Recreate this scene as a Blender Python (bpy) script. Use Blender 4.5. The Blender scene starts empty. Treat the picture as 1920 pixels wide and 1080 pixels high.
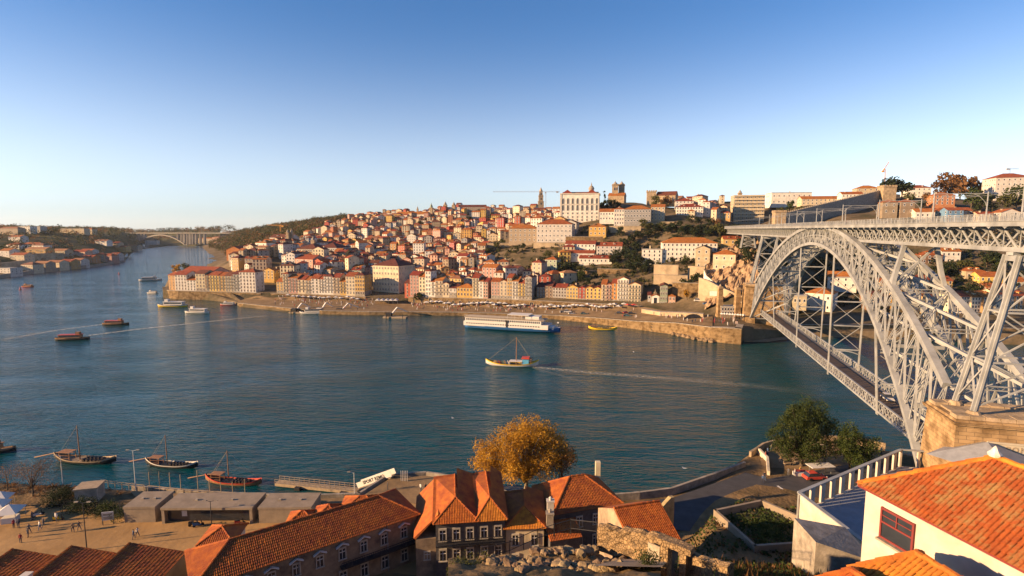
import bpy, bmesh, math, random
from math import radians, sin, cos, tan, pi, atan2, sqrt, hypot
from mathutils import Vector, Matrix, noise
random.seed(7)
R = random.Random(11)
scene = bpy.context.scene
COL = scene.collection
V = Vector

# ------------------------------------------------------------------ camera
CAM_H = 56.0
FPX = 1000.0                      # focal length in pixels of a 1920 px wide frame
PITCH = math.atan(110 / FPX)
CP, SP = cos(PITCH), sin(PITCH)
cam_d = bpy.data.cameras.new('camera'); cam_d.sensor_width = 36.0; cam_d.lens = 36.0 * FPX / 1920.0
cam_d.clip_start = 0.5; cam_d.clip_end = 30000
cam = bpy.data.objects.new('camera', cam_d); COL.objects.link(cam)
cam.location = (0, 0, CAM_H); cam.rotation_euler = (pi / 2 - PITCH, 0, 0)
scene.camera = cam

# ------------------------------------------------------------------ light
SUN_EL, SUN_AZ = radians(15.5), radians(-104.0)       # azimuth measured from +Y towards +X: the sun stands low on the left
w = bpy.data.worlds.new('World'); scene.world = w; w.use_nodes = True
wn = w.node_tree.nodes; wl = w.node_tree.links; wn.clear()
sky = wn.new('ShaderNodeTexSky'); sky.sky_type = 'NISHITA'; sky.sun_disc = False
sky.sun_elevation = SUN_EL; sky.sun_rotation = SUN_AZ
sky.altitude = 60; sky.air_density = 1.0; sky.dust_density = 0.05; sky.ozone_density = 6.5
bg = wn.new('ShaderNodeBackground'); bg.inputs['Strength'].default_value = 0.074
wo = wn.new('ShaderNodeOutputWorld')
# the air near the horizon is paler all the way round: saturation falls and brightness grows as the view sinks to the horizon
tcw = wn.new('ShaderNodeTexCoord'); sxw = wn.new('ShaderNodeSeparateXYZ'); wl.new(tcw.outputs['Generated'], sxw.inputs[0])
mrw = wn.new('ShaderNodeMapRange'); mrw.interpolation_type = 'SMOOTHSTEP'; mrw.inputs['From Min'].default_value = 0.0; mrw.inputs['From Max'].default_value = 0.38; mrw.inputs['To Min'].default_value = 0.40; mrw.inputs['To Max'].default_value = 1.0
mrv = wn.new('ShaderNodeMapRange'); mrv.interpolation_type = 'SMOOTHSTEP'; mrv.inputs['From Min'].default_value = 0.0; mrv.inputs['From Max'].default_value = 0.35; mrv.inputs['To Min'].default_value = 1.12; mrv.inputs['To Max'].default_value = 0.95
wl.new(sxw.outputs[2], mrw.inputs[0]); wl.new(sxw.outputs[2], mrv.inputs[0])
hsw = wn.new('ShaderNodeHueSaturation'); wl.new(sky.outputs[0], hsw.inputs['Color']); wl.new(mrw.outputs[0], hsw.inputs['Saturation']); wl.new(mrv.outputs[0], hsw.inputs['Value'])
wl.new(hsw.outputs[0], bg.inputs[0]); wl.new(bg.outputs[0], wo.inputs[0])
sd = bpy.data.lights.new('sun', 'SUN'); sd.energy = 5.0; sd.angle = radians(0.6); sd.color = (1.0, 0.64, 0.33)
sun = bpy.data.objects.new('sun', sd); COL.objects.link(sun)
to_sun = V((sin(SUN_AZ) * cos(SUN_EL), cos(SUN_AZ) * cos(SUN_EL), sin(SUN_EL)))
sun.rotation_euler = to_sun.to_track_quat('Z', 'Y').to_euler()
sun.location = to_sun * 300

vs = scene.view_settings
vs.view_transform = 'Standard'; vs.look = 'None'; vs.exposure = 1.38; vs.gamma = 1.0; vs.use_curve_mapping = False
try:
    scene.cycles.use_denoising = True; scene.cycles.max_bounces = 6; scene.cycles.diffuse_bounces = 2
    scene.cycles.glossy_bounces = 3; scene.cycles.transparent_max_bounces = 8; scene.cycles.volume_bounces = 0
    scene.cycles.caustics_reflective = False; scene.cycles.caustics_refractive = False
except Exception: pass

# ------------------------------------------------------------------ survey helpers (photograph pixel -> place in the world)
def ray(px, py):
    dx, dy = px - 960.0, 540.0 - py
    y = FPX * CP + dy * SP; z = -FPX * SP + dy * CP
    return dx / y, z / y
def P(px, py, D):
    a, b = ray(px, py); return V((a * D, D, CAM_H + b * D))
def G(px, py, z=0.0):
    a, b = ray(px, py); D = (z - CAM_H) / b
    return V((a * D, D, z))
def PIX(p):
    x, y, z = p[0], p[1], p[2] - CAM_H
    d = y * CP - z * SP; u = y * SP + z * CP
    if d < 0.1: return (-9999, -9999)
    return (960 + FPX * x / d, 540 - FPX * u / d)

# ------------------------------------------------------------------ materials
MATS = {}
def nt(name):
    m = bpy.data.materials.new(name); m.use_nodes = True
    n = m.node_tree.nodes; l = m.node_tree.links
    b = n['Principled BSDF']; return m, n, l, b
def rgb(c): return (c[0], c[1], c[2], 1)
def mat(name, c, rough=0.8, var=0.25, scale=0.6, c2=None, bump=0.0, bscale=6.0, metal=0.0, rnd=0.0, spec=0.3, coord='Object', detail=6):
    """base colour broken up by two noises; rnd = per-object brightness spread"""
    if name in MATS: return MATS[name]
    m, n, l, b = nt(name)
    b.inputs['Roughness'].default_value = rough; b.inputs['Metallic'].default_value = metal
    b.inputs['Specular IOR Level'].default_value = spec
    tc = n.new('ShaderNodeTexCoord')
    nz = n.new('ShaderNodeTexNoise'); nz.inputs['Scale'].default_value = scale; nz.inputs['Detail'].default_value = detail
    nz.inputs['Roughness'].default_value = 0.65
    l.new(tc.outputs[coord], nz.inputs['Vector'])
    cr = n.new('ShaderNodeValToRGB')
    k = c2 if c2 else tuple(x * (1 - var) for x in c)
    hi = tuple(min(1, x * (1 + var * 0.5)) for x in c)
    cr.color_ramp.elements[0].position = 0.32; cr.color_ramp.elements[0].color = rgb(k)
    cr.color_ramp.elements[1].position = 0.68; cr.color_ramp.elements[1].color = rgb(hi)
    l.new(nz.outputs['Fac'], cr.inputs['Fac'])
    out = cr.outputs['Color']
    if rnd:
        oi = n.new('ShaderNodeObjectInfo'); hs = n.new('ShaderNodeHueSaturation')
        mr = n.new('ShaderNodeMapRange'); mr.inputs['To Min'].default_value = 1 - rnd; mr.inputs['To Max'].default_value = 1 + rnd
        l.new(oi.outputs['Random'], mr.inputs['Value']); l.new(mr.outputs[0], hs.inputs['Value'])
        mr2 = n.new('ShaderNodeMapRange'); mr2.inputs['To Min'].default_value = 0.5 - rnd * 0.06; mr2.inputs['To Max'].default_value = 0.5 + rnd * 0.06
        l.new(oi.outputs['Random'], mr2.inputs['Value']); l.new(mr2.outputs[0], hs.inputs['Hue'])
        l.new(out, hs.inputs['Color']); out = hs.outputs['Color']
    l.new(out, b.inputs['Base Color'])
    if bump:
        bn = n.new('ShaderNodeTexNoise'); bn.inputs['Scale'].default_value = bscale; bn.inputs['Detail'].default_value = 5
        l.new(tc.outputs[coord], bn.inputs['Vector'])
        bp = n.new('ShaderNodeBump'); bp.inputs['Strength'].default_value = bump; bp.inputs['Distance'].default_value = 0.1
        l.new(bn.outputs['Fac'], bp.inputs['Height']); l.new(bp.outputs[0], b.inputs['Normal'])
    MATS[name] = m
    return m

# ------------------------------------------------------------------ mesh collector
class MB:
    def __init__(s): s.v = []; s.f = []; s.m = []
    def add(s, vs, fs, mi=0):
        k = len(s.v); s.v.extend([tuple(p) for p in vs])
        for f in fs: s.f.append(tuple(k + i for i in f)); s.m.append(mi)
        return s
    def hexa(s, b, t, mi=0, cap=True):      # b, t: bottom and top loops (ccw seen from above)
        n = len(b); fs = [(i, (i + 1) % n, n + (i + 1) % n, n + i) for i in range(n)]
        if cap: fs += [tuple(range(n - 1, -1, -1)), tuple(range(n, 2 * n))]
        return s.add(list(b) + list(t), fs, mi)
    def box(s, c, sz, yaw=0.0, mi=0, pit=0.0):
        hx, hy, hz = sz[0] / 2, sz[1] / 2, sz[2] / 2; ca, sa = cos(yaw), sin(yaw)
        def q(x, y, z): return (c[0] + x * ca - y * sa, c[1] + x * sa + y * ca, c[2] + z)
        return s.hexa([q(-hx, -hy, -hz), q(hx, -hy, -hz), q(hx, hy, -hz), q(-hx, hy, -hz)], [q(-hx, -hy, hz), q(hx, -hy, hz), q(hx, hy, hz), q(-hx, hy, hz)], mi)
    def bar(s, p, q, w, h=None, up=None, mi=0):
        p, q = V(p), V(q); h = h or w; d = (q - p)
        if d.length < 1e-6: return s
        d.normalize(); u = V(up) if up else V((0, 0, 1))
        if abs(d.dot(u)) > 0.99: u = V((0, 1, 0)) if not up else V((1, 0, 0))
        x = d.cross(u).normalized(); y = x.cross(d).normalized()
        def lp(c): return [c - x * w / 2 - y * h / 2, c + x * w / 2 - y * h / 2, c + x * w / 2 + y * h / 2, c - x * w / 2 + y * h / 2]
        a, b = lp(p), lp(q)
        return s.add(a + b, [(0, 1, 5, 4), (1, 2, 6, 5), (2, 3, 7, 6), (3, 0, 4, 7), (3, 2, 1, 0), (4, 5, 6, 7)], mi)
    def tube(s, pts, rs, n=6, mi=0, cap=True):
        pts = [V(p) for p in pts]; rings = []
        if not hasattr(rs, '__len__'): rs = [rs] * len(pts)
        for i, p in enumerate(pts):
            d = (pts[min(i + 1, len(pts) - 1)] - pts[max(i - 1, 0)]).normalized()
            u = V((0, 0, 1)) if abs(d.z) < 0.9 else V((1, 0, 0))
            x = d.cross(u).normalized(); y = x.cross(d)
            rings += [p + (x * cos(2 * pi * k / n) + y * sin(2 * pi * k / n)) * rs[i] for k in range(n)]
        fs = []
        for i in range(len(pts) - 1):
            for k in range(n):
                fs.append((i * n + k, i * n + (k + 1) % n, (i + 1) * n + (k + 1) % n, (i + 1) * n + k))
        if cap: fs += [tuple(range(n - 1, -1, -1)), tuple(range((len(pts) - 1) * n, len(pts) * n))]
        return s.add(rings, fs, mi)
    def lathe(s, c, prof, n=12, mi=0):      # prof: (radius, z)
        return s.tube([(c[0], c[1], c[2] + z) for r, z in prof], [max(r, 0.001) for r, z in prof], n, mi)
    def quad(s, a, b, c, d, mi=0): return s.add([a, b, c, d], [(0, 1, 2, 3)], mi)
    def mesh(s, name, mats, o=(0, 0, 0), smooth=False):
        me = bpy.data.meshes.new(name)
        o = V(o); me.from_pydata([(p[0] - o[0], p[1] - o[1], p[2] - o[2]) for p in s.v], [], s.f)
        if not isinstance(mats, (list, tuple)): mats = [mats]
        for m in mats: me.materials.append(m)
        if len(mats) > 1: me.polygons.foreach_set('material_index', s.m)
        if smooth: me.polygons.foreach_set('use_smooth', [True] * len(me.polygons))
        me.update(); return me
    def obj(s, name, mats, parent=None, o=None, smooth=False, **kw):
        """link as one object; o is the world origin of the parent (parts) or the object's own base (top level)"""
        if parent is not None and o is None: o = parent.get('_o', (0, 0, 0))
        ob = bpy.data.objects.new(name, s.mesh(name, mats, o or (0, 0, 0), smooth)); COL.objects.link(ob)
        if parent is not None: ob.parent = parent
        elif o is not None: ob.location = o; ob['_o'] = tuple(o)
        tag(ob, **kw); return ob
ORG = {}
def tag(o, label=None, cat=None, group=None, kind=None):
    if label: o['label'] = label
    if cat: o['category'] = cat
    if group: o['group'] = group
    if kind: o['kind'] = kind
    return o
def thing(name, loc, label, cat, group=None, rz=0.0):
    o = bpy.data.objects.new(name, None); COL.objects.link(o); o.location = loc; o.rotation_euler = (0, 0, rz); o.empty_display_size = 0.1
    if rz == 0.0: o['_o'] = tuple(loc)
    return tag(o, label, cat, group)
def link(name, me, parent=None, loc=(0, 0, 0), rz=0.0, sc=(1, 1, 1), **kw):
    o = bpy.data.objects.new(name, me); COL.objects.link(o); o.location = loc; o.rotation_euler = (0, 0, rz); o.scale = sc
    if parent is not None: o.parent = parent
    return tag(o, **kw)
def copy_tree(o, parent=None):
    c = o.copy(); COL.objects.link(c)
    if parent is not None: c.parent = parent
    for ch in o.children: copy_tree(ch, c)
    return c
def text(name, s, size, mt, parent, origin, x_dir, up=(0, 0, 1), ext=0.01, align='LEFT', sp=1.0):
    cu = bpy.data.curves.new(name, 'FONT'); cu.body = s; cu.size = size; cu.extrude = ext; cu.align_x = align; cu.align_y = 'CENTER'
    cu.materials.append(mt); cu.resolution_u = 2; cu.space_character = sp; cu.offset = size * 0.025
    o = bpy.data.objects.new(name, cu); COL.objects.link(o); o.parent = parent
    x = V(x_dir).normalized(); y = V(up); y = (y - x * y.dot(x)).normalized(); z = x.cross(y)
    po = V(parent.get('_o', (0, 0, 0)))
    M = Matrix((x, y, z)).transposed().to_4x4(); M.translation = V(origin) - po
    dg = bpy.context.evaluated_depsgraph_get(); dg.update(); me = bpy.data.meshes.new_from_object(o.evaluated_get(dg)); bpy.data.objects.remove(o)
    o = bpy.data.objects.new(name, me); COL.objects.link(o); o.parent = parent; o.matrix_local = M; return o
# ================================================================== TERRAIN
# far bank: for a set of bearings (pixel column) a profile of (distance, height)
FAR = {
 306: [(433,-3),(434,3),(437,6.4),(452,6.6),(458,-3),(900,-3),(3200,-3)],
 318: [(431,-3),(432,3),(434,6.8),(478,7),(486,-3),(900,-3),(3200,-3)],
 380: [(423,-3),(424,2.0),(427,6.8),(500,8),(560,6),(590,-3),(900,-3),(3200,-3)],
 432: [(405,-3),(407,2.0),(419,2.6),(421,6.8),(520,9),(700,11),(860,9),(900,4),(1200,4),(1800,26),(3200,44)],
 452: [(382,-3),(384,2.2),(414,2.6),(418,6.8),(560,10),(760,14),(1000,18),(1300,26),(1700,42),(2400,50),(3200,50)],
 520: [(364,-3),(366,2.2),(405,2.6),(411,6.6),(500,9),(640,17),(800,28),(1050,40),(1350,54),(1700,60),(3200,60)],
 600: [(349,-3),(351,2.2),(400,2.6),(404,6.6),(480,10),(600,20),(760,36),(950,54),(1250,68),(1450,74),(3200,66)],
 690: [(345,-3),(347,2.0),(388,2.5),(396,6.0),(470,11),(570,22),(700,38),(850,60),(1050,84),(1300,86),(3200,70)],
 780: [(345,-3),(347,2.0),(382,2.5),(390,7.2),(450,12),(550,22),(680,38),(800,58),(930,84),(1150,86),(3200,70)],
 860: [(343,-3),(345,2.0),(370,2.5),(379,8.0),(440,13),(520,24),(640,40),(760,62),(900,90),(1150,86),(3200,70)],
 960: [(337,-3),(339,2.0),(358,2.7),(367,8.6),(420,15),(470,27),(540,44),(640,58),(760,74),(900,82),(1200,82),(3200,70)],
 1050:[(328,-3),(330,2.4),(348,3.6),(357,8.6),(400,17),(440,29),(475,42),(510,51),(545,64),(700,72),(900,80),(3200,70)],
 1125:[(312,-3),(314,3.4),(338,4.6),(349,8.2),(385,19),(420,30),(455,44),(500,62),(540,74),(700,76),(3200,66)],
 1200:[(295,-3),(297,4.4),(326,5.6),(338,7.6),(375,20),(410,30),(445,44),(490,64),(540,80),(700,80),(3200,66)],
 1270:[(280,-3),(282,6.2),(318,7.2),(330,9),(358,22),(384,31),(420,42),(470,62),(520,78),(700,80),(3200,66)],
 1330:[(264,-3),(266,7),(300,8),(312,12),(340,22),(372,32),(405,44),(450,60),(520,74),(640,80),(3200,70)],
 1375:[(262,-3),(264,7),(293,8),(304,16),(325,26),(350,34),(380,44),(420,52),(448,56.4),(470,57.4),(560,66),(640,76),(3200,70)],
 1420:[(264,-3),(266,6),(296,8),(306,20),(325,34),(350,44),(385,50),(420,54),(470,58),(560,68),(640,80),(3200,80)],
 1500:[(276,-3),(278,2.5),(298,5),(318,8),(345,16),(385,34),(420,48),(460,59),(540,80),(3200,84)],
 1600:[(272,-3),(274,3),(290,6),(310,8.5),(345,16),(390,34),(430,50),(462,60),(520,84),(560,90),(3200,90)],
 1720:[(266,-3),(268,5),(284,7),(304,8.5),(340,18),(385,36),(425,58),(455,68),(520,86),(3200,90)],
 1860:[(258,-3),(260,5),(276,7),(296,8.5),(330,20),(375,38),(405,60),(440,68),(520,86),(3200,92)],
 2100:[(246,-3),(248,5),(264,7),(284,8.5),(318,20),(362,38),(395,58),(430,68),(520,88),(3200,92)],
}
FCOL = sorted(FAR)
def prof(lst, D):
    if D <= lst[0][0]: return lst[0][1]
    for (d0, z0), (d1, z1) in zip(lst, lst[1:]):
        if D <= d1: return z0 + (z1 - z0) * (D - d0) / (d1 - d0)
    return lst[-1][1]
def far_z(X, Y):
    px = 960 + X / Y * 992
    if px <= FCOL[0]: return prof(FAR[FCOL[0]], Y)
    if px >= FCOL[-1]: return prof(FAR[FCOL[-1]], Y)
    for a, b in zip(FCOL, FCOL[1:]):
        if px <= b:
            t = (px - a) / (b - a)
            # blend along matched profile stations near the bank so quay edges stay clean
            return prof(FAR[a], Y) * (1 - t) + prof(FAR[b], Y) * t
def bank_D(px):
    if px <= FCOL[0]: return FAR[FCOL[0]][1][0]
    for a, b in zip(FCOL, FCOL[1:]):
        if px <= b:
            t = (px - a) / (b - a); return FAR[a][1][0] * (1 - t) + FAR[b][1][0] * t
    return FAR[FCOL[-1]][1][0]
def interp_prof(px, s):
    """profile by station parameter s (0..n): matched stations of neighbouring columns"""
    pass

def grid_mesh(name, rows, m, kind='structure', smooth=True, **kw):
    mb = MB(); n = len(rows[0])
    vs = [p for r in rows for p in r]
    fs = [(i * n + j, i * n + j + 1, (i + 1) * n + j + 1, (i + 1) * n + j) for i in range(len(rows) - 1) for j in range(n - 1)]
    mb.add(vs, fs); return mb.obj(name, m, smooth=smooth, kind=kind, **kw)

def ground_mat(name, stops, scale, bump=0.4):
    m, n, l, b = nt(name); b.inputs['Roughness'].default_value = 0.95; b.inputs['Specular IOR Level'].default_value = 0.1
    tc = n.new('ShaderNodeTexCoord'); a = n.new('ShaderNodeTexNoise'); a.inputs['Scale'].default_value = scale; a.inputs['Detail'].default_value = 9; a.inputs['Roughness'].default_value = 0.7
    l.new(tc.outputs['Object'], a.inputs['Vector']); cr = n.new('ShaderNodeValToRGB')
    e = cr.color_ramp.elements
    while len(e) < len(stops): e.new(0.5)
    for k, (p, c) in enumerate(stops): e[k].position = p; e[k].color = rgb(c)
    l.new(a.outputs['Fac'], cr.inputs['Fac']); l.new(cr.outputs[0], b.inputs['Base Color'])
    bn = n.new('ShaderNodeTexNoise'); bn.inputs['Scale'].default_value = scale * 7; bn.inputs['Detail'].default_value = 6; l.new(tc.outputs['Object'], bn.inputs['Vector'])
    bp = n.new('ShaderNodeBump'); bp.inputs['Strength'].default_value = bump; bp.inputs['Distance'].default_value = 0.5; l.new(bn.outputs[0], bp.inputs['Height']); l.new(bp.outputs[0], b.inputs['Normal'])
    return m
M_hill = ground_mat('hillside_earth', [(0.3, (0.035, 0.04, 0.018)), (0.45, (0.09, 0.07, 0.04)), (0.6, (0.16, 0.12, 0.075)), (0.75, (0.05, 0.055, 0.022))], 0.06)
M_wood = ground_mat('wooded_slope', [(0.3, (0.03, 0.045, 0.015)), (0.5, (0.07, 0.07, 0.025)), (0.62, (0.13, 0.09, 0.035)), (0.8, (0.06, 0.07, 0.03))], 0.03)
M_gaia = ground_mat('near_earth', [(0.3, (0.06, 0.05, 0.025)), (0.5, (0.15, 0.10, 0.05)), (0.7, (0.25, 0.165, 0.08))], 0.25)
M_pave = ground_mat('granite_paving', [(0.3, (0.26, 0.16, 0.068)), (0.5, (0.33, 0.205, 0.09)), (0.7, (0.39, 0.245, 0.108))], 0.12, 0.15)
M_quay = ground_mat('quay_paving', [(0.3, (0.14, 0.095, 0.05)), (0.5, (0.22, 0.15, 0.08)), (0.7, (0.29, 0.20, 0.11))], 0.15, 0.2)
M_asph = mat('asphalt', (0.055, 0.055, 0.06), 0.9, 0.3, 0.5)
M_stone = mat('warm_granite', (0.36, 0.27, 0.17), 0.9, 0.5, 0.5, bump=0.6, bscale=2.0, detail=9)
M_stone2 = mat('grey_granite', (0.30, 0.26, 0.21), 0.9, 0.45, 0.8, bump=0.5, bscale=3.0, detail=9)

# profile stations are matched by index along each column after resampling to a common list
def resample(col, n=100):
    L = FAR[col]; Ds = [d for d, z in L]
    d0, d1 = L[1][0], 3200
    out = [(L[0][0] - 0.5, -3.0)]
    for i in range(n):
        t = i / (n - 1); D = d0 + (d1 - d0) * (t ** 2.6)
        out.append((D, prof(L, D)))
    return out
def build_far():
    cols = []; px = 384
    RS = {c: resample(c) for c in FCOL}
    rows = []
    steps = []
    x = FCOL[0]
    while x <= FCOL[-1]: steps.append(x); x += 6 if x < 1460 else 10
    for x in steps:
        for a, b in zip(FCOL, FCOL[1:]):
            if a <= x <= b: break
        t = (x - a) / (b - a); ra, rb = RS[a], RS[b]; r = []
        for (da, za), (db, zb) in zip(ra, rb):
            D = da * (1 - t) + db * t; z = far_z2(x, D)
            X = ((x - 960) / 992.0) * D; z += corr(X, D)
            if D > 420: z += noise.noise(V((x * 0.02, D * 0.015, 3))) * min(2, (D - 420) * 0.01)
            r.append((((x - 960) / 992.0) * D, D, z))
        r[0] = (r[0][0], r[0][1], -3.0)
        rows.append(r)
    return grid_mesh('hillside_terrain', rows, M_hill)
def far_z2(px, D):
    px = min(max(px, FCOL[0]), FCOL[-1])
    for a, b in zip(FCOL, FCOL[1:]):
        if a <= px <= b: break
    t = (px - a) / (b - a)
    # shift profiles so their banks coincide before blending
    A, Bc = FAR[a], FAR[b]; bd = A[1][0] * (1 - t) + Bc[1][0] * t
    k = max(0.0, 1 - (D - bd) / 400.0)
    return prof(A, D + (A[1][0] - bd) * k) * (1 - t) + prof(Bc, D + (Bc[1][0] - bd) * k) * t
CTRL = []      # building bases that the hillside has to meet: (x, y, residual)
CGRID = {}
def add_ctrl(p, dz=-0.4):
    if p[1] < 395: return
    k = (int(p[0] // 60), int(p[1] // 60)); CGRID.setdefault(k, []).append((p[0], p[1], p[2] + dz - far_z2(960 + p[0] / p[1] * 992.0, p[1])))
def corr(X, Y):
    a, b = int(X // 60), int(Y // 60); s = 0.0; ws = 0.35
    for i in (a - 1, a, a + 1):
        for j in (b - 1, b, b + 1):
            for (x, y, r) in CGRID.get((i, j), ()):
                d2 = (x - X) ** 2 + (y - Y) ** 2
                if d2 < 3600: q = math.exp(-d2 / 500.0); s += q * r; ws += q
    return s / ws
def FZ(X, Y): return far_z2(960 + X / Y * 992.0, Y) + corr(X, Y)

# ------------------------------------------------------------------ river
def water_mat():
    m, n, l, b = nt('river_water')
    b.inputs['Base Color'].default_value = (0.0, 0.044, 0.054, 1); b.inputs['Roughness'].default_value = 0.07; b.inputs['IOR'].default_value = 1.33
    b.inputs['Specular IOR Level'].default_value = 0.5
    tc = n.new('ShaderNodeTexCoord')
    def nz(scale, sx, sy, rot, det=3):
        mp = n.new('ShaderNodeMapping'); mp.inputs['Scale'].default_value = (sx, sy, 1); mp.inputs['Rotation'].default_value = (0, 0, radians(rot))
        l.new(tc.outputs['Object'], mp.inputs['Vector']); t = n.new('ShaderNodeTexNoise'); t.inputs['Scale'].default_value = scale; t.inputs['Detail'].default_value = det
        t.inputs['Roughness'].default_value = 0.6
        l.new(mp.outputs[0], t.inputs['Vector']); return t.outputs['Fac']
    a = nz(0.10, 1.0, 3.4, 20, 3); c = nz(0.34, 1.0, 3.0, 14, 4); d = nz(0.02, 1, 2, -10, 3); e = nz(1.6, 1, 1.6, 40, 2)
    def mth(op, x, y):
        k = n.new('ShaderNodeMath'); k.operation = op
        for i, q in enumerate((x, y)):
            if isinstance(q, (int, float)): k.inputs[i].default_value = q
            else: l.new(q, k.inputs[i])
        return k.outputs[0]
    s = mth('ADD', mth('MULTIPLY', a, 1.7), mth('MULTIPLY', c, 0.9)); s = mth('ADD', s, mth('MULTIPLY', e, 0.12))
    patch = n.new('ShaderNodeMapRange'); patch.inputs['From Min'].default_value = 0.35; patch.inputs['From Max'].default_value = 0.65; patch.inputs['To Min'].default_value = 0.45; patch.inputs['To Max'].default_value = 1.0
    l.new(d, patch.inputs['Value'])
    s = mth('MULTIPLY', s, patch.outputs[0])
    bp = n.new('ShaderNodeBump'); bp.inputs['Strength'].default_value = 1.0; bp.inputs['Distance'].default_value = 0.62
    l.new(s, bp.inputs['Height']); l.new(bp.outputs[0], b.inputs['Normal'])
    return m
M_water = water_mat()
mb = MB(); mb.quad((-4000, 20, 0), (1500, 20, 0), (1500, 5200, 0), (-4000, 5200, 0)); mb.obj('river', M_water, kind='structure')

# ------------------------------------------------------------------ near bank (camera side) terrain, by distance D and lateral X
NEAR = {  # pixel column : (D, z)
 -500: [(8,47),(20,40),(35,26),(50,12),(58,5.5),(75,5),(108,4.6),(112,3.6),(113,-3)],
 0:    [(8,47),(20,40),(35,26),(50,12),(58,5.5),(75,5),(102,4.6),(106,3.6),(107,-3)],
 250:  [(8,47),(20,40),(35,26),(50,12),(57,5.5),(75,5),(99,4.8),(101,4.4),(102,-3)],
 400:  [(8,47),(20,40),(34,26),(48,13),(56,5.5),(75,5),(97,4.8),(98.5,4.4),(99.5,-3)],
 560:  [(8,47),(20,40),(33,27),(46,14),(54,6),(75,5),(96,4.8),(97,4.4),(98,-3)],
 690:  [(8,47),(20,40),(33,27),(46,16),(54,7),(75,5),(97,4.8),(98,4.4),(99,-3)],
 735:  [(8,47),(20,40),(33,27),(46,16),(54,8),(75,5),(104,4.8),(106,4.4),(107,-3)],
 800:  [(8,47),(20,38),(33,26),(44,18),(54,10),(62,6),(75,5),(104,4.8),(106,4),(107,-3)],
 950:  [(8,47),(20,38),(32,29),(45,20),(54,12),(62,6),(68,5.5),(96,5),(98,4.5),(99,-3)],
 1120: [(8,47),(20,38),(32,29),(45,20),(52,14),(60,8),(70,6),(94,6),(97,4.5),(98,-3)],
 1260: [(8,47),(20,39),(32,30),(44,23),(52,17),(62,9),(72,6.5),(94,6.2),(97,5.6),(99,-3)],
 1340: [(8,47),(20,41),(32,32),(44,25),(54,18),(66,13.4),(77,12.6),(84,7),(100,6.3),(103,5.8),(105,-3)],
 1420: [(8,47),(20,41),(30,34),(44,25),(54,18),(64,13.2),(80,12.4),(87,7),(112,6.2),(118,6),(119,-3)],
 1520: [(8,46),(20,41),(30,34),(44,24),(54,17.5),(64,13.2),(70,12.4),(78,7),(112,6.2),(124,6),(126,-3)],
 1660: [(8,46),(20,40),(30,33),(44,24),(54,17),(66,12),(76,7),(110,6.2),(116,6),(118,-3)],
 1800: [(8,46),(20,40),(30,33),(44,24),(54,17),(66,12),(76,7),(102,6.2),(108,6),(110,-3)],
 2400: [(8,46),(20,40),(30,33),(44,24),(54,17),(66,12),(76,7),(90,6.2),(92,6),(94,-3)],
}
NCOL = sorted(NEAR)
def near_z(px, D):
    px = min(max(px, NCOL[0]), NCOL[-1])
    for a, b in zip(NCOL, NCOL[1:]):
        if a <= px <= b: break
    t = (px - a) / (b - a); A, Bc = NEAR[a], NEAR[b]; bd = A[-2][0] * (1 - t) + Bc[-2][0] * t
    k = min(1, max(0.0, (D - 60) / 25.0))
    return prof(A, D + (A[-2][0] - bd) * k) * (1 - t) + prof(Bc, D + (Bc[-2][0] - bd) * k) * t
def NZ(X, Y): return near_z(960 + X / Y * 950.0, Y)
def build_near():
    rows = []; x = NCOL[0]
    while x <= NCOL[-1]:
        for a, b in zip(NCOL, NCOL[1:]):
            if a <= x <= b: break
        t = (x - a) / (b - a); bd = NEAR[a][-2][0] * (1 - t) + NEAR[b][-2][0] * t
        Ds = [8 + (bd - 8) * i / 55 for i in range(56)] + [bd + 0.6, bd + 1.4]
        r = []
        for i, D in enumerate(Ds):
            z = near_z(x, min(D, bd - 0.01)) if i < 56 else (2.0 if i == 56 else -3.0)
            if D < 60: z += noise.noise(V((x * 0.02, D * 0.2, 1))) * 0.5
            r.append(((x - 960) / 950.0 * D, D, z))
        rows.append(r); x += 20
    return grid_mesh('riverside_ground', rows, M_gaia)
build_near()
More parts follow.
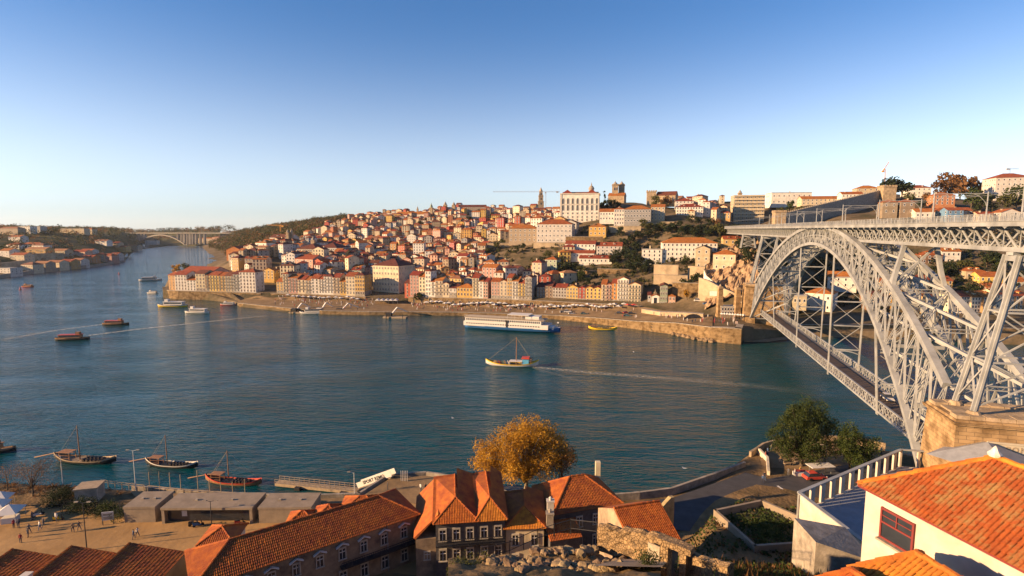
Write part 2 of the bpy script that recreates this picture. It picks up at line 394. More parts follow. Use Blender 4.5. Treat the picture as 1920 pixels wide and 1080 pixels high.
# ================================================================== IRON ARCH BRIDGE
M_iron = mat('grey_bridge_paint', (0.275, 0.285, 0.285), 0.5, 0.35, 0.25, spec=0.4, detail=8)
M_deckplank = mat('dark_deck_planks', (0.10, 0.075, 0.06), 0.85, 0.4, 1.5)
M_cream = mat('cream_plaque', (0.46, 0.41, 0.31), 0.7, 0.12, 1.0)
M_letter = mat('carved_letters', (0.30, 0.24, 0.16), 0.8, 0.1)
def block_mat(name, c, mortar, bw, bh, bump=0.5, coord='Object', rot=None):
    m, n, l, b = nt(name); b.inputs['Roughness'].default_value = 0.92; b.inputs['Specular IOR Level'].default_value = 0.15
    tc = n.new('ShaderNodeTexCoord'); br = n.new('ShaderNodeTexBrick'); br.inputs['Scale'].default_value = 1.0
    br.inputs['Brick Width'].default_value = bw; br.inputs['Row Height'].default_value = bh; br.inputs['Mortar Size'].default_value = 0.03
    br.inputs['Color1'].default_value = rgb(c); br.inputs['Color2'].default_value = rgb(tuple(x * 0.72 for x in c)); br.inputs['Mortar'].default_value = rgb(mortar)
    sx = n.new('ShaderNodeSeparateXYZ'); l.new(tc.outputs[coord], sx.inputs[0])
    ad = n.new('ShaderNodeMath'); ad.operation = 'ADD'; l.new(sx.outputs[0], ad.inputs[0]); l.new(sx.outputs[1], ad.inputs[1])
    cb = n.new('ShaderNodeCombineXYZ'); l.new(ad.outputs[0], cb.inputs[0]); l.new(sx.outputs[2], cb.inputs[1]); l.new(cb.outputs[0], br.inputs['Vector'])
    nz = n.new('ShaderNodeTexNoise'); nz.inputs['Scale'].default_value = 0.5; nz.inputs['Detail'].default_value = 9; l.new(tc.outputs[coord], nz.inputs['Vector'])
    cr = n.new('ShaderNodeValToRGB'); cr.color_ramp.elements[0].position = 0.35; cr.color_ramp.elements[0].color = (0.5, 0.45, 0.4, 1); cr.color_ramp.elements[1].position = 0.6; cr.color_ramp.elements[1].color = (1.05, 1.02, 1, 1)
    l.new(nz.outputs[0], cr.inputs[0]); mx = n.new('ShaderNodeMix'); mx.data_type = 'RGBA'; mx.blend_type = 'MULTIPLY'; mx.inputs[0].default_value = 1
    l.new(br.outputs[0], mx.inputs[6]); l.new(cr.outputs[0], mx.inputs[7]); l.new(mx.outputs[2], b.inputs['Base Color'])
    bp = n.new('ShaderNodeBump'); bp.inputs['Strength'].default_value = bump; bp.inputs['Distance'].default_value = 0.06; bp.invert = True
    l.new(br.outputs['Fac'], bp.inputs['Height']); l.new(bp.outputs[0], b.inputs['Normal']); MATS[name] = m
    return m
M_block = block_mat('coursed_granite', (0.38, 0.265, 0.14), (0.18, 0.13, 0.08), 1.5, 0.62)
BE, BR = V((-0.2632, -0.9647, 0)), V((0.9647, -0.2632, 0))
def B(u, v, z): return V((128.7, 272.0, 0)) + BE * u + BR * v + V((0, 0, z))
UC, HS = 91.0, 96.0
def zl(u): s = (u - UC) / HS; return 9.5 + 41.6 * (1 - s * s)
def zu(u): s = (u - UC) / (HS * 1.03); return 57.0 - 30.3 * s * s
def hv(z): return 3.7 + 4.5 * (57 - z) / 47.0          # half spacing of the inclined ribs
def RB(u, z, side): return B(u, 4 + side * hv(z), z)   # side -1 = the rib nearest the river mouth (front)
BRO = B(95, 4, 6)
bridge = thing('iron_arch_bridge', BRO, 'tall grey iron lattice arch bridge with two decks over the river', 'bridge')
def laced(mb, p, q, w, side, t=0.09, d=0.2):
    """a built-up member: two flanges with zigzag lacing"""
    p, q = V(p), V(q); L = (q - p).length; x = V(side).normalized(); x = (x - (q - p).normalized() * x.dot((q - p).normalized())).normalized()
    a, b = x * (w / 2), -x * (w / 2)
    mb.bar(p + a, q + a, t, d, up=x); mb.bar(p + b, q + b, t, d, up=x)
    n = max(2, int(L / (w * 1.1)))
    for i in range(n):
        s0, s1 = (a, b) if i % 2 else (b, a)
        mb.bar(p.lerp(q, i / n) + s0, p.lerp(q, (i + 1) / n) + s1, 0.07, 0.03, up=x)

# --- arch ribs
NP = 28
us = [UC - HS + 2 * HS * i / NP for i in range(NP + 1)]
for side in (-1, 1):
    mb = MB()
    for i in range(NP * 2):
        u0, u1 = UC - HS + HS * i / NP, UC - HS + HS * (i + 1) / NP
        for zf, h in ((zl, 1.0), (zu, 1.15)):
            mb.bar(RB(u0, zf(u0), side), RB(u1, zf(u1), side), 1.25, h)
        if 8 < i < NP * 2 - 9:
            mb.bar(RB(u0, (zl(u0) + zu(u0)) / 2, side), RB(u1, (zl(u1) + zu(u1)) / 2, side), 0.3, 0.25)
    rib = mb.obj('arch_rib', M_iron, bridge)
    for i, u in enumerate(us):
        near = u > 85 and side < 0
        mb = MB(); p, q = RB(u, zl(u), side), RB(u, zu(u), side)
        if near: laced(mb, p, q, 0.55, BE)
        else: mb.bar(p, q, 0.4, 0.3)
        mb.obj('post', M_iron, rib, o=BRO)
        if i < NP:
            u2 = us[i + 1]; um = (u + u2) / 2
            for (a, za, b, zb) in ((u, zl, u2, zu), (u, zu, u2, zl)):
                mb = MB(); p, q = RB(a, za(a), side), RB(b, zb(b), side)
                if near and za is zl: laced(mb, p, q, 0.6, BE)
                else: mb.bar(p, q, 0.42, 0.25)
                mb.obj('diagonal', M_iron, rib, o=BRO)
            mb = MB(); mb.bar(RB(um, zl(um), side), RB(um, zu(um), side), 0.22, 0.2); mb.obj('post', M_iron, rib, o=BRO)
# --- bracing between the ribs, in the planes of the upper and the lower chords
for zf, first in ((zu, 0), (zl, 0)):
    for i in range(0, NP + 1, 2):
        u = us[i]; mb = MB(); laced(mb, RB(u, zf(u), -1), RB(u, zf(u), 1), 0.7, (0, 0, 1)) if zf is zu else mb.bar(RB(u, zf(u), -1), RB(u, zf(u), 1), 0.5, 0.6)
        mb.bar(RB(u, zf(u), -1) + V((0, 0, .35)), RB(u, zf(u), 1) + V((0, 0, .35)), 0.55, 0.12)
        mb.obj('cross_strut', M_iron, bridge)
        if i < NP:
            u2 = us[i + 2]
            mb = MB(); mb.bar(RB(u, zf(u), -1), RB(u2, zf(u2), 1), 0.75, 0.55); mb.obj('cross_brace', M_iron, bridge)
            mb = MB(); laced(mb, RB(u, zf(u), 1), RB(u2, zf(u2), -1), 0.75, (0, 0, 1)); mb.obj('cross_brace', M_iron, bridge)
for i in range(2, NP - 1, 2):      # sway frames between the ribs
    u = us[i]; mb = MB(); mb.bar(RB(u, zl(u), -1), RB(u, zu(u), 1), 0.35, 0.3); mb.bar(RB(u, zl(u), 1), RB(u, zu(u), -1), 0.35, 0.3)
    mb.obj('sway_frame', M_iron, bridge)

# --- upper girder and deck
U0, U1, PN = -196.0, 222.0, 4.18
npan = int((U1 - U0) / PN)
for gi, v in enumerate((0.9, 7.1)):
    mb = MB()
    mb.bar(B(U0, v, 56.3), B(U1, v, 56.3), 0.55, 0.5); mb.bar(B(U0, v, 52.7), B(U1, v, 52.7), 0.75, 0.35); mb.bar(B(U0, v - .35, 52.9), B(U1, v - .35, 52.9), 0.06, 0.7)
    gird = mb.obj('upper_girder', M_iron, bridge)
    far = MB()
    for i in range(npan):
        u = U0 + i * PN; u2 = u + PN
        big = (gi == 0 and u > 95)
        for a, za, b, zb in ((u, 52.8, u2, 56.2), (u, 56.2, u2, 52.8)):
            if big:
                mb = MB(); mb.bar(B(a, v - .12 if za > 55 else v + .12, za), B(b, v - .12 if za > 55 else v + .12, zb), 0.34, 0.16, up=BR); mb.obj('diagonal', M_iron, gird, o=BRO)
            else: far.bar(B(a, v, za), B(b, v, zb), 0.28, 0.16, up=BR)
        far.bar(B(u, v, 52.8), B(u, v, 56.2), 0.12, 0.14)
    far.obj('lattice', M_iron, gird, o=BRO, kind='stuff')
mb = MB()
for i in range(npan + 1):
    u = U0 + i * PN
    mb.bar(B(u, 0.9, 56.2), B(u, 7.1, 56.2), 0.3, 0.5); mb.bar(B(u, 0.9, 52.8), B(u, 7.1, 52.8), 0.25, 0.3)
    if i < npan: mb.bar(B(u, .9, 52.75), B(u + PN, 7.1, 52.75), 0.2, 0.15); mb.bar(B(u, 7.1, 52.75), B(u + PN, .9, 52.75), 0.2, 0.15)
    mb.bar(B(u, .9, 52.9), B(u, 7.1, 56.2), .16, .16); mb.bar(B(u, 7.1, 52.9), B(u, .9, 56.2), .16, .16)
mb.obj('floor_beams', M_iron, bridge, kind='stuff')
mb = MB(); a, b = B(U0, 4, 56.75), B(U1, 4, 56.75); mb.bar(a, b, 10.6, 0.3); mb.obj('upper_deck', M_asph, bridge)
for v in (-1.36, 9.36):
    mb = MB(); mb.bar(B(U0, v, 56.85), B(U1, v, 56.85), 0.1, 0.75); mb.bar(B(U0, v - .04, 57.27), B(U1, v - .04, 57.27), 0.3, 0.1); mb.obj('fascia', M_iron, bridge)
# brackets under the footways: curved plates between fascia and girder
for gi, (v0, v1) in enumerate(((0.7, -1.3), (7.3, 9.3))):
    for i in range(npan + 1):
        u = U0 + i * PN
        if u < 20 and gi: continue
        mb = MB(); t = 0.09
        lo = [B(u - t, v0, 55.5)]; 
        pr = [(v0, 55.3)] + [(v0 + (v1 - v0) * s, 55.3 + 1.25 * sin(s * pi / 2)) for s in (0.3, 0.6, 0.85, 1.0)]
        A = [B(u - t, v, z) for v, z in pr] + [B(u - t, v1, 56.58), B(u - t, v0, 56.58)]
        C = [p - BE * (-2 * t) for p in A]; n = len(A)
        mb.add(A + C, [tuple(range(n)), tuple(range(2 * n - 1, n - 1, -1))] + [(k, (k + 1) % n, n + (k + 1) % n, n + k)[::-1] for k in range(n)])
        # little arched valance hanging from the fascia beside the bracket
        if gi == 0 and i < npan:
            vl = MB()
            for k in range(4):
                ua, ub = u + PN * k / 16, u + PN * (k + 1) / 16
                for (x0, x1) in ((ua, ub), (u + PN - (ua - u), u + PN - (ub - u))):
                    h0, h1 = 0.42 * (1 - (abs(x0 - u - (0 if x0 < u + PN / 2 else PN)) / (PN / 4))) ** 2, 0.42 * (1 - (abs(x1 - u - (0 if x1 < u + PN / 2 else PN)) / (PN / 4))) ** 2
                    vl.quad(B(x0, v1, 56.5), B(x1, v1, 56.5), B(x1, v1, 56.48 - h1), B(x0, v1, 56.48 - h0))
        bk = mb.obj('bracket', M_iron, bridge)
        if gi == 0 and i < npan: vl.obj('valance', M_iron, bk, o=BRO, kind='stuff')
# railings
for v in (-1.3, 9.3):
    mb = MB(); mb.bar(B(U0, v, 58.45), B(U1, v, 58.45), 0.09, 0.07); mb.bar(B(U0, v, 57.5), B(U1, v, 57.5), 0.06, 0.05); mb.bar(B(U0, v, 58.2), B(U1, v, 58.2), 0.05, 0.04)
    rl = mb.obj('railing', M_iron, bridge)
    mb = MB(); u = U0
    while u < U1:
        st = 0.42 if u > 60 else 0.8
        mb.bar(B(u, v, 57.25), B(u, v, 58.4), 0.045 if u > 60 else 0.08, 0.045); u += st
    u = U0
    while u < U1: mb.bar(B(u, v, 57.2), B(u, v, 58.5), 0.12, 0.12); u += PN / 2
    mb.obj('balusters', M_iron, rl, o=BRO, kind='stuff')
# tram catenary portals
for k in range(-4, 6):
    u = 91 + 27 * k
    mb = MB()
    for v in (-0.4, 8.4):
        mb.tube([B(u, v, 57), B(u, v, 63.2)], [0.16, 0.10], 6)
        s = 1 if v < 4 else -1
        mb.tube([B(u, v, 60.2), B(u, v + s * .4, 61.3), B(u, v + s * 1.3, 62.3), B(u, v + s * 2.2, 62.8)], 0.06, 5)
    mb.bar(B(u, -0.4, 62.9), B(u, 8.4, 62.9), 0.1, 0.1); mb.bar(B(u, 1, 62.4), B(u, 7, 62.4), 0.06, 0.06)
    mb.obj('catenary_portal', M_iron, bridge)
for v in (2.4, 5.6):
    mb = MB(); mb.tube([B(U0, v, 62.2), B(U1, v, 62.2)], 0.025, 4); mb.obj('overhead_wire', M_iron, bridge)

# --- columns from the arch to the upper girder
for u in (25.0, 157.0):
    for side, vt in ((-1, 0.9), (1, 7.1)):
        mb = MB(); top = B(u, vt, 52.5); bot = RB(u, zu(u) - 0.2, side); n = 8
        for i in range(n):
            t0, t1 = i / n, (i + 1) / n
            w0, w1 = 0.9 + 1.6 * t0 ** 5, 0.9 + 1.6 * t1 ** 5
            p, q = top.lerp(bot, t0), top.lerp(bot, t1)
            mb.hexa([q - BE * w1 / 2 - BR * .4, q - BE * w1 / 2 + BR * .4, q + BE * w1 / 2 + BR * .4, q + BE * w1 / 2 - BR * .4], [p - BE * w0 / 2 - BR * .4, p - BE * w0 / 2 + BR * .4, p + BE * w0 / 2 + BR * .4, p + BE * w0 / 2 - BR * .4])
        mb.obj('column', M_iron, bridge)
    mb = MB(); a, b = RB(u, zu(u), -1), RB(u, zu(u), 1)
    mb.bar(B(u, .9, 52.3), b, 0.6, 0.4); mb.bar(B(u, 7.1, 52.3), a, 0.6, 0.4); mb.obj('cross_brace', M_iron, bridge)
# --- lattice towers standing on the masonry piers
def tower(uc, zt, zb, ht, hb, v_out):
    t = bpy.data.objects.new('lattice_pier', None); COL.objects.link(t); t.parent = bridge
    def C(su, sv, k):      # k 0 top .. 1 base
        return B(uc + su * (ht + (hb - ht) * k), 4 + sv * (3.1 + (v_out - 3.1) * k), zt + (zb - zt) * k)
    for su in (-1, 1):
        for sv in (-1, 1):
            mb = MB(); mb.bar(C(su, sv, 0), C(su, sv, 1), 0.3, 1.0, up=BR); mb.bar(C(su, sv, 0) , C(su, sv, 1), 0.75, 0.3, up=BR); mb.obj('leg', M_iron, t, o=BRO)
    lv = [0.03, 0.36, 0.68, 0.97]
    for k0, k1 in zip(lv, lv[1:]):
        for (s0, s1) in (((-1, -1), (1, -1)), ((-1, 1), (1, 1)), ((-1, -1), (-1, 1)), ((1, -1), (1, 1))):
            mb = MB(); a, b, c, d = C(*s0, k0), C(*s1, k0), C(*s0, k1), C(*s1, k1)
            mb.bar(a, d, 0.26, 0.2); mb.bar(b, c, 0.26, 0.2); mb.bar(a, b, 0.3, 0.3); mb.obj('bracing', M_iron, t, o=BRO)
    mb = MB(); mb.hexa([C(-1.15, -1.1, 0) - V((0, 0, .9)), C(1.15, -1.1, 0) - V((0, 0, .9)), C(1.15, 1.1, 0) - V((0, 0, .9)), C(-1.15, 1.1, 0) - V((0, 0, .9))], [C(-1.15, -1.1, 0), C(1.15, -1.1, 0), C(1.15, 1.1, 0), C(-1.15, 1.1, 0)]); mb.obj('cap', M_iron, t, o=BRO)
    for sv in (-1, 1): 
        mb = MB(); mb.box(B(uc, 4 + sv * 3.1, zt + .25), (1.2, 1.2, .5)); mb.obj('bearing', M_iron, t, o=BRO)
tower(195.5, 52.0, 27.4, 1.6, 2.7, 7.6)
tower(-13.0, 52.0, 27.4, 1.6, 2.7, 7.6)
tower(-80.0, 52.0, 44.0, 1.4, 1.8, 4.4)

# --- lower deck, hung from the arch
for v in (0.0, 8.0):
    mb = MB(); mb.bar(B(-2, v, 12.2), B(186, v, 12.2), 0.55, 0.5); mb.bar(B(-2, v, 14.75), B(186, v, 14.75), 0.45, 0.22); g = mb.obj('lower_girder', M_iron, bridge)
    mb = MB(); n = 104; st = 188 / n
    for i in range(n):
        u = -2 + i * st
        mb.bar(B(u, v, 12.4), B(u + st, v, 14.7), 0.2, 0.1, up=BR); mb.bar(B(u, v, 14.7), B(u + st, v, 12.4), 0.2, 0.1, up=BR)
        if i % 3 == 0: mb.bar(B(u, v, 12.3), B(u, v, 14.75), 0.22, 0.2)
    mb.obj('lattice', M_iron, g, o=BRO, kind='stuff')
mb = MB(); mb.bar(B(-2, 4, 12.35), B(186, 4, 12.35), 7.4, 0.3); ld = mb.obj('lower_deck', M_deckplank, bridge)
mbs = MB(); mbs.box((0, 0, 0), (6.2, 1.9, 0.08)); me = mbs.mesh('deck_plate', [M_deckplank])
for i in range(94):
    p = B(-1 + 2.0 * i, 4, 12.56) - BRO; link('deck_plate', me, ld, p, atan2(BR.y, BR.x))
for v in (1.0, 7.0):
    mb = MB(); mb.bar(B(-2, v, 12.6), B(186, v, 12.6), 0.9, 0.22); mb.obj('kerb', M_stone2, ld, o=BRO)
for u in (-1.5, 32.0, 73.0, 113.0, 152.0):
    hf = bpy.data.objects.new('hanger_frame', None); COL.objects.link(hf); hf.parent = bridge
    if u < 0: continue
    zt = zl(u)
    def HP(side, k): return B(u, 4 - 4.15, 12).lerp(RB(u, zt, -1), k) if side < 0 else B(u, 4 + 4.15, 12).lerp(RB(u, zt, 1), k)
    for side in (-1, 1):
        mb = MB()
        for o in (-0.32, 0.32): mb.bar(HP(side, -0.03) + BE * o, HP(side, 1) + BE * o, 0.2, 0.5, up=BE)
        mb.bar(HP(side, 0), HP(side, 1), 0.06, 0.3, up=BR)
        mb.obj('hanger', M_iron, hf, o=BRO)
    n = max(2, round((zt - 19) / 7.0)); ks = [(19 - 12) / (zt - 12) + (1 - (19 - 12) / (zt - 12)) * i / n for i in range(n + 1)]
    for k in ks[:-1]:
        mb = MB(); mb.bar(HP(-1, k), HP(1, k), 0.28, 0.35); mb.obj('tie', M_iron, hf, o=BRO)
    for a, b in zip(ks, ks[1:]):
        mb = MB(); mb.bar(HP(-1, a), HP(1, b), 0.2, 0.16); mb.bar(HP(1, a), HP(-1, b), 0.2, 0.16); mb.obj('diagonal', M_iron, hf, o=BRO)
    mb = MB()
    for i in range(8):   # arched portal tie over the roadway
        t0, t1 = i / 8, (i + 1) / 8
        mb.bar(HP(-1, ks[0]).lerp(HP(1, ks[0]), t0) - V((0, 0, 1.4 - 1.0 * sin(pi * t0))), HP(-1, ks[0]).lerp(HP(1, ks[0]), t1) - V((0, 0, 1.4 - 1.0 * sin(pi * t1))), 0.2, 0.3)
    mb.obj('portal_arch', M_iron, hf, o=BRO)
# --- masonry piers
def masonry(u0, u1, zb, detail):
    def ring(e, z): return [B(u0 - e, -6.7 - e, z), B(u0 - e, 14.7 + e, z), B(u1 + e, 14.7 + e, z), B(u1 + e, -6.7 - e, z)]
    mb = MB(); mb.hexa(ring(0.9, zb)[::-1], ring(0, 25.6)[::-1]); t = mb.obj('masonry_pier', M_block, bridge)
    mb = MB(); mb.hexa(ring(.45, 25.6)[::-1], ring(.6, 26.1)[::-1]); mb.hexa(ring(.2, 26.1)[::-1], ring(.1, 26.5)[::-1]); mb.obj('cornice', M_block, t, o=BRO)
    # coping slabs
    k = 0
    for i in range(11):
        v0, v1 = -6.7 + i * 1.945, -6.7 + (i + 1) * 1.945 - .06
        for ua, ub in ((u0 + .3, u0 + 2.6), (u1 - 2.2, u1 - .1)):
            mb = MB(); z1 = 27.05 + R.uniform(-.06, .06); mb.hexa([B(ua, v0, 26.5), B(ub, v0, 26.5), B(ub, v1, 26.5), B(ua, v1, 26.5)], [B(ua + .1, v0 + .04, z1), B(ub - .1, v0 + .04, z1), B(ub - .1, v1 - .04, z1), B(ua + .1, v1 - .04, z1)]); mb.obj('coping_stone', M_stone, t, o=BRO)
    mb = MB(); mb.hexa([B(u0 + 2.7, -6, 26.5), B(u1 - 2.3, -6, 26.5), B(u1 - 2.3, 14, 26.5), B(u0 + 2.7, 14, 26.5)], [B(u0 + 2.7, -6, 26.8), B(u1 - 2.3, -6, 26.8), B(u1 - 2.3, 14, 26.8), B(u0 + 2.7, 14, 26.8)]); mb.obj('top_slab', M_stone, t, o=BRO)
    if detail:
        for su in (-1, 1):
            for sv in (-1, 1):
                mb = MB(); c = B(195.5 + su * 2.7, 4 + sv * 7.6, 0); mb.lathe((c.x, c.y, 26.5), [(1.0, 0), (1.0, .6), (.7, .95)], 10); mb.obj('leg_shoe', M_stone, t, o=BRO)
        uf = u1 + .30; z0, z1 = 21.6, 23.4
        mb = MB(); mb.hexa([B(uf - .3, -2.6, z0), B(uf + .2, -2.6, z0), B(uf + .2, 10.6, z0), B(uf - .3, 10.6, z0)], [B(uf - .3, -2.6, z1), B(uf + .2, -2.6, z1), B(uf + .2, 10.6, z1), B(uf - .3, 10.6, z1)]); pl = mb.obj('plaque', M_cream, t, o=BRO)
        mb = MB()
        for (va, vb, za, zb2) in ((-2.75, -2.45, z0 - .15, z1 + .15), (10.45, 10.75, z0 - .15, z1 + .15), (-2.45, 10.45, z0 - .15, z0 + .12), (-2.45, 10.45, z1 - .12, z1 + .15)):
            mb.hexa([B(uf + .1, va, za), B(uf + .35, va, za), B(uf + .35, vb, za), B(uf + .1, vb, za)], [B(uf + .1, va, zb2), B(uf + .35, va, zb2), B(uf + .35, vb, zb2), B(uf + .1, vb, zb2)])
        mb.obj('plaque_frame', M_cream, pl, o=BRO)
        text('inscription', 'PONTE LUIZ I', 1.15, M_letter, bridge, B(uf + .22, 4, 22.5), BR, ext=0.03, align='CENTER', sp=1.25)
    return t
masonry(190.8, 200.2, 4.0, True)
masonry(-19.0, -8.5, 4.0, False)
for side in (-1, 1):      # springing blocks of the arch
    for u in (UC - HS - 1, UC + HS + 1):
        mb = MB(); p = RB(u, 8.2, side); mb.box(p, (3.4, 4.2, 3.6), atan2(BE.y, BE.x)); mb.obj('springer', M_block, bridge)
# ================================================================== BUILDINGS
WALLC = {'white': (0.76, 0.71, 0.62), 'cream': (0.66, 0.55, 0.38), 'yellow': (0.66, 0.44, 0.13), 'ochre': (0.52, 0.33, 0.14), 'pink': (0.60, 0.36, 0.28), 'red': (0.42, 0.09, 0.06),
 'grey': (0.40, 0.38, 0.35), 'orange': (0.60, 0.27, 0.08), 'brown': (0.24, 0.15, 0.10), 'blue': (0.16, 0.30, 0.46), 'green': (0.34, 0.40, 0.30), 'beige': (0.50, 0.41, 0.28), 'stone': (0.33, 0.26, 0.18), 'rust': (0.45, 0.18, 0.09)}
def WM(c): return mat('wall_' + c, tuple(x * .76 for x in WALLC[c]), 0.85, 0.28, 0.35, rnd=0.2, detail=8)
ROOFC = {'orange': (0.48, 0.15, 0.032), 'red': (0.36, 0.075, 0.03), 'brown': (0.20, 0.06, 0.035), 'dark': (0.07, 0.06, 0.055), 'tan': (0.42, 0.20, 0.10)}
def RM(c): return mat('roof_' + c, tuple(x * .62 for x in ROOFC[c]), 0.85, 0.4, 0.5, rnd=0.16, bump=0.5, bscale=3.5, detail=9)
M_pane = mat('window_glass_dark', (0.03, 0.035, 0.045), 0.12, 0.3, 0.8, spec=0.6)
M_trim = mat('granite_trim', (0.50, 0.45, 0.37), 0.8, 0.2, 1.5)
M_wtrim = mat('white_window_frame', (0.72, 0.70, 0.66), 0.6, 0.1, 2)
M_iron_d = mat('dark_iron', (0.03, 0.03, 0.035), 0.6, 0.2)
M_rtrim = mat('red_window_frame', (0.17, 0.03, 0.028), 0.6, 0.1, 2)
M_gtrim = mat('green_window_frame', (0.05, 0.14, 0.09), 0.6, 0.1, 2)
GLAZE = {}
def window_unit(trim):
    """1 x 1 window in the XZ plane, facing -Y: surround, pane, glazing bars"""
    k = trim.name
    if k in GLAZE: return GLAZE[k]
    mb = MB(); t = 0.13
    mb.box((0, -0.04, 0.5 - t / 2), (1.0, 0.16, t), mi=0); mb.box((0, -0.07, -0.5 + t / 4), (1.12, 0.24, t / 2), mi=0)
    mb.box((-0.5 + t / 2, -0.04, 0), (t, 0.16, 1 - 2 * t), mi=0); mb.box((0.5 - t / 2, -0.04, 0), (t, 0.16, 1 - 2 * t), mi=0)
    mb.quad((-0.4, -0.01, -0.45), (0.4, -0.01, -0.45), (0.4, -0.01, 0.4), (-0.4, -0.01, 0.4), 1)
    mb.box((0, -0.03, 0), (0.06, 0.05, 0.8), mi=2); mb.box((0, -0.03, 0.12), (0.78, 0.05, 0.05), mi=2)
    GLAZE[k] = mb.mesh('window', [M_trim, M_pane, trim]); return GLAZE[k]
def roof_mb(w, d, h, rtype, oh=0.35, k=0.42):
    mb = MB(); x0, x1, y0, y1 = -oh, w + oh, -oh, d + oh; t = 0.18
    def slab(poly):      # roof plane with thickness
        mb.hexa([V(p) - V((0, 0, t)) for p in poly], [V(p) for p in poly])
    if rtype == 'flat':
        mb.box((w / 2, d / 2, h + .12), (w + .3, d + .3, .25)); mb.box((w / 2, -.02, h + .45), (w + .3, .2, .45)); mb.box((0, d / 2, h + .45), (.2, d - .3, .45)); mb.box((w, d / 2, h + .45), (.2, d - .3, .45))
        return mb
    if rtype == 'hip':
        r = min(w, d) / 2 + oh; hh = h + r * k
        if w >= d: a, b = (x0 + r, d / 2, hh), (x1 - r, d / 2, hh)
        else: a, b = (w / 2, y0 + r, hh), (w / 2, y1 - r, hh)
        c = [(x0, y0, h), (x1, y0, h), (x1, y1, h), (x0, y1, h)]
        if w >= d: F = [(0, 1, 5, 4), (2, 3, 4, 5), (1, 2, 5), (3, 0, 4)]
        else: F = [(3, 0, 4, 5), (1, 2, 5, 4), (0, 1, 4), (2, 3, 5)]
        lo = [(p[0], p[1], p[2] - t) for p in c]
        mb.add(c + [a, b] + lo, F + [(0, 3 + 6 - 0 - 3, 7, 1)] if False else F)
        mb.add(c + lo, [(0, 4, 5, 1), (1, 5, 6, 2), (2, 6, 7, 3), (3, 7, 4, 0), (4, 7, 6, 5)])
        return mb
    if rtype == 'gable':   # ridge along x, eaves front and back
        hh = h + (d / 2 + oh) * k
        pr = [(y0, h), (d / 2, hh), (y1, h)]; A = [(x0, y, z) for y, z in pr]; C = [(x1, y, z) for y, z in pr]
    else:                  # 'front': ridge along y, gable towards the street
        hh = h + (w / 2 + oh) * k
        pr = [(x0, h), (w / 2, hh), (x1, h)]; A = [(x, y0, z) for x, z in pr]; C = [(x, y1, z) for x, z in pr]
    n = 3; A2 = [(p[0], p[1], p[2] - t) for p in A]; C2 = [(p[0], p[1], p[2] - t) for p in C]
    mb.add(A + C + A2 + C2, [(0, 3, 4, 1), (1, 4, 5, 2), (6, 7, 10, 9), (7, 8, 11, 10), (0, 1, 7, 6), (1, 2, 8, 7), (3, 9, 10, 4), (4, 10, 11, 5), (0, 6, 9, 3), (2, 5, 11, 8)])
    return mb
def wall_mb(w, d, h, rtype, sink=3.0, k=0.42, plinth=0.0):
    mb = MB(); oh = .35
    b = [(0, 0, -sink), (w, 0, -sink), (w, d, -sink), (0, d, -sink)]; m0 = [(0, 0, plinth), (w, 0, plinth), (w, d, plinth), (0, d, plinth)]; t = [(0, 0, h - .02), (w, 0, h - .02), (w, d, h - .02), (0, d, h - .02)]
    if plinth: mb.hexa(b, m0, 1, cap=False); mb.hexa(m0, t, 0, cap=False)
    else: mb.hexa(b, t, 0, cap=False)
    mb.add(t, [(0, 1, 2, 3)])
    if rtype == 'gable': hh = h + (d / 2) * k; mb.add([t[0], t[3], (0, d / 2, hh)], [(0, 1, 2)]); mb.add([t[1], t[2], (w, d / 2, hh)], [(0, 1, 2)])
    if rtype == 'front': hh = h + (w / 2) * k; mb.add([t[0], t[1], (w / 2, 0, hh)], [(0, 1, 2)]); mb.add([t[3], t[2], (w / 2, d, hh)], [(0, 1, 2)])
    return mb
def face_grid(w, h, storeys, cols, ww, wh, z0=0.0):
    sh = (h - z0) / storeys; out = []
    for s in range(storeys):
        for c in range(cols): out.append((w * (c + 0.5) / cols, z0 + sh * (s + 0.52), min(ww, w / cols * 0.62), min(wh, sh * 0.68)))
    return out
FOOT = []; HOUSES = []       # every house: (object, pixel, size) for the labels
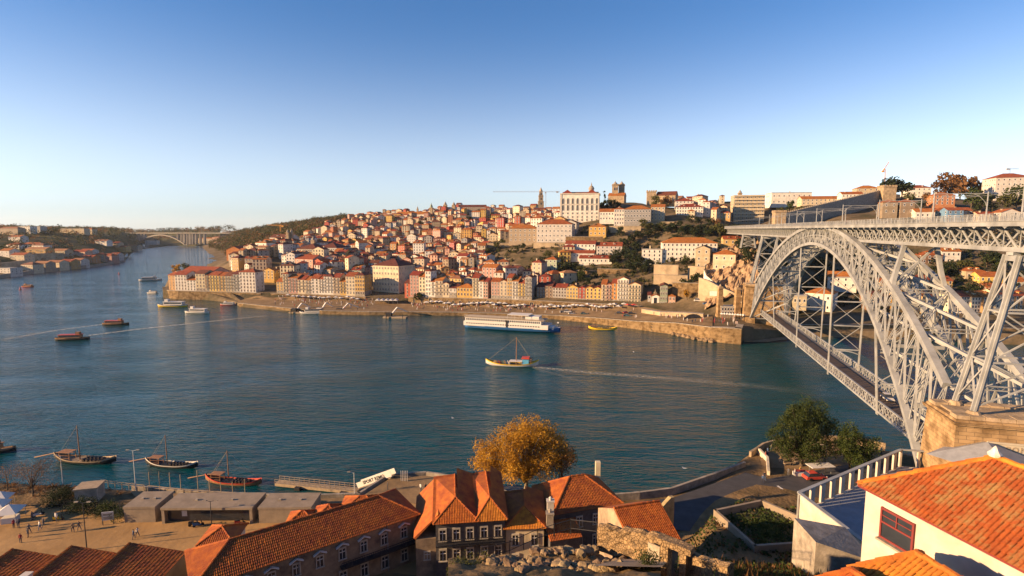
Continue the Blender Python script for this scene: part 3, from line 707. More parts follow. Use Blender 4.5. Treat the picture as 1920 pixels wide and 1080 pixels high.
def house(name, p, rz, w, d, h, wall, roof, rtype='hip', storeys=3, cols=3, det=1, label=None, cat='house', group=None, ww=1.0, wh=1.7, k=0.42, plinth=0.0, trim=None, bal=False, chim=None, sides=True, ground=True, ctrl=True):
    wm = [WM(wall)] + ([M_stone2] if plinth else [])
    me = wall_mb(w, d, h, rtype, plinth=plinth, k=k).mesh(name, wm)
    o = link(name, me, None, p, rz, label=label, cat=cat, group=group)
    rm = roof_mb(w, d, h, rtype, k=k).mesh('roof', [RM(roof) if rtype != 'flat' else WM('grey')]); ro = link('roof', rm, o)
    fr = face_grid(w, h, storeys, cols, ww, wh)
    if not ground: fr = fr[cols:]
    nside = max(1, int(d / 3.6)); sd = face_grid(d, h, storeys, nside, ww, wh) if sides else []
    if not ground: sd = sd[nside:]
    tr = trim or M_wtrim
    if det >= 2:      # each window a part of its own
        me = window_unit(tr)
        for x, z, a, b in fr: link('window', me, o, (x, 0, z), 0, (a * 1.15, 1, b * 1.12))
        for x, z, a, b in sd:
            if R.random() < 0.75: link('window', me, o, (0, d - x, z), -pi / 2, (a, 1, b))
            if R.random() < 0.75: link('window', me, o, (w, x, z), pi / 2, (a, 1, b))
        if bal:
            for s in range(1, storeys):
                sh = h / storeys; z = sh * s + 0.08; mb = MB(); mb.box((w / 2, -.4, z), (w * .92, .8, .12), mi=0)
                mb.bar((w * .04, -.78, z + 1.0), (w * .96, -.78, z + 1.0), .06, .06, mi=1)
                n = int(w / .45)
                for i in range(n + 1): mb.bar((w * .04 + w * .92 * i / n, -.78, z + .05), (w * .04 + w * .92 * i / n, -.78, z + 1.0), .025, .025, mi=1)
                link('balcony', mb.mesh('balcony', [M_stone2, M_iron_d]), o)
        if ground and False: pass
    else:
        mb = MB()
        def win(q, ux, n, a, b):
            q = V(q); ux = V(ux); n = V(n); uz = V((0, 0, 1))
            def rect(hw, hz, off, mi): mb.quad(q - ux * hw - uz * hz + n * off, q + ux * hw - uz * hz + n * off, q + ux * hw + uz * hz + n * off, q - ux * hw + uz * hz + n * off, mi)
            rect(a * .62, b * .6, .03, 0); rect(a * .46, b * .47, .06, 1)
        for x, z, a, b in fr: win((x, 0, z), (1, 0, 0), (0, -1, 0), a, b)
        for x, z, a, b in sd:
            if R.random() < 0.7: win((0, d - x, z), (0, -1, 0), (-1, 0, 0), a, b)
            if R.random() < 0.7: win((w, x, z), (0, 1, 0), (1, 0, 0), a, b)
        link('glazing', mb.mesh('glazing', [tr, M_pane]), o, kind='stuff')
    if chim if chim is not None else R.random() < 0.6:
        mb = MB(); cx, cy = w * R.uniform(.2, .8), d * R.uniform(.35, .7); mb.box((cx, cy, h + 1.2), (.9, .6, 2.6)); mb.box((cx, cy, h + 2.6), (1.1, .8, .2)); link('chimney', mb.mesh('chimney', [WM('cream')]), o)
    if det == 1 and rtype in ('hip', 'gable') and w > 7 and R.random() < .35:
        for xx in ((w * .5,) if w < 10 else (w * .3, w * .7)):
            mb = MB(); yy = d * .16; zz = h + (yy + .35) * k; mb.box((xx, yy + .9, zz + .35), (1.3, 1.8, 1.3), mi=0); mb.quad((xx - .4, yy - .03, zz - .1), (xx + .4, yy - .03, zz - .1), (xx + .4, yy - .03, zz + .75), (xx - .4, yy - .03, zz + .75), 2); mb.hexa([(xx - .85, yy - .2, zz + 1.0), (xx + .85, yy - .2, zz + 1.0), (xx + .85, yy + 2, zz + 1.0), (xx - .85, yy + 2, zz + 1.0)], [(xx - .1, yy - .2, zz + 1.5), (xx + .1, yy - .2, zz + 1.5), (xx + .1, yy + 2, zz + 1.5), (xx - .1, yy + 2, zz + 1.5)], 1); link('dormer', mb.mesh('dormer', [WM(wall), RM(roof) if rtype != 'flat' else WM(wall), M_pane]), o)
    ca, sa = cos(rz), sin(rz); c = V(p) + V((ca * w / 2 - sa * d / 2, sa * w / 2 + ca * d / 2, h * .6))
    if ctrl:
        for fx, fy in ((0, 0), (w, 0), (w, d), (0, d), (w / 2, d / 2)): add_ctrl((p[0] + ca * fx - sa * fy, p[1] + sa * fx + ca * fy, p[2]))
    FOOT.append((c.x, c.y, (w + d) * .27)); HOUSES.append((o, PIX(c), wall, roof, storeys, rtype, w * h / max(c.y, 1) ** 2))
    return o
def frame_from(p0, p1):
    d = V((p1[0] - p0[0], p1[1] - p0[1], 0)); return atan2(d.y, d.x), d.length
def row(pts, items, zfun, det=2, dep=11, group=None, **kw):
    """terraced houses: items = (px0, px1, ybase, yeave, wall, roof, rtype, storeys, cols, bal, label)"""
    for it in items:
        x0, x1, yb, ye, wall, roof, rt, st, cols, bal, label = it
        def at(px):
            for (a, da), (b, db) in zip(pts, pts[1:]):
                if px <= b or (b, db) == pts[-1]: t = (px - a) / (b - a); return da + (db - da) * t
        D0, D1 = at(x0), at(x1); A, C = P(x0, yb, D0), P(x1, yb, D1); z = (A.z + C.z) / 2
        h = (ray(0, ye)[1] - ray(0, yb)[1]) * (D0 + D1) / 2
        rz, w = frame_from(A, C); A.z = z
        house('riverfront_house', A, rz, w - .03, dep + R.uniform(-1, 2), h, wall, roof, rt, st, cols, det, label, 'house', group, bal=bal and R.random() < .6, plinth=h / st * .9 if R.random() < .35 else 0, trim=R.choice([M_wtrim, M_wtrim, M_rtrim, M_gtrim]), ww=.95, wh=1.75, **kw)
def bld(name, px0, px1, yb, ye, D, dep, wall, roof, rt, st, cols, phi, label, cat='building', det=1, **kw):
    phi = radians(phi); A = P(px0, yb, D); a1 = ray(px1, yb)[0]
    t = (a1 * D - A.x) / (cos(phi) + a1 * sin(phi)); h = (ray(0, ye)[1] - ray(0, yb)[1]) * D
    return house(name, A, -phi, t, dep, h, wall, roof, rt, st, cols, det, label, cat, **kw)

# ---------- terraces along the water
QA = [(316, 436), (330, 432), (480, 418)]
rowA = [(317, 329, 543, 516, 'ochre', 'red', 'gable', 5, 2, False), (329, 351, 544, 515, 'white', 'red', 'gable', 5, 4, False), (351, 368, 545, 525, 'white', 'orange', 'gable', 4, 3, True), (368, 386, 546, 513, 'beige', 'brown', 'gable', 5, 3, False),
 (386, 394, 546, 516, 'brown', 'brown', 'gable', 5, 1, True), (394, 410, 546, 516, 'yellow', 'red', 'gable', 5, 3, True), (410, 423, 546, 517, 'ochre', 'orange', 'gable', 5, 2, True), (423, 438, 547, 517, 'beige', 'brown', 'gable', 5, 3, True),
 (438, 450, 547, 514, 'grey', 'brown', 'gable', 5, 2, True), (450, 480, 548, 510, 'white', 'red', 'hip', 6, 5, True)]
ORD = ['first', 'second', 'third', 'fourth', 'fifth', 'sixth', 'seventh', 'eighth', 'ninth', 'tenth', 'eleventh', 'twelfth', 'thirteenth', 'fourteenth', 'fifteenth', 'sixteenth', 'seventeenth', 'eighteenth', 'nineteenth', 'twentieth']
NUM = {1: 'one', 2: 'two', 3: 'three', 4: 'four', 5: 'five', 6: 'six', 7: 'seven'}
def labelled(rw, where):
    out = []
    for i, r in enumerate(rw):
        wd = 'narrow ' if r[1] - r[0] < 14 else ''
        out.append(r + ('%s%s %s-storey riverfront house, %s from the left %s' % (wd, r[4], NUM[r[7]], ORD[i], where),))
    return out
row(QA, labelled(rowA, 'on the walled promontory'), None, group='houses on the walled promontory')
QB = [(518, 413), (684, 398)]
rowB = [(519, 531, 549, 528, 'ochre', 'orange', 'gable', 4, 2, True), (531, 542, 549, 513, 'cream', 'red', 'hip', 6, 2, True), (542, 559, 549, 521, 'pink', 'orange', 'gable', 5, 3, True), (559, 573, 549, 524, 'cream', 'red', 'gable', 4, 2, True), (573, 584, 550, 525, 'cream', 'orange', 'gable', 4, 2, True),
 (584, 598, 550, 522, 'white', 'red', 'gable', 5, 2, False), (598, 608, 550, 523, 'white', 'red', 'gable', 5, 2, True), (608, 625, 550, 518, 'white', 'brown', 'hip', 5, 3, True), (625, 638, 551, 520, 'cream', 'red', 'gable', 5, 2, True), (638, 649, 551, 528, 'yellow', 'orange', 'gable', 4, 2, True), (649, 666, 552, 518, 'cream', 'red', 'gable', 5, 3, True), (666, 684, 553, 516, 'yellow', 'brown', 'hip', 5, 4, False)]
row(QB, labelled(rowB, 'in terrace above the long quay wall'), None, group='terrace above the long quay wall')
QC = [(758, 392), (1010, 360)]
rowC = [(759, 769, 557, 531, 'red', 'brown', 'gable', 4, 1, False), (769, 786, 554, 516, 'pink', 'red', 'gable', 6, 3, False), (786, 798, 554, 519, 'cream', 'orange', 'gable', 5, 2, True), (798, 808, 554, 508, 'white', 'red', 'hip', 6, 2, True), (808, 816, 555, 528, 'white', 'orange', 'gable', 4, 1, True), (816, 830, 555, 526, 'cream', 'orange', 'gable', 4, 2, True), (830, 842, 555, 532, 'cream', 'red', 'front', 3, 2, True), (842, 856, 555, 540, 'white', 'brown', 'gable', 2, 2, False),
 (857, 886, 556, 539, 'yellow', 'orange', 'hip', 2, 5, False), (886, 898, 557, 521, 'cream', 'red', 'gable', 6, 2, True), (898, 906, 557, 527, 'white', 'orange', 'gable', 5, 1, True), (906, 915, 558, 528, 'pink', 'red', 'gable', 5, 2, True), (921, 937, 559, 528, 'pink', 'orange', 'gable', 5, 3, True), (937, 951, 560, 528, 'cream', 'orange', 'front', 5, 2, True), (951, 960, 560, 521, 'yellow', 'red', 'gable', 6, 2, True), (960, 972, 561, 527, 'white', 'orange', 'gable', 5, 2, True), (972, 984, 561, 531, 'yellow', 'red', 'gable', 5, 2, True), (984, 997, 562, 520, 'grey', 'red', 'front', 6, 2, True)]
row(QC, labelled(rowC, 'along the arcaded quay wall'), None, group='houses along the arcaded quay wall')
QD = [(1005, 366), (1210, 342)]
rowD = [(1006, 1022, 562, 538, 'brown', 'brown', 'gable', 4, 3, False), (1022, 1036, 562, 536, 'brown', 'brown', 'gable', 4, 2, False), (1036, 1062, 563, 539, 'grey', 'red', 'gable', 4, 5, False), (1062, 1084, 565, 539, 'yellow', 'orange', 'front', 4, 4, False), (1084, 1098, 565, 540, 'red', 'red', 'front', 4, 2, False), (1098, 1112, 566, 540, 'yellow', 'orange', 'front', 4, 2, False), (1112, 1127, 566, 541, 'yellow', 'red', 'front', 4, 2, True),
 (1127, 1136, 567, 533, 'cream', 'orange', 'gable', 5, 1, True), (1136, 1147, 568, 534, 'pink', 'orange', 'front', 5, 2, True), (1147, 1157, 568, 531, 'orange', 'red', 'gable', 5, 1, True), (1157, 1178, 569, 524, 'white', 'orange', 'front', 6, 4, True), (1178, 1201, 569, 534, 'cream', 'orange', 'front', 5, 4, True)]
row(QD, labelled(rowD, 'in the colourful row by the chapel'), None, group='colourful row by the chapel')

# ---------- buildings that can be picked out one by one
T = [
 ('corner_house', 700, 748, 546, 497, 418, 22, 'cream', 'brown', 'hip', 5, 9, 24, 'tall cream corner block behind the yellow house at the square', 2),
 ('warehouse', 336, 392, 520, 511, 470, 24, 'pink', 'red', 'gable', 1, 5, 20, 'long low warehouse with dark red roof behind the promontory houses', 1),
 ('church', 506, 545, 458, 445, 640, 18, 'white', 'brown', 'gable', 1, 5, 12, 'white gabled church nave with brown roof left of twin stone belfries', 1),
 ('white_block', 479, 500, 470, 455, 560, 14, 'white', 'orange', 'hip', 2, 2, 20, 'plain white block with orange roof near the left end of the hillside', 1),
 ('exchange_palace', 557, 594, 487, 466, 540, 26, 'stone', 'brown', 'hip', 3, 9, 14, 'grey stone palace with arcaded front, left of two alike', 1),
 ('exchange_palace', 596, 632, 485, 464, 545, 24, 'grey', 'brown', 'hip', 3, 9, 14, 'grey stone palace with arcaded front, right of two alike', 1),
 ('orange_warehouse', 425, 452, 485, 468, 640, 22, 'orange', 'red', 'front', 1, 1, 8, 'orange walled warehouse gable above the river bend', 1),
 ('red_roof_shed', 452, 480, 484, 472, 650, 20, 'beige', 'red', 'gable', 2, 4, 16, 'low beige shed with red roof right of the orange warehouse', 1),
 ('white_gable_house', 460, 478, 503, 488, 500, 16, 'white', 'brown', 'front', 2, 2, 10, 'white gable house standing behind the promontory terrace', 1),
 ('white_tall_house', 537, 553, 500, 476, 480, 14, 'white', 'brown', 'front', 4, 3, 10, 'tall white gable fronted house below the stone exchange palaces', 1),
 ('pink_gable_house', 554, 587, 502, 485, 478, 16, 'pink', 'red', 'gable', 2, 4, 24, 'salmon pink gabled house below the stone exchange palaces', 1),
 ('yellow_house', 494, 514, 523, 507, 452, 16, 'yellow', 'orange', 'front', 3, 3, 16, 'yellow gable house in the gap beside the shaded square', 1),
 ('hill_castle', 669, 683, 412, 403, 1180, 18, 'stone', 'dark', 'flat', 2, 3, 5, 'small castle like stone building on the far left skyline', 1),
 ('convent', 742, 800, 414, 402, 880, 22, 'white', 'orange', 'gable', 2, 9, 10, 'long white convent with orange roof on the ridge', 1),
 ('civic_block', 839, 862, 412, 389, 890, 24, 'white', 'orange', 'flat', 5, 7, 8, 'white five-storey block with many windows below twin domes', 1),
 ('stone_barracks', 863, 910, 397, 388, 905, 18, 'stone', 'brown', 'gable', 2, 12, 6, 'long dark stone building on the ridge right of twin domes', 1),
 ('seminary_wing', 954, 1006, 454, 428, 500, 16, 'beige', 'orange', 'hip', 3, 6, 14, 'long beige wing with orange roof left of big white seminary', 1),
 ('white_seminary', 1006, 1072, 455, 420, 485, 20, 'white', 'orange', 'hip', 4, 9, 14, 'big white seminary with orange hip roof and four window rows', 1),
 ('upper_white_house', 998, 1040, 424, 410, 560, 16, 'cream', 'orange', 'hip', 2, 6, 12, 'cream hall with orange roof behind the white seminary', 1),
 ('white_row_house', 1124, 1151, 414, 397, 500, 14, 'white', 'orange', 'gable', 2, 5, 12, 'white two-storey house with orange roof right below the palace', 1),
 ('white_row_house', 1151, 1170, 422, 392, 495, 14, 'white', 'orange', 'hip', 4, 4, 12, 'tall white house with orange roof and dark windows below cathedral', 1),
 ('blue_tile_house', 1170, 1220, 418, 392, 490, 16, 'grey', 'orange', 'hip', 3, 9, 12, 'wide grey tiled house with orange roof below the cathedral', 1),
 ('terrace_house', 1220, 1246, 412, 388, 500, 12, 'beige', 'orange', 'gable', 4, 4, 18, 'beige stepped house with orange roof below the apse church', 1),
 ('white_chancery', 1266, 1300, 392, 377, 540, 18, 'white', 'red', 'hip', 3, 5, 14, 'white house with pyramid roof on the ridge below grey church', 1),
 ('white_long_house', 1268, 1318, 404, 388, 515, 14, 'white', 'red', 'hip', 3, 10, 14, 'long white house with many dark windows on the shaded ridge', 1),
 ('yellow_villa', 1104, 1136, 442, 425, 480, 14, 'yellow', 'orange', 'hip', 2, 4, 18, 'ochre yellow villa below the palace corner', 1),
 ('terraced_convent', 1060, 1116, 472, 457, 452, 12, 'white', 'red', 'gable', 2, 8, 14, 'white terraced convent building, upper left wing', 1),
 ('terraced_convent', 1118, 1166, 479, 461, 446, 14, 'white', 'red', 'gable', 3, 6, 14, 'white terraced convent building, upper right wing beside dark trees', 1),
 ('terraced_convent', 1053, 1114, 484, 474, 440, 10, 'white', 'red', 'gable', 1, 9, 14, 'low white terraced convent building, middle strip', 1),
 ('terraced_convent', 1086, 1147, 493, 484, 430, 10, 'white', 'red', 'gable', 1, 8, 14, 'low white terraced convent building, lowest strip', 1),
 ('modern_annex', 1203, 1241, 489, 468, 402, 16, 'white', 'dark', 'flat', 3, 4, 14, 'white flat roofed annex left of the long white building', 1),
 ('long_white_hall', 1241, 1344, 489, 455, 400, 18, 'white', 'orange', 'hip', 4, 13, 12, 'long bright white building with orange red roof on the slope', 1),
 ('stone_hall', 1303, 1330, 504, 466, 372, 22, 'beige', 'dark', 'front', 3, 2, 24, 'narrow cream stone hall with dark gabled roof beside cliff', 1),
 ('cream_house', 1336, 1378, 508, 476, 352, 12, 'cream', 'orange', 'hip', 2, 3, 30, 'plain cream house with orange roof on the cliff edge', 1),
 ('red_roof_house', 1356, 1392, 460, 448, 400, 10, 'ochre', 'red', 'gable', 1, 3, 12, 'low house with red roof under the end of the bridge', 1),
 ('stone_tank', 1392, 1418, 458, 440, 405, 10, 'stone', 'dark', 'flat', 1, 1, 20, 'square granite block under the upper deck by the cliff', 1),
 ('apartment_block', 1374, 1432, 419, 367, 560, 18, 'beige', 'dark', 'flat', 8, 8, 12, 'tall concrete apartment block with rows of balconies at bridge end', 1),
 ('white_museum', 1446, 1521, 384, 362, 580, 20, 'white', 'dark', 'flat', 2, 8, 8, 'white modern hall with flat overhanging roof above the city wall', 1),
 ('gable_hall', 1503, 1575, 384, 373, 540, 14, 'cream', 'orange', 'gable', 2, 9, 10, 'long cream hall with orange roof behind the crenellated wall', 1),
 ('white_wall_house', 1578, 1618, 378, 364, 520, 12, 'white', 'orange', 'gable', 2, 6, 12, 'white house with orange roof above the crenellated wall', 1),
 ('tower_house', 1606, 1648, 366, 353, 530, 14, 'beige', 'orange', 'hip', 2, 4, 16, 'beige house with pointed orange roof beside the wall tower', 1),
 ('granite_pavilion', 1654, 1682, 402, 379, 428, 9, 'stone', 'orange', 'hip', 2, 2, 14, 'square granite pavilion with orange roof, left of the pair', 1),
 ('granite_pavilion', 1688, 1714, 402, 378, 424, 9, 'stone', 'orange', 'hip', 2, 2, 14, 'square granite pavilion with orange roof, right of the pair', 1),
 ('red_house', 1752, 1790, 384, 366, 450, 14, 'rust', 'orange', 'hip', 3, 4, 14, 'rust red house with orange roof under the brown trees', 1),
 ('orange_roof_house', 1716, 1752, 410, 397, 415, 12, 'white', 'orange', 'gable', 1, 4, 16, 'low white house with broad orange roof behind bridge railing', 1),
 ('orange_roof_house', 1750, 1790, 408, 396, 418, 14, 'cream', 'orange', 'hip', 2, 4, 16, 'cream house with wide orange roof left of the blue house', 1),
 ('blue_house', 1776, 1806, 410, 394, 405, 10, 'blue', 'orange', 'gable', 2, 3, 10, 'bright blue walled house behind the upper bridge deck', 1),
 ('stone_cottage', 1806, 1822, 410, 395, 410, 12, 'stone', 'orange', 'gable', 2, 2, 14, 'stone cottage touching the right side of the blue house', 1),
 ('white_cottage', 1834, 1862, 410, 402, 400, 10, 'cream', 'red', 'gable', 1, 3, 12, 'small cream cottage with red roof at right behind railing', 1),
 ('white_cottage', 1876, 1912, 412, 398, 395, 12, 'white', 'orange', 'front', 2, 2, 12, 'white gable cottage at the far right behind railing', 1),
 ('white_hotel', 1864, 1935, 376, 333, 520, 22, 'white', 'red', 'hip', 5, 7, 14, 'white five-storey block at the right edge of the skyline', 1),
 ('white_villa', 1700, 1745, 372, 352, 560, 14, 'white', 'red', 'hip', 3, 5, 12, 'white villa cluster between the pine and brown trees', 1),
 # seen through and under the bridge
 ('white_riverside_hall', 1508, 1560, 582, 548, 318, 16, 'white', 'orange', 'hip', 2, 3, 40, 'white hall with orange roof seen through the arch', 1),
 ('white_upper_house', 1551, 1606, 538, 518, 345, 14, 'white', 'orange', 'gable', 2, 4, 30, 'white house higher up the dark slope seen through the arch', 1),
 ('grey_shed', 1486, 1512, 572, 555, 310, 12, 'beige', 'brown', 'flat', 1, 3, 20, 'small beige flat shed left of the white hall under the arch', 1),
 ('brown_house', 1727, 1766, 502, 478, 372, 14, 'brown', 'orange', 'hip', 3, 4, 14, 'brown house with orange roof below the upper girder', 1),
 ('pale_blue_house', 1764, 1800, 494, 471, 370, 12, 'white', 'orange', 'gable', 2, 4, 14, 'pale house with orange roof below the upper girder', 1),
 ('small_stone_house', 1810, 1846, 524, 508, 345, 12, 'beige', 'orange', 'hip', 1, 3, 14, 'small beige house on the slope left of the lattice tower', 1),
 ('yellow_slope_house', 1836, 1880, 540, 518, 335, 12, 'yellow', 'orange', 'gable', 2, 4, 14, 'yellow house on the slope behind the lattice tower', 1),
]
for t in T: bld(*t[:14], det=t[14], **({'k': 0.34} if t[8] == 'gable' else {}))
ab = next(o for o in scene.objects if o.name == 'apartment_block')
bx_ = [v.co for v in ab.data.vertices]; wA = max(v.x for v in bx_); hA = max(v.z for v in bx_)
for i in range(1, 9):
    mb = MB(); mb.box((wA / 2, -.7, hA * i / 8 - .5), (wA * .98, 1.4, .9)); link('balcony', mb.mesh('balcony', [WM('cream')]), ab)
# shaded houses on the far bank to the right of the arch
rr = [(1640, 1672, 575, 556), (1672, 1700, 580, 552), (1700, 1728, 582, 552), (1728, 1752, 582, 556), (1780, 1800, 584, 556), (1800, 1820, 585, 556), (1820, 1842, 586, 557), (1842, 1866, 586, 556), (1866, 1892, 587, 552), (1892, 1925, 588, 555)]
for i, (a, b, yb, ye) in enumerate(rr):
    bld('quay_house', a, b, yb, ye, 304 - 0.03 * (a - 1640), 12, R.choice(['ochre', 'beige', 'brown', 'yellow', 'cream']), R.choice(['orange', 'red', 'brown']), 'gable', 4, 4, -6, 'quay house seen through bridge ironwork, %s from the left' % ORD[i], 'house', 1)
rr = [(1650, 1690, 548, 530), (1700, 1740, 545, 524), (1745, 1785, 548, 526), (1850, 1890, 560, 540), (1895, 1930, 552, 528), (1880, 1925, 512, 495), (1826, 1864, 492, 480)]
for i, (a, b, yb, ye) in enumerate(rr):
    D = 330 + 1.1 * (555 - yb); bld('slope_house', a, b, yb, ye, D, 12, R.choice(['ochre', 'beige', 'white', 'brown', 'cream']), R.choice(['orange', 'red']), 'gable', 3, 4, 10, 'slope house with tiled roof behind the bridge, %s from the left' % ORD[i], 'house', 1)

# ---------- landmarks with their own shapes
def pyramid(mb, c, w, h, yaw=0, mi=0):
    ca, sa = cos(yaw), sin(yaw); q = [(c[0] + (x * ca - y * sa) * w / 2, c[1] + (x * sa + y * ca) * w / 2, c[2]) for x, y in ((-1, -1), (1, -1), (1, 1), (-1, 1))]
    mb.add(q + [(c[0], c[1], c[2] + h)], [(0, 1, 4), (1, 2, 4), (2, 3, 4), (3, 0, 4), (3, 2, 1, 0)], mi)
def arch_unit(trim):
    mb = MB(); n = 8; out = [(-.5, -.5)] + [(-.5 * cos(pi * i / n), .25 + .35 * sin(pi * i / n)) for i in range(n + 1)] + [(.5, -.5)]
    inn = [(x * .74, z * .9 - .02) for x, z in out]; m = len(out)
    mb.add([(x, -.16, z) for x, z in out] + [(x, -.16, z) for x, z in inn], [(i, i + 1, m + i + 1, m + i)[::-1] for i in range(m - 1)], 0)
    mb.add([(x, -.16, z) for x, z in out] + [(x, .05, z) for x, z in out], [(i, i + 1, m + i + 1, m + i) for i in range(m - 1)], 0)
    mb.add([(x, -.03, z) for x, z in inn], [tuple(range(m))[::-1]], 1)
    mb.box((0, -.05, 0), (.05, .05, 1.0), mi=0)
    return mb.mesh('arched_window', [trim, M_pane])
AW = arch_unit(M_trim)
# bishop's palace
D = 540; A = P(1051, 416, D); phi = radians(10); a1 = ray(1123, 416)[0]; W = (a1 * D - A.x) / (cos(phi) + a1 * sin(phi)); H = (ray(0, 364)[1] - ray(0, 416)[1]) * D
pal = link('bishops_palace', wall_mb(W, 30, H, 'hip').mesh('bishops_palace', [WM('white')]), None, A, -phi, label='large white palace with rows of arched windows on the hilltop', cat='palace')
for s, (zc, wh, ww) in enumerate(((.74, .2, 2.5), (.5, .2, 2.5), (.31, .07, 1.8), (.18, .07, 1.5), (.07, .08, 1.5))):
    for c in range(8): link('window', AW if s < 2 else window_unit(M_wtrim), pal, (W * (c + .5) / 8, -.02, H * zc), 0, (ww, 1, H * wh))
for c in range(6):
    for zc in (.74, .5): link('window', AW, pal, (W, 30 * (c + .5) / 6, H * zc), pi / 2, (2.2, 1, H * .17))
mb = MB(); mb.box((W / 2, 15, H + .3), (W + 1.4, 31.4, .9)); mb.box((W / 2, -.25, H * .62), (W, .5, .4)); mb.box((-.02, 15, H / 2), (1.2, 30.6, H - .3)); 
for x in (.55, W - .55): mb.box((x, -.12, H / 2), (1.1, .5, H - .3))
link('cornice', mb.mesh('cornice', [M_trim]), pal)
for i, x in enumerate((W * .16, W * .8)):
    mb = MB(); w2 = 11; pyramid(mb, (x, 8, H + .75), w2, 4.2); link('roof', mb.mesh('roof', [RM('red')]), pal)
mb = MB(); mb.box((W / 2, 19, H + 1.6), (W - 2, 18, 2)); link('roof', mb.mesh('attic_roof', [RM('brown')]), pal)
mb = MB(); c = (W * .78, 16, H + 1); mb.lathe(c, [(2.6, 0), (2.6, 4.6), (3.0, 4.8), (3.0, 5.2), (2.5, 6.4), (1.6, 7.6), (.6, 8.4), (.5, 9.6), (.1, 11.5)], 12); link('lantern', mb.mesh('lantern', [M_stone2]), pal)
# cathedral
def tower_block(mb, c, w, h, yaw, merl=True, mi=0):
    mb.box((c[0], c[1], c[2] + h / 2 - 2), (w, w, h + 4), yaw, mi); mb.box((c[0], c[1], c[2] + h), (w + .8, w + .8, .5), yaw, mi)
    if merl:
        for i in range(5):
            for s in (-1, 1):
                for ax in (0, 1):
                    o = (-.45 + .225 * i) * w; x, y = (o, s * w * .48) if ax == 0 else (s * w * .48, o)
                    mb.box((c[0] + x * cos(yaw) - y * sin(yaw), c[1] + x * sin(yaw) + y * cos(yaw), c[2] + h + .9), (w * .12, w * .12, 1.3), yaw, mi)
add_ctrl(P(1152, 378, 600)); add_ctrl(P(1165, 378, 600)); add_ctrl(P(1221, 382, 570)); add_ctrl(P(1250, 382, 562)); add_ctrl(P(1014, 396, 900)); add_ctrl(P(1085, 416, 548)); add_ctrl(P(1110, 416, 560)); add_ctrl(P(1055, 416, 541)); add_ctrl(P(1120, 416, 538))
for q in (835, 851): add_ctrl(P(q, 394, 890))
add_ctrl(P(809, 402, 880)); add_ctrl(P(1348, 392, 700)); add_ctrl(P(1387, 372, 640)); add_ctrl(P(1658, 352, 620))
c0 = P(1152, 378, 600); cat_ = thing('cathedral', c0, 'granite cathedral with twin domed belfries and orange nave roof', 'church')
for i, (px, Dd) in enumerate(((1153, 600), (1165, 606))):
    p = P(px, 378, Dd); h = (ray(0, 348)[1] - ray(0, 378)[1]) * Dd; mb = MB(); tower_block(mb, p, 6.6, h, -.2); t = mb.obj('belfry', M_stone, cat_)
    mb = MB(); mb.lathe((p.x, p.y, p.z + h + .2), [(2.6, 0), (2.6, 1.2), (2.2, 2.2), (1.2, 3.2), (.4, 3.8), (.3, 5)], 10); mb.obj('dome', M_stone2, t, o=c0)
    mb = MB(); mb.box((p.x - 1.2, p.y - 3.2, p.z + h * .78), (1.3, .4, 3), -.2); mb.box((p.x + 1.2, p.y - 3.5, p.z + h * .78), (1.3, .4, 3), -.2); mb.obj('bell_opening', M_pane, t, o=c0)
mb = MB(); a, b = P(1140, 376, 594), P(1170, 376, 588); rz, wn_ = frame_from(a, b); nv = roof_mb(wn_, 16, 5.2, 'gable'); link('nave_roof', nv.mesh('nave_roof', [RM('orange')]), cat_, a - c0, rz); link('nave', wall_mb(wn_, 16, 5.2, 'gable').mesh('nave', [M_stone]), cat_, a - c0, rz)
# church with battlemented tower and long nave
c0 = P(1240, 382, 570); ch = thing('hilltop_church', c0, 'brown stone church with square battlemented tower and long roof', 'church')
mb = MB(); p = P(1221, 382, 570); tower_block(mb, p, 9.5, (ray(0, 360)[1] - ray(0, 382)[1]) * 570, -.2); mb.obj('tower', M_stone, ch)
a, b = P(1230, 382, 565), P(1266, 382, 556); rz, wn_ = frame_from(a, b); link('nave', wall_mb(wn_, 14, 8.5, 'gable', k=.6).mesh('nave', [M_stone]), ch, a - c0, rz); link('nave_roof', roof_mb(wn_, 14, 8.5, 'gable', k=.6).mesh('nave_roof', [RM('brown')]), ch, a - c0, rz)
for i in range(4): link('window', AW, ch, a - c0 + V((cos(rz), sin(rz), 0)) * wn_ * (i + .5) / 4 + V((0, -.05, 5)), rz, (1.6, 1, 4))
# clock tower (tall slender baroque tower)
c0 = P(1014, 398, 900); z0 = c0.z
mb = MB(); f = 900 / 1000.0
mb.box((c0.x, c0.y, z0 + 8), (9.5, 9.5, 18)); mb.box((c0.x, c0.y, z0 + 17.5), (10.5, 10.5, .8)); mb.box((c0.x, c0.y, z0 + 22), (7.6, 7.6, 9)); mb.box((c0.x, c0.y, z0 + 26.8), (8.6, 8.6, .8)); mb.box((c0.x, c0.y, z0 + 30.5), (5.6, 5.6, 7))
ct = mb.obj('bell_tower', M_stone, o=c0, label='tall slender baroque stone tower on the skyline beside crane', cat='tower')
mb = MB(); mb.lathe((c0.x, c0.y, z0 + 34), [(3.2, 0), (3, 1), (2.0, 3), (1.3, 4), (.9, 5.5), (.3, 6.5), (.1, 8)], 8); mb.obj('spire', M_stone, ct)
for k in range(4):
    mb = MB(); x, y = ((-3, -3), (3, -3), (3, 3), (-3, 3))[k]; mb.lathe((c0.x + x, c0.y + y, z0 + 27), [(.5, 0), (.5, 1), (.2, 2), (.05, 3)], 6); mb.obj('pinnacle', M_stone, ct)
for dz in (6, 14, 22, 30):
    mb = MB(); mb.box((c0.x, c0.y - 4.9 + (0 if dz < 17 else 1.0 if dz < 27 else 2.0), z0 + dz), (1.4, .3, 3)); mb.obj('opening', M_pane, ct)
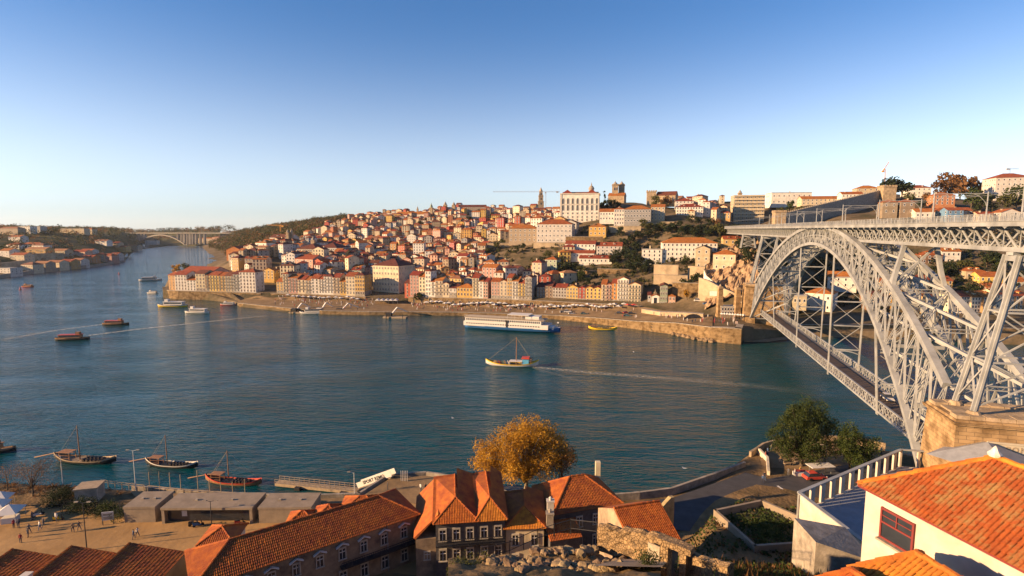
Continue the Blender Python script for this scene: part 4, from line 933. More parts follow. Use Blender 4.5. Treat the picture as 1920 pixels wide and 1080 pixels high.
# twin domed church on the ridge, domed belfry, spires
for i, (px, yb, yt, Dd, nm, lb, wd) in enumerate(((835, 394, 377, 890, 'domed_belfry', 'left one of the twin domed belfries on the ridge', 5.5), (851, 394, 378, 890, 'domed_belfry', 'right one of the twin domed belfries on the ridge', 5.5), (809, 402, 380, 880, 'tiled_dome_tower', 'greenish tall dome tower on the ridge left of twin belfries', 5.0), (783, 400, 386, 885, 'roof_spire', 'small pointed dark spire above the long white convent', 2.6),
      (540, 446, 429, 625, 'stone_belfry', 'left one of two stone belfries beside white church nave', 3.0), (547, 446, 428, 628, 'stone_belfry', 'right one of two stone belfries beside white church nave', 3.0), (588, 462, 442, 560, 'stone_belfry', 'domed stone belfry right of the exchange palaces roofs', 4.0), (1387, 372, 355, 640, 'church_spire', 'pale stone church spire behind the concrete apartment block', 4.2), (1346, 392, 371, 700, 'chimney_stack', 'left one of two thin dark towers near apartment block', 2.4), (1351, 392, 370, 700, 'chimney_stack', 'right one of two thin dark towers near apartment block', 2.4))):
    p = P(px, yb, Dd); h = (ray(0, yt)[1] - ray(0, yb)[1]) * Dd; mb = MB(); mb.box((p.x, p.y, p.z + h * .28 - 2), (wd, wd, h * .56 + 4), -.15)
    mb.box((p.x, p.y, p.z + h * .56), (wd * 1.15, wd * 1.15, .6), -.15)
    o = mb.obj(nm, M_stone, o=p, label=lb, cat='tower')
    mb = MB(); r = wd * .45; mb.lathe((p.x, p.y, p.z + h * .57), [(r, 0), (r * 1.02, h * .1), (r * .8, h * .2), (r * .4, h * .28), (r * .2, h * .34), (.08, h * .43)], 10); mb.obj('cap', mat('green_copper', (.22, .27, .2), .7) if 'tiled' in nm else M_stone2, o)
# crenellated city wall climbing the hill, with end towers
c0 = P(1470, 414, 470)
mb = MB(); a0, a1_ = P(1474, 416, 446), P(1648, 416, 506); tops = []
n = 26
for i in range(n):
    t0, t1 = i / n, (i + 1) / n; p, q = a0.lerp(a1_, t0), a0.lerp(a1_, t1); zt0 = P(0, 400 - 43 * t0 ** .9, p.y).z; zt1 = P(0, 400 - 43 * t1 ** .9, q.y).z
    nn = V((-.4, .9, 0)) * 2.2
    mb.hexa([V((p.x, p.y, 50)), V((q.x, q.y, 50)), V((q.x, q.y, 50)) + nn, V((p.x, p.y, 50)) + nn], [V((p.x, p.y, zt0)), V((q.x, q.y, zt1)), V((q.x, q.y, zt1)) + nn, V((p.x, p.y, zt0)) + nn])
cw = mb.obj('city_wall', M_stone2, o=c0, label='long crenellated granite city wall climbing the hill behind bridge', cat='wall')
for i in range(54):
    t = (i + .3) / 54; p = a0.lerp(a1_, t); z = P(0, 400 - 43 * t ** .9, p.y).z; mb = MB(); mb.box((p.x, p.y + .5, z + .5), (.8, .7, 1.1)); mb.obj('merlon', M_stone2, cw)
for px0, px1, yb, yt, Dd, lb in ((1449, 1471, 418, 398, 446, 'low square granite wall tower at lower end of city wall'), (1645, 1671, 420, 351, 504, 'tall square granite wall tower at upper end of city wall')):
    p = P((px0 + px1) / 2, yb, Dd); h = (ray(0, yt)[1] - ray(0, yb)[1]) * Dd; w_ = (px1 - px0) * Dd / 1000 * .85; mb = MB(); tower_block(mb, p, w_, h, -.15); mb.obj('wall_tower', M_stone, o=p, label=lb, cat='tower')
# chapel, grey green house and small house at the right end of the quay
bld('chapel', 1221, 1236, 573, 555, 338, 12, 'white', 'orange', 'front', 1, 1, 14, 'small white chapel with ornate gable and dark doorway', 'chapel', wh=5, ww=2.2, chim=False)
mb = MB(); p = P(1228.5, 553, 338.5); mb.box((p.x, p.y, p.z + .8), (1.6, .7, 2.2)); mb.box((p.x, p.y, p.z + 2.2), (.5, .5, 1.2)); mb.box((p.x, p.y, p.z + 3.2), (.15, .15, 1.2)); mb.box((p.x, p.y, p.z + 3.3), (.7, .15, .15)); mb.obj('bell_gable', M_stone, o=p, label='stone bell gable with cross on top of the white chapel', cat='bell gable')
bld('green_house', 1237, 1251, 573, 536, 336, 14, 'green', 'brown', 'front', 4, 3, 16, 'tall grey-green gable house right of the white chapel', 'house', det=2)
bld('small_house', 1253, 1266, 573, 555, 334, 10, 'pink', 'orange', 'hip', 2, 2, 16, 'small pink house with orange roof right of grey-green house', 'house', det=2)
bld('side_house', 1214, 1220, 572, 553, 341, 8, 'grey', 'brown', 'gable', 2, 1, 14, 'very narrow grey house squeezed left of the white chapel', 'house')
# far iron/concrete arch bridge down the river
c0 = P(300, 461, 1880); fb = thing('concrete_arch_bridge', c0, 'distant pale concrete arch bridge far down the river at left', 'bridge')
M_conc = mat('pale_concrete', (0.28, 0.26, 0.23), .85, .15, .05)
def FB(px, py, off=0): p = P(px, py, 1880 - (px - 230) * .6); p.y += off; return p
mb = MB(); mb.bar(FB(225, 437), FB(450, 437), 14, 2.6); mb.obj('deck', M_conc, fb)
for off in (-5, 5):
    mb = MB(); n = 20
    for i in range(n):
        t0, t1 = i / n, (i + 1) / n; mb.bar(FB(254 + 96 * t0, 460 - 19.5 * 4 * t0 * (1 - t0), off), FB(254 + 96 * t1, 460 - 19.5 * 4 * t1 * (1 - t1), off), 4, 3.2)
    mb.obj('arch_rib', M_conc, fb)
for px in (238, 243, 248, 254, 260, 266, 272, 334, 341, 346, 352, 357, 362, 368, 376, 384):
    yb = 460 if not 256 < px < 350 else 460 - 19.5 * 4 * ((px - 254) / 96) * (1 - (px - 254) / 96); yb = min(yb, 458)
    mb = MB(); q = FB(px, yb); mb.bar(FB(px, 437.5), V((q.x, FB(px, 437).y, q.z)), 4 if px not in (346, 357) else 7, 10); mb.obj('pier', M_conc, fb)
# cranes
def crane(mast_px, yb, yt, D, jib_l, jib_r, col, lab, tilt=None):
    p = P(mast_px, yb, D); t = P(mast_px, yt, D); o = thing('tower_crane', p, lab, 'crane'); s = D / 1000.0; mt = mat('crane_' + col, {'grey': (.35, .36, .38), 'orange': (.65, .3, .06)}[col], .6, .1)
    mb = MB(); w2 = 1.6 * s
    for x, y in ((-1, -1), (1, -1), (1, 1), (-1, 1)): mb.bar((p.x + x * w2 / 2, p.y + y * w2 / 2, p.z), (p.x + x * w2 / 2, p.y + y * w2 / 2, t.z), .25 * s, .25 * s)
    n = 12
    for i in range(n):
        z0, z1 = p.z + (t.z - p.z) * i / n, p.z + (t.z - p.z) * (i + 1) / n; sg = 1 if i % 2 else -1
        mb.bar((p.x - sg * w2 / 2, p.y - w2 / 2, z0), (p.x + sg * w2 / 2, p.y - w2 / 2, z1), .15 * s, .15 * s)
    mb.obj('mast', mt, o); mb = MB(); mb.box((t.x, t.y, t.z + .6 * s), (2.4 * s, 2.4 * s, 2.2 * s)); mb.obj('cab', mt, o)
    a = P(jib_l[0], jib_l[1], D); b = P(jib_r[0], jib_r[1], D)
    mb = MB(); mb.bar(a, b, .5 * s, .35 * s); ap = V((t.x, t.y, t.z + 5 * s))
    q = a + V((0, 0, 1.4 * s)); mb.bar(q, b + V((0, 0, 1.4 * s)), .3 * s, .3 * s); n = 22
    for i in range(n): mb.bar(a.lerp(b, i / n) + V((0, 0, 1.4 * s * (i % 2))), a.lerp(b, (i + 1) / n) + V((0, 0, 1.4 * s * ((i + 1) % 2))), .18 * s, .18 * s)
    mb.obj('jib', mt, o); mb = MB(); mb.box(b.lerp(a, .04), (4 * s, 2 * s, 3 * s)); mb.obj('counterweight', mt, o)
crane(1023, 400, 362, 800, (924, 360), (1050, 360), 'grey', 'grey tower crane with very long jib beside the baroque tower')
crane(526, 436, 423, 1000, (500, 422), (531, 424), 'orange', 'small orange tower crane on the wooded left hillside')
crane(1658, 350, 318, 620, (1667, 304), (1655, 322), 'orange', 'orange crane with raised jib on the right skyline')
crane(1892, 334, 318, 700, (1910, 317), (1888, 317), 'grey', 'tiny grey crane behind white block at right edge')
# ================================================================== HILLSIDE TOWN (houses that crowd the slope)
def lerp_tab(tab, x):
    if x <= tab[0][0]: return tab[0][1]
    for (a, p), (b, q) in zip(tab, tab[1:]):
        if x <= b: return p + (q - p) * (x - a) / (b - a)
    return tab[-1][1]
ROW1 = [(420, 500), (455, 470), (480, 446), (520, 432), (690, 430), (760, 412), (900, 388), (1000, 376), (1200, 356)]
RIDGE = [(420, 560), (450, 640), (480, 700), (560, 820), (640, 1050), (700, 1020), (760, 940), (860, 960), (960, 880), (1050, 720), (1120, 640), (1200, 600), (1350, 640)]
def density(px, py):
    if px > 1062 and py > 405: return 0.0
    if 1120 < px < 1262 and py > 384: return 0.0
    if 1040 < px < 1125 and py < 425: return 0.0
    if 905 < px < 1062 and 456 < py < 525: return 0.10
    if px < 600 and py < 442: return 0.12
    if px < 520 and py < 465: return 0.35
    if px < 440 and py < 485: return 0.0
    if 860 < px < 960 and 398 < py < 425: return 0.55
    if 660 < px < 750 and 528 < py: return 0.0
    if 482 < px < 520 and py > 515: return 0.0
    return 0.93
SHEETS = []
def rand_house():
    wall = R.choices(['white', 'cream', 'beige', 'ochre', 'yellow', 'pink', 'red', 'grey', 'rust', 'green', 'stone'], [26, 24, 12, 8, 7, 9, 4, 6, 3, 1, 4])[0]
    roof = R.choices(['orange', 'red', 'brown', 'tan'], [38, 32, 24, 6])[0]; return wall, roof
placed = []
off = 12.0; gap = 14.0
while off < 640:
    px = 424.0 + R.uniform(0, 8)
    while px < 1352:
        D = lerp_tab(ROW1, px) + off * (0.92 + .16 * noise.noise(V((px * .01, off * .02, 5)))) + R.uniform(-3, 3)
        w_ = R.choice([5, 6, 6.5, 7, 8, 9, 10, 12]); step = (w_ + R.uniform(0, 2.0)) * 1000 / D
        if D < lerp_tab(RIDGE, px):
            a = ray(px, 430)[0]; X = a * D; z = far_z2(px, D); py = PIX((X, D, z))[1]
            d_ = R.uniform(8, 12)
            if R.random() < density(px, py):
                ok = True
                for (fx, fy, fr) in FOOT[:FOOT0] if False else FOOT:
                    if (fx - X - w_ * .4) ** 2 + (fy - D - 4) ** 2 < (fr * .85 + w_ * .28) ** 2: ok = False; break
                if ok:
                    st = R.choices([2, 3, 4, 5], [30, 40, 24, 6])[0]; wall, roof = rand_house()
                    placed.append((X, D, w_, d_, st, wall, roof, R.choices(['hip', 'gable', 'front'], [45, 35, 20])[0])); FOOT.append((X + w_ * .4, D + 4, w_ * .28))
        px += step * 1.02
    gap *= 1.035; off += gap
placed.sort(key=lambda q: -q[2] * q[4] / q[1] ** 2)
NIND = 165
rest = MB(); RESTM = {}
restmats = []
def rmi(m):
    if m.name not in RESTM: RESTM[m.name] = len(restmats); restmats.append(m)
    return RESTM[m.name]
for i, (X, D, w_, d_, st, wall, roof, rt) in enumerate(placed):
    phi = radians(16 + R.gauss(0, 12) + (0 if R.random() < .8 else 30)); h = st * 2.9 + R.uniform(-.3, .8)
    zs = [FZ(X + x, D + y) for x, y in ((0, 0), (w_ * cos(phi), -w_ * sin(phi)), (w_, d_), (0, d_))]; z = min(zs) + .5 * (max(zs) - min(zs))
    if i < NIND:
        house('hillside_house', (X, D, z), -phi, w_, d_, h, wall, roof, rt, st, max(1, int(w_ / 2.7)), 1, None, 'house', 'houses crowding the hillside', ctrl=False, trim=R.choice([M_wtrim, M_wtrim, M_trim, M_rtrim]))
    else:
        ca, sa = cos(-phi), sin(-phi)
        def tr(v): return (X + v[0] * ca - v[1] * sa, D + v[0] * sa + v[1] * ca, z + v[2])
        for sub, m in ((wall_mb(w_, d_, h, rt, sink=4), WM(wall)), (roof_mb(w_, d_, h, rt), RM(roof))):
            rest.add([tr(v) for v in sub.v], sub.f, rmi(m))
        gl = rmi(M_pane)
        for x, zz, a, b in face_grid(w_, h, st, max(1, int(w_ / 2.8)), 1.0, 1.6):
            rest.quad(tr((x - a * .45, -.05, zz - b * .45)), tr((x + a * .45, -.05, zz - b * .45)), tr((x + a * .45, -.05, zz + b * .45)), tr((x - a * .45, -.05, zz + b * .45)), gl)
        for yy in (d_ * .3, d_ * .7):
            for s in range(st):
                zz = h / st * (s + .52)
                for xx, sg in ((-.05, 1), (w_ + .05, -1)): rest.quad(tr((xx, yy + sg * .5, zz - .7)), tr((xx, yy - sg * .5, zz - .7)), tr((xx, yy - sg * .5, zz + .7)), tr((xx, yy + sg * .5, zz + .7)), gl)
print('HOUSES', len(placed))
rest.obj('distant_houses', restmats, kind='stuff', label='mass of small distant houses with tiled roofs on the far hillside', cat='houses')
build_far()

# ================================================================== QUAYS AND RETAINING WALLS
def strip_wall(name, pts, th, m, label, cat='wall', cap=True, part=None):
    """pts: (px, D, zb, zt) along the front face"""
    W = [(V((ray(px, 500)[0] * D, D, 0)), zb, zt) for px, D, zb, zt in pts]; mb = MB(); cp = MB(); o = W[0][0] + V((0, 0, W[0][1]))
    for (p, a, b), (q, c, d) in zip(W, W[1:]):
        dd = (q - p).normalized(); n = V((-dd.y, dd.x, 0)) * th; z = V((0, 0, 1))
        mb.hexa([p + z * a, q + z * c, q + z * c + n, p + z * a + n], [p + z * b, q + z * d, q + z * d + n, p + z * b + n])
        cp.hexa([p + z * (b + .003) - n / th * .15, q + z * (d + .003) - n / th * .15, q + z * (d + .003) + n * 1.02, p + z * (b + .003) + n * 1.02], [p + z * (b + .3) - n / th * .15, q + z * (d + .3) - n / th * .15, q + z * (d + .3) + n * 1.02, p + z * (b + .3) + n * 1.02])
    ob = mb.obj(name, m, o=o, label=label, cat=cat)
    if cap: cp.obj('coping', M_stone2, ob)
    return ob
def zy(py, D): return CAM_H + ray(0, py)[1] * D
M_wallst = block_mat('quay_masonry', (0.27, 0.19, 0.10), (0.13, 0.10, 0.065), 2.2, 0.8)
M_plaster = mat('old_cream_plaster', (0.40, 0.31, 0.20), .9, .4, .15, detail=9)
strip_wall('promontory_wall', [(306, 440, -2, 6.0), (313, 431.5, -2, 6.4), (330, 427, -2, 6.6), (400, 421.5, -1, 6.5), (460, 416, 0, 6.4), (486, 414, 1, 6.2)], 1.2, M_wallst, 'high curved stone wall under the houses of the left promontory')
strip_wall('quay_wall', [(505, 411, 1, 6.6), (600, 403, 1, 6.3), (684, 394, 1, 5.9)], 1.2, M_wallst, 'long stone wall under the left riverfront terrace')
aw = strip_wall('arcaded_wall', [(764, 386, 0, 6.8), (830, 377.5, 0, 7.4), (900, 369, 0, 7.8), (1000, 357.5, 0, 8.0), (1100, 347, 1, 7.7), (1206, 336, 2, 7.3)], 1.2, M_wallst, 'long stone wall with arched doorways along the quay')
k = 0
AD = arch_unit(M_stone)
for px in [775, 790, 806, 822, 838, 849, 862, 879, 888, 893, 898, 903, 908, 915, 930, 945, 962, 975, 997, 1015, 1033, 1057, 1076, 1096, 1112, 1130, 1150, 1170, 1190]:
    D = lerp_tab([(764, 386), (830, 377.5), (900, 369), (1000, 357.5), (1100, 347), (1206, 336)], px); big = px in (997, 1076, 915, 806)
    zb = lerp_tab([(764, 2.4), (960, 2.7), (1050, 3.6), (1206, 5.6)], px); hh = 4.6 if big else 3.4; hh = min(hh, 7.0 - zb)
    p = V((ray(px, 500)[0] * D, D, zb + hh * .5)); rz, _ = frame_from(P(px - 5, 500, D + .6), P(px + 5, 500, D - .6)); link('arched_doorway', AD, aw, p - V(aw['_o']) - V((0, .03, 0)), rz, (3.2 if big else 2.1, 1, hh))
# sunlit paving of the far quay
rows = []
for i in range(150):
    px = 446 + (1338 - 446) * i / 149; b0 = bank_D(px) + 1.0; b1 = lerp_tab([(446, 413), (505, 408), (600, 400), (684, 391), (764, 383.5), (830, 375.5), (900, 367), (1000, 355.5), (1100, 345), (1206, 334), (1260, 316), (1338, 292)], px); r = []
    for j in range(12): D = b0 + (b1 - b0) * j / 11; X = (px - 960) / 992.0 * D; r.append((X, D, FZ(X, D) + .25))
    rows.append(r)
grid_mesh('quay_paving', rows, M_quay)
# quay edges facing the water
for nm, pts, lb in (('quay_edge', [(444, 385.5, -2, 2.3), (520, 364.8, -2, 2.3), (600, 349.8, -2, 2.3), (690, 345.8, -2, 2.1), (780, 345.8, -2, 2.1), (860, 343.8, -2, 2.1), (960, 337.6, -2, 2.1), (1050, 328.4, -2, 2.5)], 'low stone quay edge along the water below the old town'),
    ('quay_edge', [(1050, 328.4, -2, 2.5), (1125, 312.4, -2, 3.5), (1200, 295.4, -2, 4.5), (1270, 280.4, -2, 6.3), (1336, 263.6, -2, 7.1)], 'stone quay edge rising towards the bridge')):
    strip_wall(nm, pts, 1.0, M_wallst, lb)
strip_wall('bastion', [(1336, 263.6, -2, 7.1), (1366, 259, -2, 7.6), (1396, 256, -2, 7.6), (1399, 268, -2, 7.6)], 3.0, M_wallst, 'tall stone quay bastion beside the far bridge foot')
# garden and terrace walls on the slope
TW = [(905, 960, 486, 494, 470), (930, 1004, 496, 505, 455), (955, 1052, 468, 478, 485), (1004, 1060, 508, 516, 430), (1010, 1086, 520, 530, 405), (1030, 1084, 534, 541, 385), (1080, 1120, 508, 520, 410), (1226, 1272, 497, 516, 356), (1226, 1290, 516, 520, 350), (1120, 1190, 505, 512, 395), (895, 1000, 456, 463, 505), (1290, 1322, 500, 522, 352), (1262, 1318, 531, 549, 334), (1140, 1200, 424, 432, 480), (1205, 1262, 416, 424, 488), (1060, 1130, 444, 452, 462), (860, 905, 470, 476, 500), (1000, 1060, 455, 462, 478)]
for i, (a, b, yt, yb, D) in enumerate(TW):
    strip_wall('terrace_wall', [(a, D + 4, zy(yb, D) - 5, zy(yt, D)), ((a + b) / 2, D, zy(yb, D) - 5, zy(yt, D)), (b, D - 3, zy(yb, D) - 5, zy(yt, D))], 1.0, M_plaster if i % 3 else M_wallst, 'retaining wall on the hillside gardens, %s counted by build from upper left' % ORD[i] if i < 0 else None)
# big cream retaining wall with stair and the two old bridge pillars
strip_wall('retaining_wall', [(1311, 322, 6, zy(521, 322)), (1330, 317, 6, zy(527, 317)), (1350, 312, 6, zy(538, 312)), (1375, 307, 6, zy(548, 307)), (1404, 303, 6, zy(560, 303))], 1.4, M_plaster, 'large cream retaining wall below the stairs beside the cliff')
strip_wall('stair_wall', [(1320, 325, 14, zy(505, 325)), (1325, 322, 14, zy(517, 322)), (1345, 317, 12, zy(533, 317)), (1362, 313, 12, zy(545, 313)), (1384, 310, 10, zy(555, 310)), (1404, 307, 8, zy(566, 307))], .6, mat('white_parapet', (.66, .6, .5), .8, .15, .4), 'pale stair parapet zigzagging down beside the cliff')
for px0, px1, yt, yb in ((1331, 1345, 546, 555), (1352, 1365, 549, 558)):
    p = P((px0 + px1) / 2, (yt + yb) / 2, 311.5); mb = MB(); mb.box(p, ((px1 - px0) * .31, .12, (yb - yt) * .31), -.22); mb.obj('billboard', mat('white_panel', (.75, .72, .66), .7, .05), o=p, label='blank white billboard on the cream retaining wall, %s one' % ('left' if px0 < 1340 else 'right'), cat='billboard')
for i, (px, yt, yb, D) in enumerate(((1348.5, 541, 592, 292), (1381.5, 543, 588, 288))):
    p = P(px, yb, D); h = zy(yt, D) - p.z; mb = MB(); mb.hexa([(p.x + x * 1.6, p.y + y * 1.6, p.z - 2) for x, y in ((-1, -1), (1, -1), (1, 1), (-1, 1))], [(p.x + x * 1.15, p.y + y * 1.15, p.z + h) for x, y in ((-1, -1), (1, -1), (1, 1), (-1, 1))])
    o = mb.obj('stone_pillar', M_block, o=p, label='tall tapering stone pillar by the quay, %s of the old pair' % ('left' if i == 0 else 'right'), cat='pillar')
    mb = MB(); mb.box((p.x, p.y, p.z + h + .3), (3, 3, .6)); mb.box((p.x, p.y, p.z + h + .9), (2.2, 2.2, .6)); mb.lathe((p.x, p.y, p.z + h + 1.2), [(.5, 0), (.7, .5), (.1, 1.3)], 8); mb.obj('capital', M_stone, o)
bld('terrace_cafe', 1352, 1378, 590, 576, 289, 8, 'stone', 'dark', 'flat', 2, 5, 8, 'low stone cafe terrace between the two pillars', 'cafe')
# vaulted ramp by the quay
strip_wall('ramp_wall', [(1205, 320, 3, 7.8), (1240, 306, 4, 8.2), (1290, 296, 5, 9.3), (1322, 291, 5, 9.4)], 3, M_plaster, 'sloping cream ramp wall on quay left of the pillars')
mb = MB(); p = P(1300, 592, 289.3); 
for i in range(8):
    t0, t1 = pi * i / 8, pi * (i + 1) / 8
    mb.quad(p + V((-5 * cos(t0), 0, -2.2)), p + V((-5 * cos(t1), 0, -2.2)), p + V((-5 * cos(t1), 0, -2.2 + 3.2 * sin(t1))), p + V((-5 * cos(t0), 0, -2.2 + 3.2 * sin(t0))))
mb.obj('vault_opening', M_pane, o=p, label='dark vault opening in the cream ramp wall', cat='vault')

# rocky cliff beside the far bridge foot, rocks at the water
M_rock = ground_mat('cliff_rock', [(0.3, (0.05, 0.045, 0.03)), (0.42, (0.20, 0.13, 0.08)), (0.55, (0.36, 0.25, 0.15)), (0.72, (0.12, 0.10, 0.05))], 0.18, 1.0)
rows = []
for i in range(46):
    r = []
    for j in range(40):
        px = 1322 + 108 * i / 45; t = j / 39
        D = 306 + 80 * t ** 1.15; z = max(far_z2(px, D + 2), 7) + .6
        q = V((px * .09, D * .12, z * .12)); nz = noise.noise(q * 1.0) * 2.4 + noise.noise(q * 2.4) * 1.2 + abs(noise.noise(q * 4.5)) * .7
        D2 = D - nz * 1.2; r.append(((px - 960) / 992.0 * D2, D2, z + nz * .9))
    rows.append(r)
grid_mesh('cliff', rows, M_rock, smooth=False)
def rock_mesh(seed, n=2):
    bm = bmesh.new(); bmesh.ops.create_icosphere(bm, subdivisions=n, radius=1)
    for v in bm.verts:
        k = 1 + .45 * noise.noise(v.co * 1.1 + V((seed * 7.1, seed, 2))) + .2 * noise.noise(v.co * 2.7 + V((seed, 3, 1))); v.co *= k; v.co.z *= .75
    me = bpy.data.meshes.new('rock'); bm.to_mesh(me); bm.free(); me.materials.append(mat('loose_rock', (.22, .155, .09), .95, .45, .8, bump=.5, bscale=3, rnd=.25, detail=9)); return me
ROCKS = [rock_mesh(i) for i in range(6)]
mb = MB()
for i in range(70):
    px = R.uniform(1262, 1342); D = lerp_tab([(1260, 282), (1336, 263)], px) - R.uniform(.3, 3.2); p = V((ray(px, 620)[0] * D, D, R.uniform(-.3, .9))); s = R.uniform(.5, 1.4); me = R.choice(ROCKS)
    mb.add([p + v.co * s for v in me.vertices], [tuple(q.vertices) for q in me.polygons])
mb.obj('shore_rocks', ROCKS[0].materials[0], kind='stuff', label='heap of dark rocks along the foot of the quay wall', cat='rocks')
mb = MB(); mb.add([V((ray(px, 630)[0] * D, D, z)) for px, D, z in ((1396, 262, .12), (1440, 262, .12), (1475, 268, .12), (1520, 276, .4), (1520, 284, 1.4), (1470, 281, 1.2), (1420, 272, .9), (1399, 268, .6))], [tuple(range(8))]); mb.obj('river_beach', mat('wet_sand', (.30, .21, .12), .9, .3, .3), kind='structure')
strip_wall('far_road_wall', [(1425, 284, -2, 6.0), (1500, 281, -2, 5.2), (1600, 277, -2, 6.0), (1720, 271, -2, 7.0), (1860, 263, -2, 7.2), (1960, 257, -2, 7.2)], 1.0, M_wallst, 'stone river wall with road beyond the bridge')
# ================================================================== LEFT BANK AND FAR HILLS
LEFTB = {
 -300: [(500,-3),(502,4),(560,6),(640,16),(760,34),(900,52),(1200,60),(3000,60)],
 0:   [(610,-3),(612,4),(650,6),(700,16),(790,26),(900,40),(1050,54),(1300,56),(3000,56)],
 60:  [(676,-3),(678,4),(715,6),(760,15),(840,24),(950,38),(1100,52),(1300,53),(3000,54)],
 120: [(739,-3),(741,4),(780,6),(830,14),(900,22),(1000,36),(1150,50),(1350,52),(3000,52)],
 180: [(803,-3),(805,3),(840,5),(890,10),(960,18),(1060,30),(1220,46),(1400,50),(3000,50)],
 225: [(905,-3),(907,2.5),(940,4),(980,5),(1030,8),(1150,24),(1300,40),(1500,48),(3000,48)],
 240: [(940,-3),(942,1),(960,1.5),(975,-3),(1215,-3),(1225,4),(1400,34),(1600,46),(3000,46)],
 258: [(1380,-3),(1382,2),(1420,5),(1520,14),(1640,30),(1800,40),(2000,44),(3000,44)],
 276: [(1540,-3),(1545,1),(1580,2),(1640,-3),(2050,-3),(2100,10),(2300,40),(3000,44)],
 330: [(1850,-3),(1855,3),(1900,4),(2000,20),(2200,40),(2500,48),(2700,50),(3000,50)],
 420: [(1800,-3),(1805,3),(1900,8),(2050,26),(2250,48),(2500,58),(2700,60),(3000,60)],
}
LCOL = sorted(LEFTB)
def left_z(px, D):
    px = min(max(px, LCOL[0]), LCOL[-1])
    for a, b in zip(LCOL, LCOL[1:]):
        if a <= px <= b: break
    t = (px - a) / (b - a); A, Bc = LEFTB[a], LEFTB[b]; bd = A[1][0] * (1 - t) + Bc[1][0] * t
    k = max(0.0, 1 - (D - bd) / 500.0)
    return prof(A, D + (A[1][0] - bd) * k) * (1 - t) + prof(Bc, D + (Bc[1][0] - bd) * k) * t
rows = []; x = -300
while x <= 420:
    for a, b in zip(LCOL, LCOL[1:]):
        if a <= x <= b: break
    t = (x - a) / (b - a); bd = LEFTB[a][1][0] * (1 - t) + LEFTB[b][1][0] * t; r = []
    for i in range(90):
        D = bd - 2 + (3000 - bd) * (i / 89) ** 2.0; z = left_z(x, D) + (noise.noise(V((x * .03, D * .01, 9))) * 2.5 if i > 6 else 0)
        if i == 0: z = -3
        r.append(((x - 960) / 992.0 * D, D, z))
    rows.append(r); x += 8
grid_mesh('left_bank_hill', rows, M_wood)
def hit(px, py, zf, D0=300, D1=3000):
    a, b = ray(px, py); D = D0
    while D < D1:
        if CAM_H + b * D <= zf(a * D, D): return V((a * D, D, zf(a * D, D)))
        D += 3 if D < 800 else 8
    return None
def LZ(X, Y): return left_z(960 + X / Y * 992, Y)
# left bank buildings
LB = [(36, 57, 437, 425, 'white', 'dark', 'flat', 4, 5), (57, 76, 437, 425, 'grey', 'dark', 'flat', 4, 5), (0, 34, 440, 428, 'beige', 'tan', 'hip', 3, 6), (110, 158, 438, 429, 'beige', 'dark', 'flat', 3, 9), (158, 173, 438, 430, 'cream', 'orange', 'hip', 2, 3), (16, 38, 452, 444, 'white', 'orange', 'gable', 2, 3), (44, 70, 464, 458, 'white', 'orange', 'gable', 2, 4), (12, 36, 466, 459, 'white', 'red', 'hip', 2, 3),
 (48, 86, 478, 467, 'ochre', 'tan', 'gable', 2, 8), (86, 122, 480, 470, 'beige', 'tan', 'gable', 2, 7), (0, 18, 482, 470, 'white', 'orange', 'gable', 2, 2), (60, 82, 471, 460, 'white', 'tan', 'hip', 2, 3), (20, 46, 490, 478, 'cream', 'red', 'gable', 2, 4), (136, 160, 483, 472, 'pink', 'red', 'gable', 2, 3), (150, 172, 482, 470, 'white', 'red', 'gable', 2, 3), (172, 196, 488, 478, 'beige', 'red', 'hip', 3, 4), (152, 174, 493, 482, 'rust', 'red', 'gable', 3, 4), (182, 210, 491, 479, 'pink', 'red', 'hip', 3, 4), (206, 220, 487, 477, 'white', 'red', 'gable', 2, 2),
 (0, 20, 516, 503, 'white', 'dark', 'flat', 3, 3), (40, 62, 509, 496, 'cream', 'tan', 'hip', 2, 5), (62, 86, 507, 494, 'beige', 'tan', 'gable', 2, 5), (86, 112, 505, 492, 'cream', 'tan', 'gable', 2, 5), (112, 134, 503, 490, 'ochre', 'red', 'gable', 2, 4), (134, 152, 500, 488, 'white', 'tan', 'gable', 3, 3), (178, 200, 459, 452, 'white', 'tan', 'gable', 2, 4), (204, 222, 462, 456, 'beige', 'red', 'gable', 2, 3), (208, 236, 470, 463, 'ochre', 'tan', 'gable', 2, 4), (236, 258, 468, 461, 'cream', 'tan', 'gable', 2, 4), (272, 294, 460, 451, 'white', 'tan', 'flat', 2, 4), (372, 400, 456, 447, 'cream', 'orange', 'hip', 3, 4), (400, 424, 462, 455, 'beige', 'tan', 'gable', 2, 3), (426, 440, 470, 462, 'cream', 'tan', 'hip', 2, 3), (398, 412, 452, 445, 'pink', 'tan', 'hip', 2, 3)]
for (a, b, yb, ye, wl_, rf, rt, st, cl) in LB:
    zf = LZ if a < 260 else (LZ if a < 390 else FZ)
    p = hit((a + b) / 2, yb, zf, 600 if a < 390 else 700) or P((a + b) / 2, yb, 1500)
    bld('left_bank_house' if a < 260 else 'river_bend_house', a, b, yb, ye, p.y, 14, wl_, rf, rt, st, cl, 8, None, 'house', 1, group='buildings on the far left bank' if a < 260 else 'houses at the river bend', ctrl=False)
for i, (pts, lb) in enumerate(((((-20, 593, -2, 4.2), (60, 671, -2, 4.2), (120, 734, -2, 4.2), (180, 797, -2, 3.4), (225, 899, -2, 2.8), (237, 938, -2, 1.4)), 'long dark embankment wall along the far left bank'), (((48, 735, 6, 22), (122, 815, 6, 20)), 'high stone terrace wall on the far left bank'), (((0, 660, 4, 14), (50, 706, 4, 15)), 'pale terrace wall near the left edge of picture'))):
    strip_wall('embankment_wall', pts, 2, M_stone2 if i == 0 else M_plaster, lb)

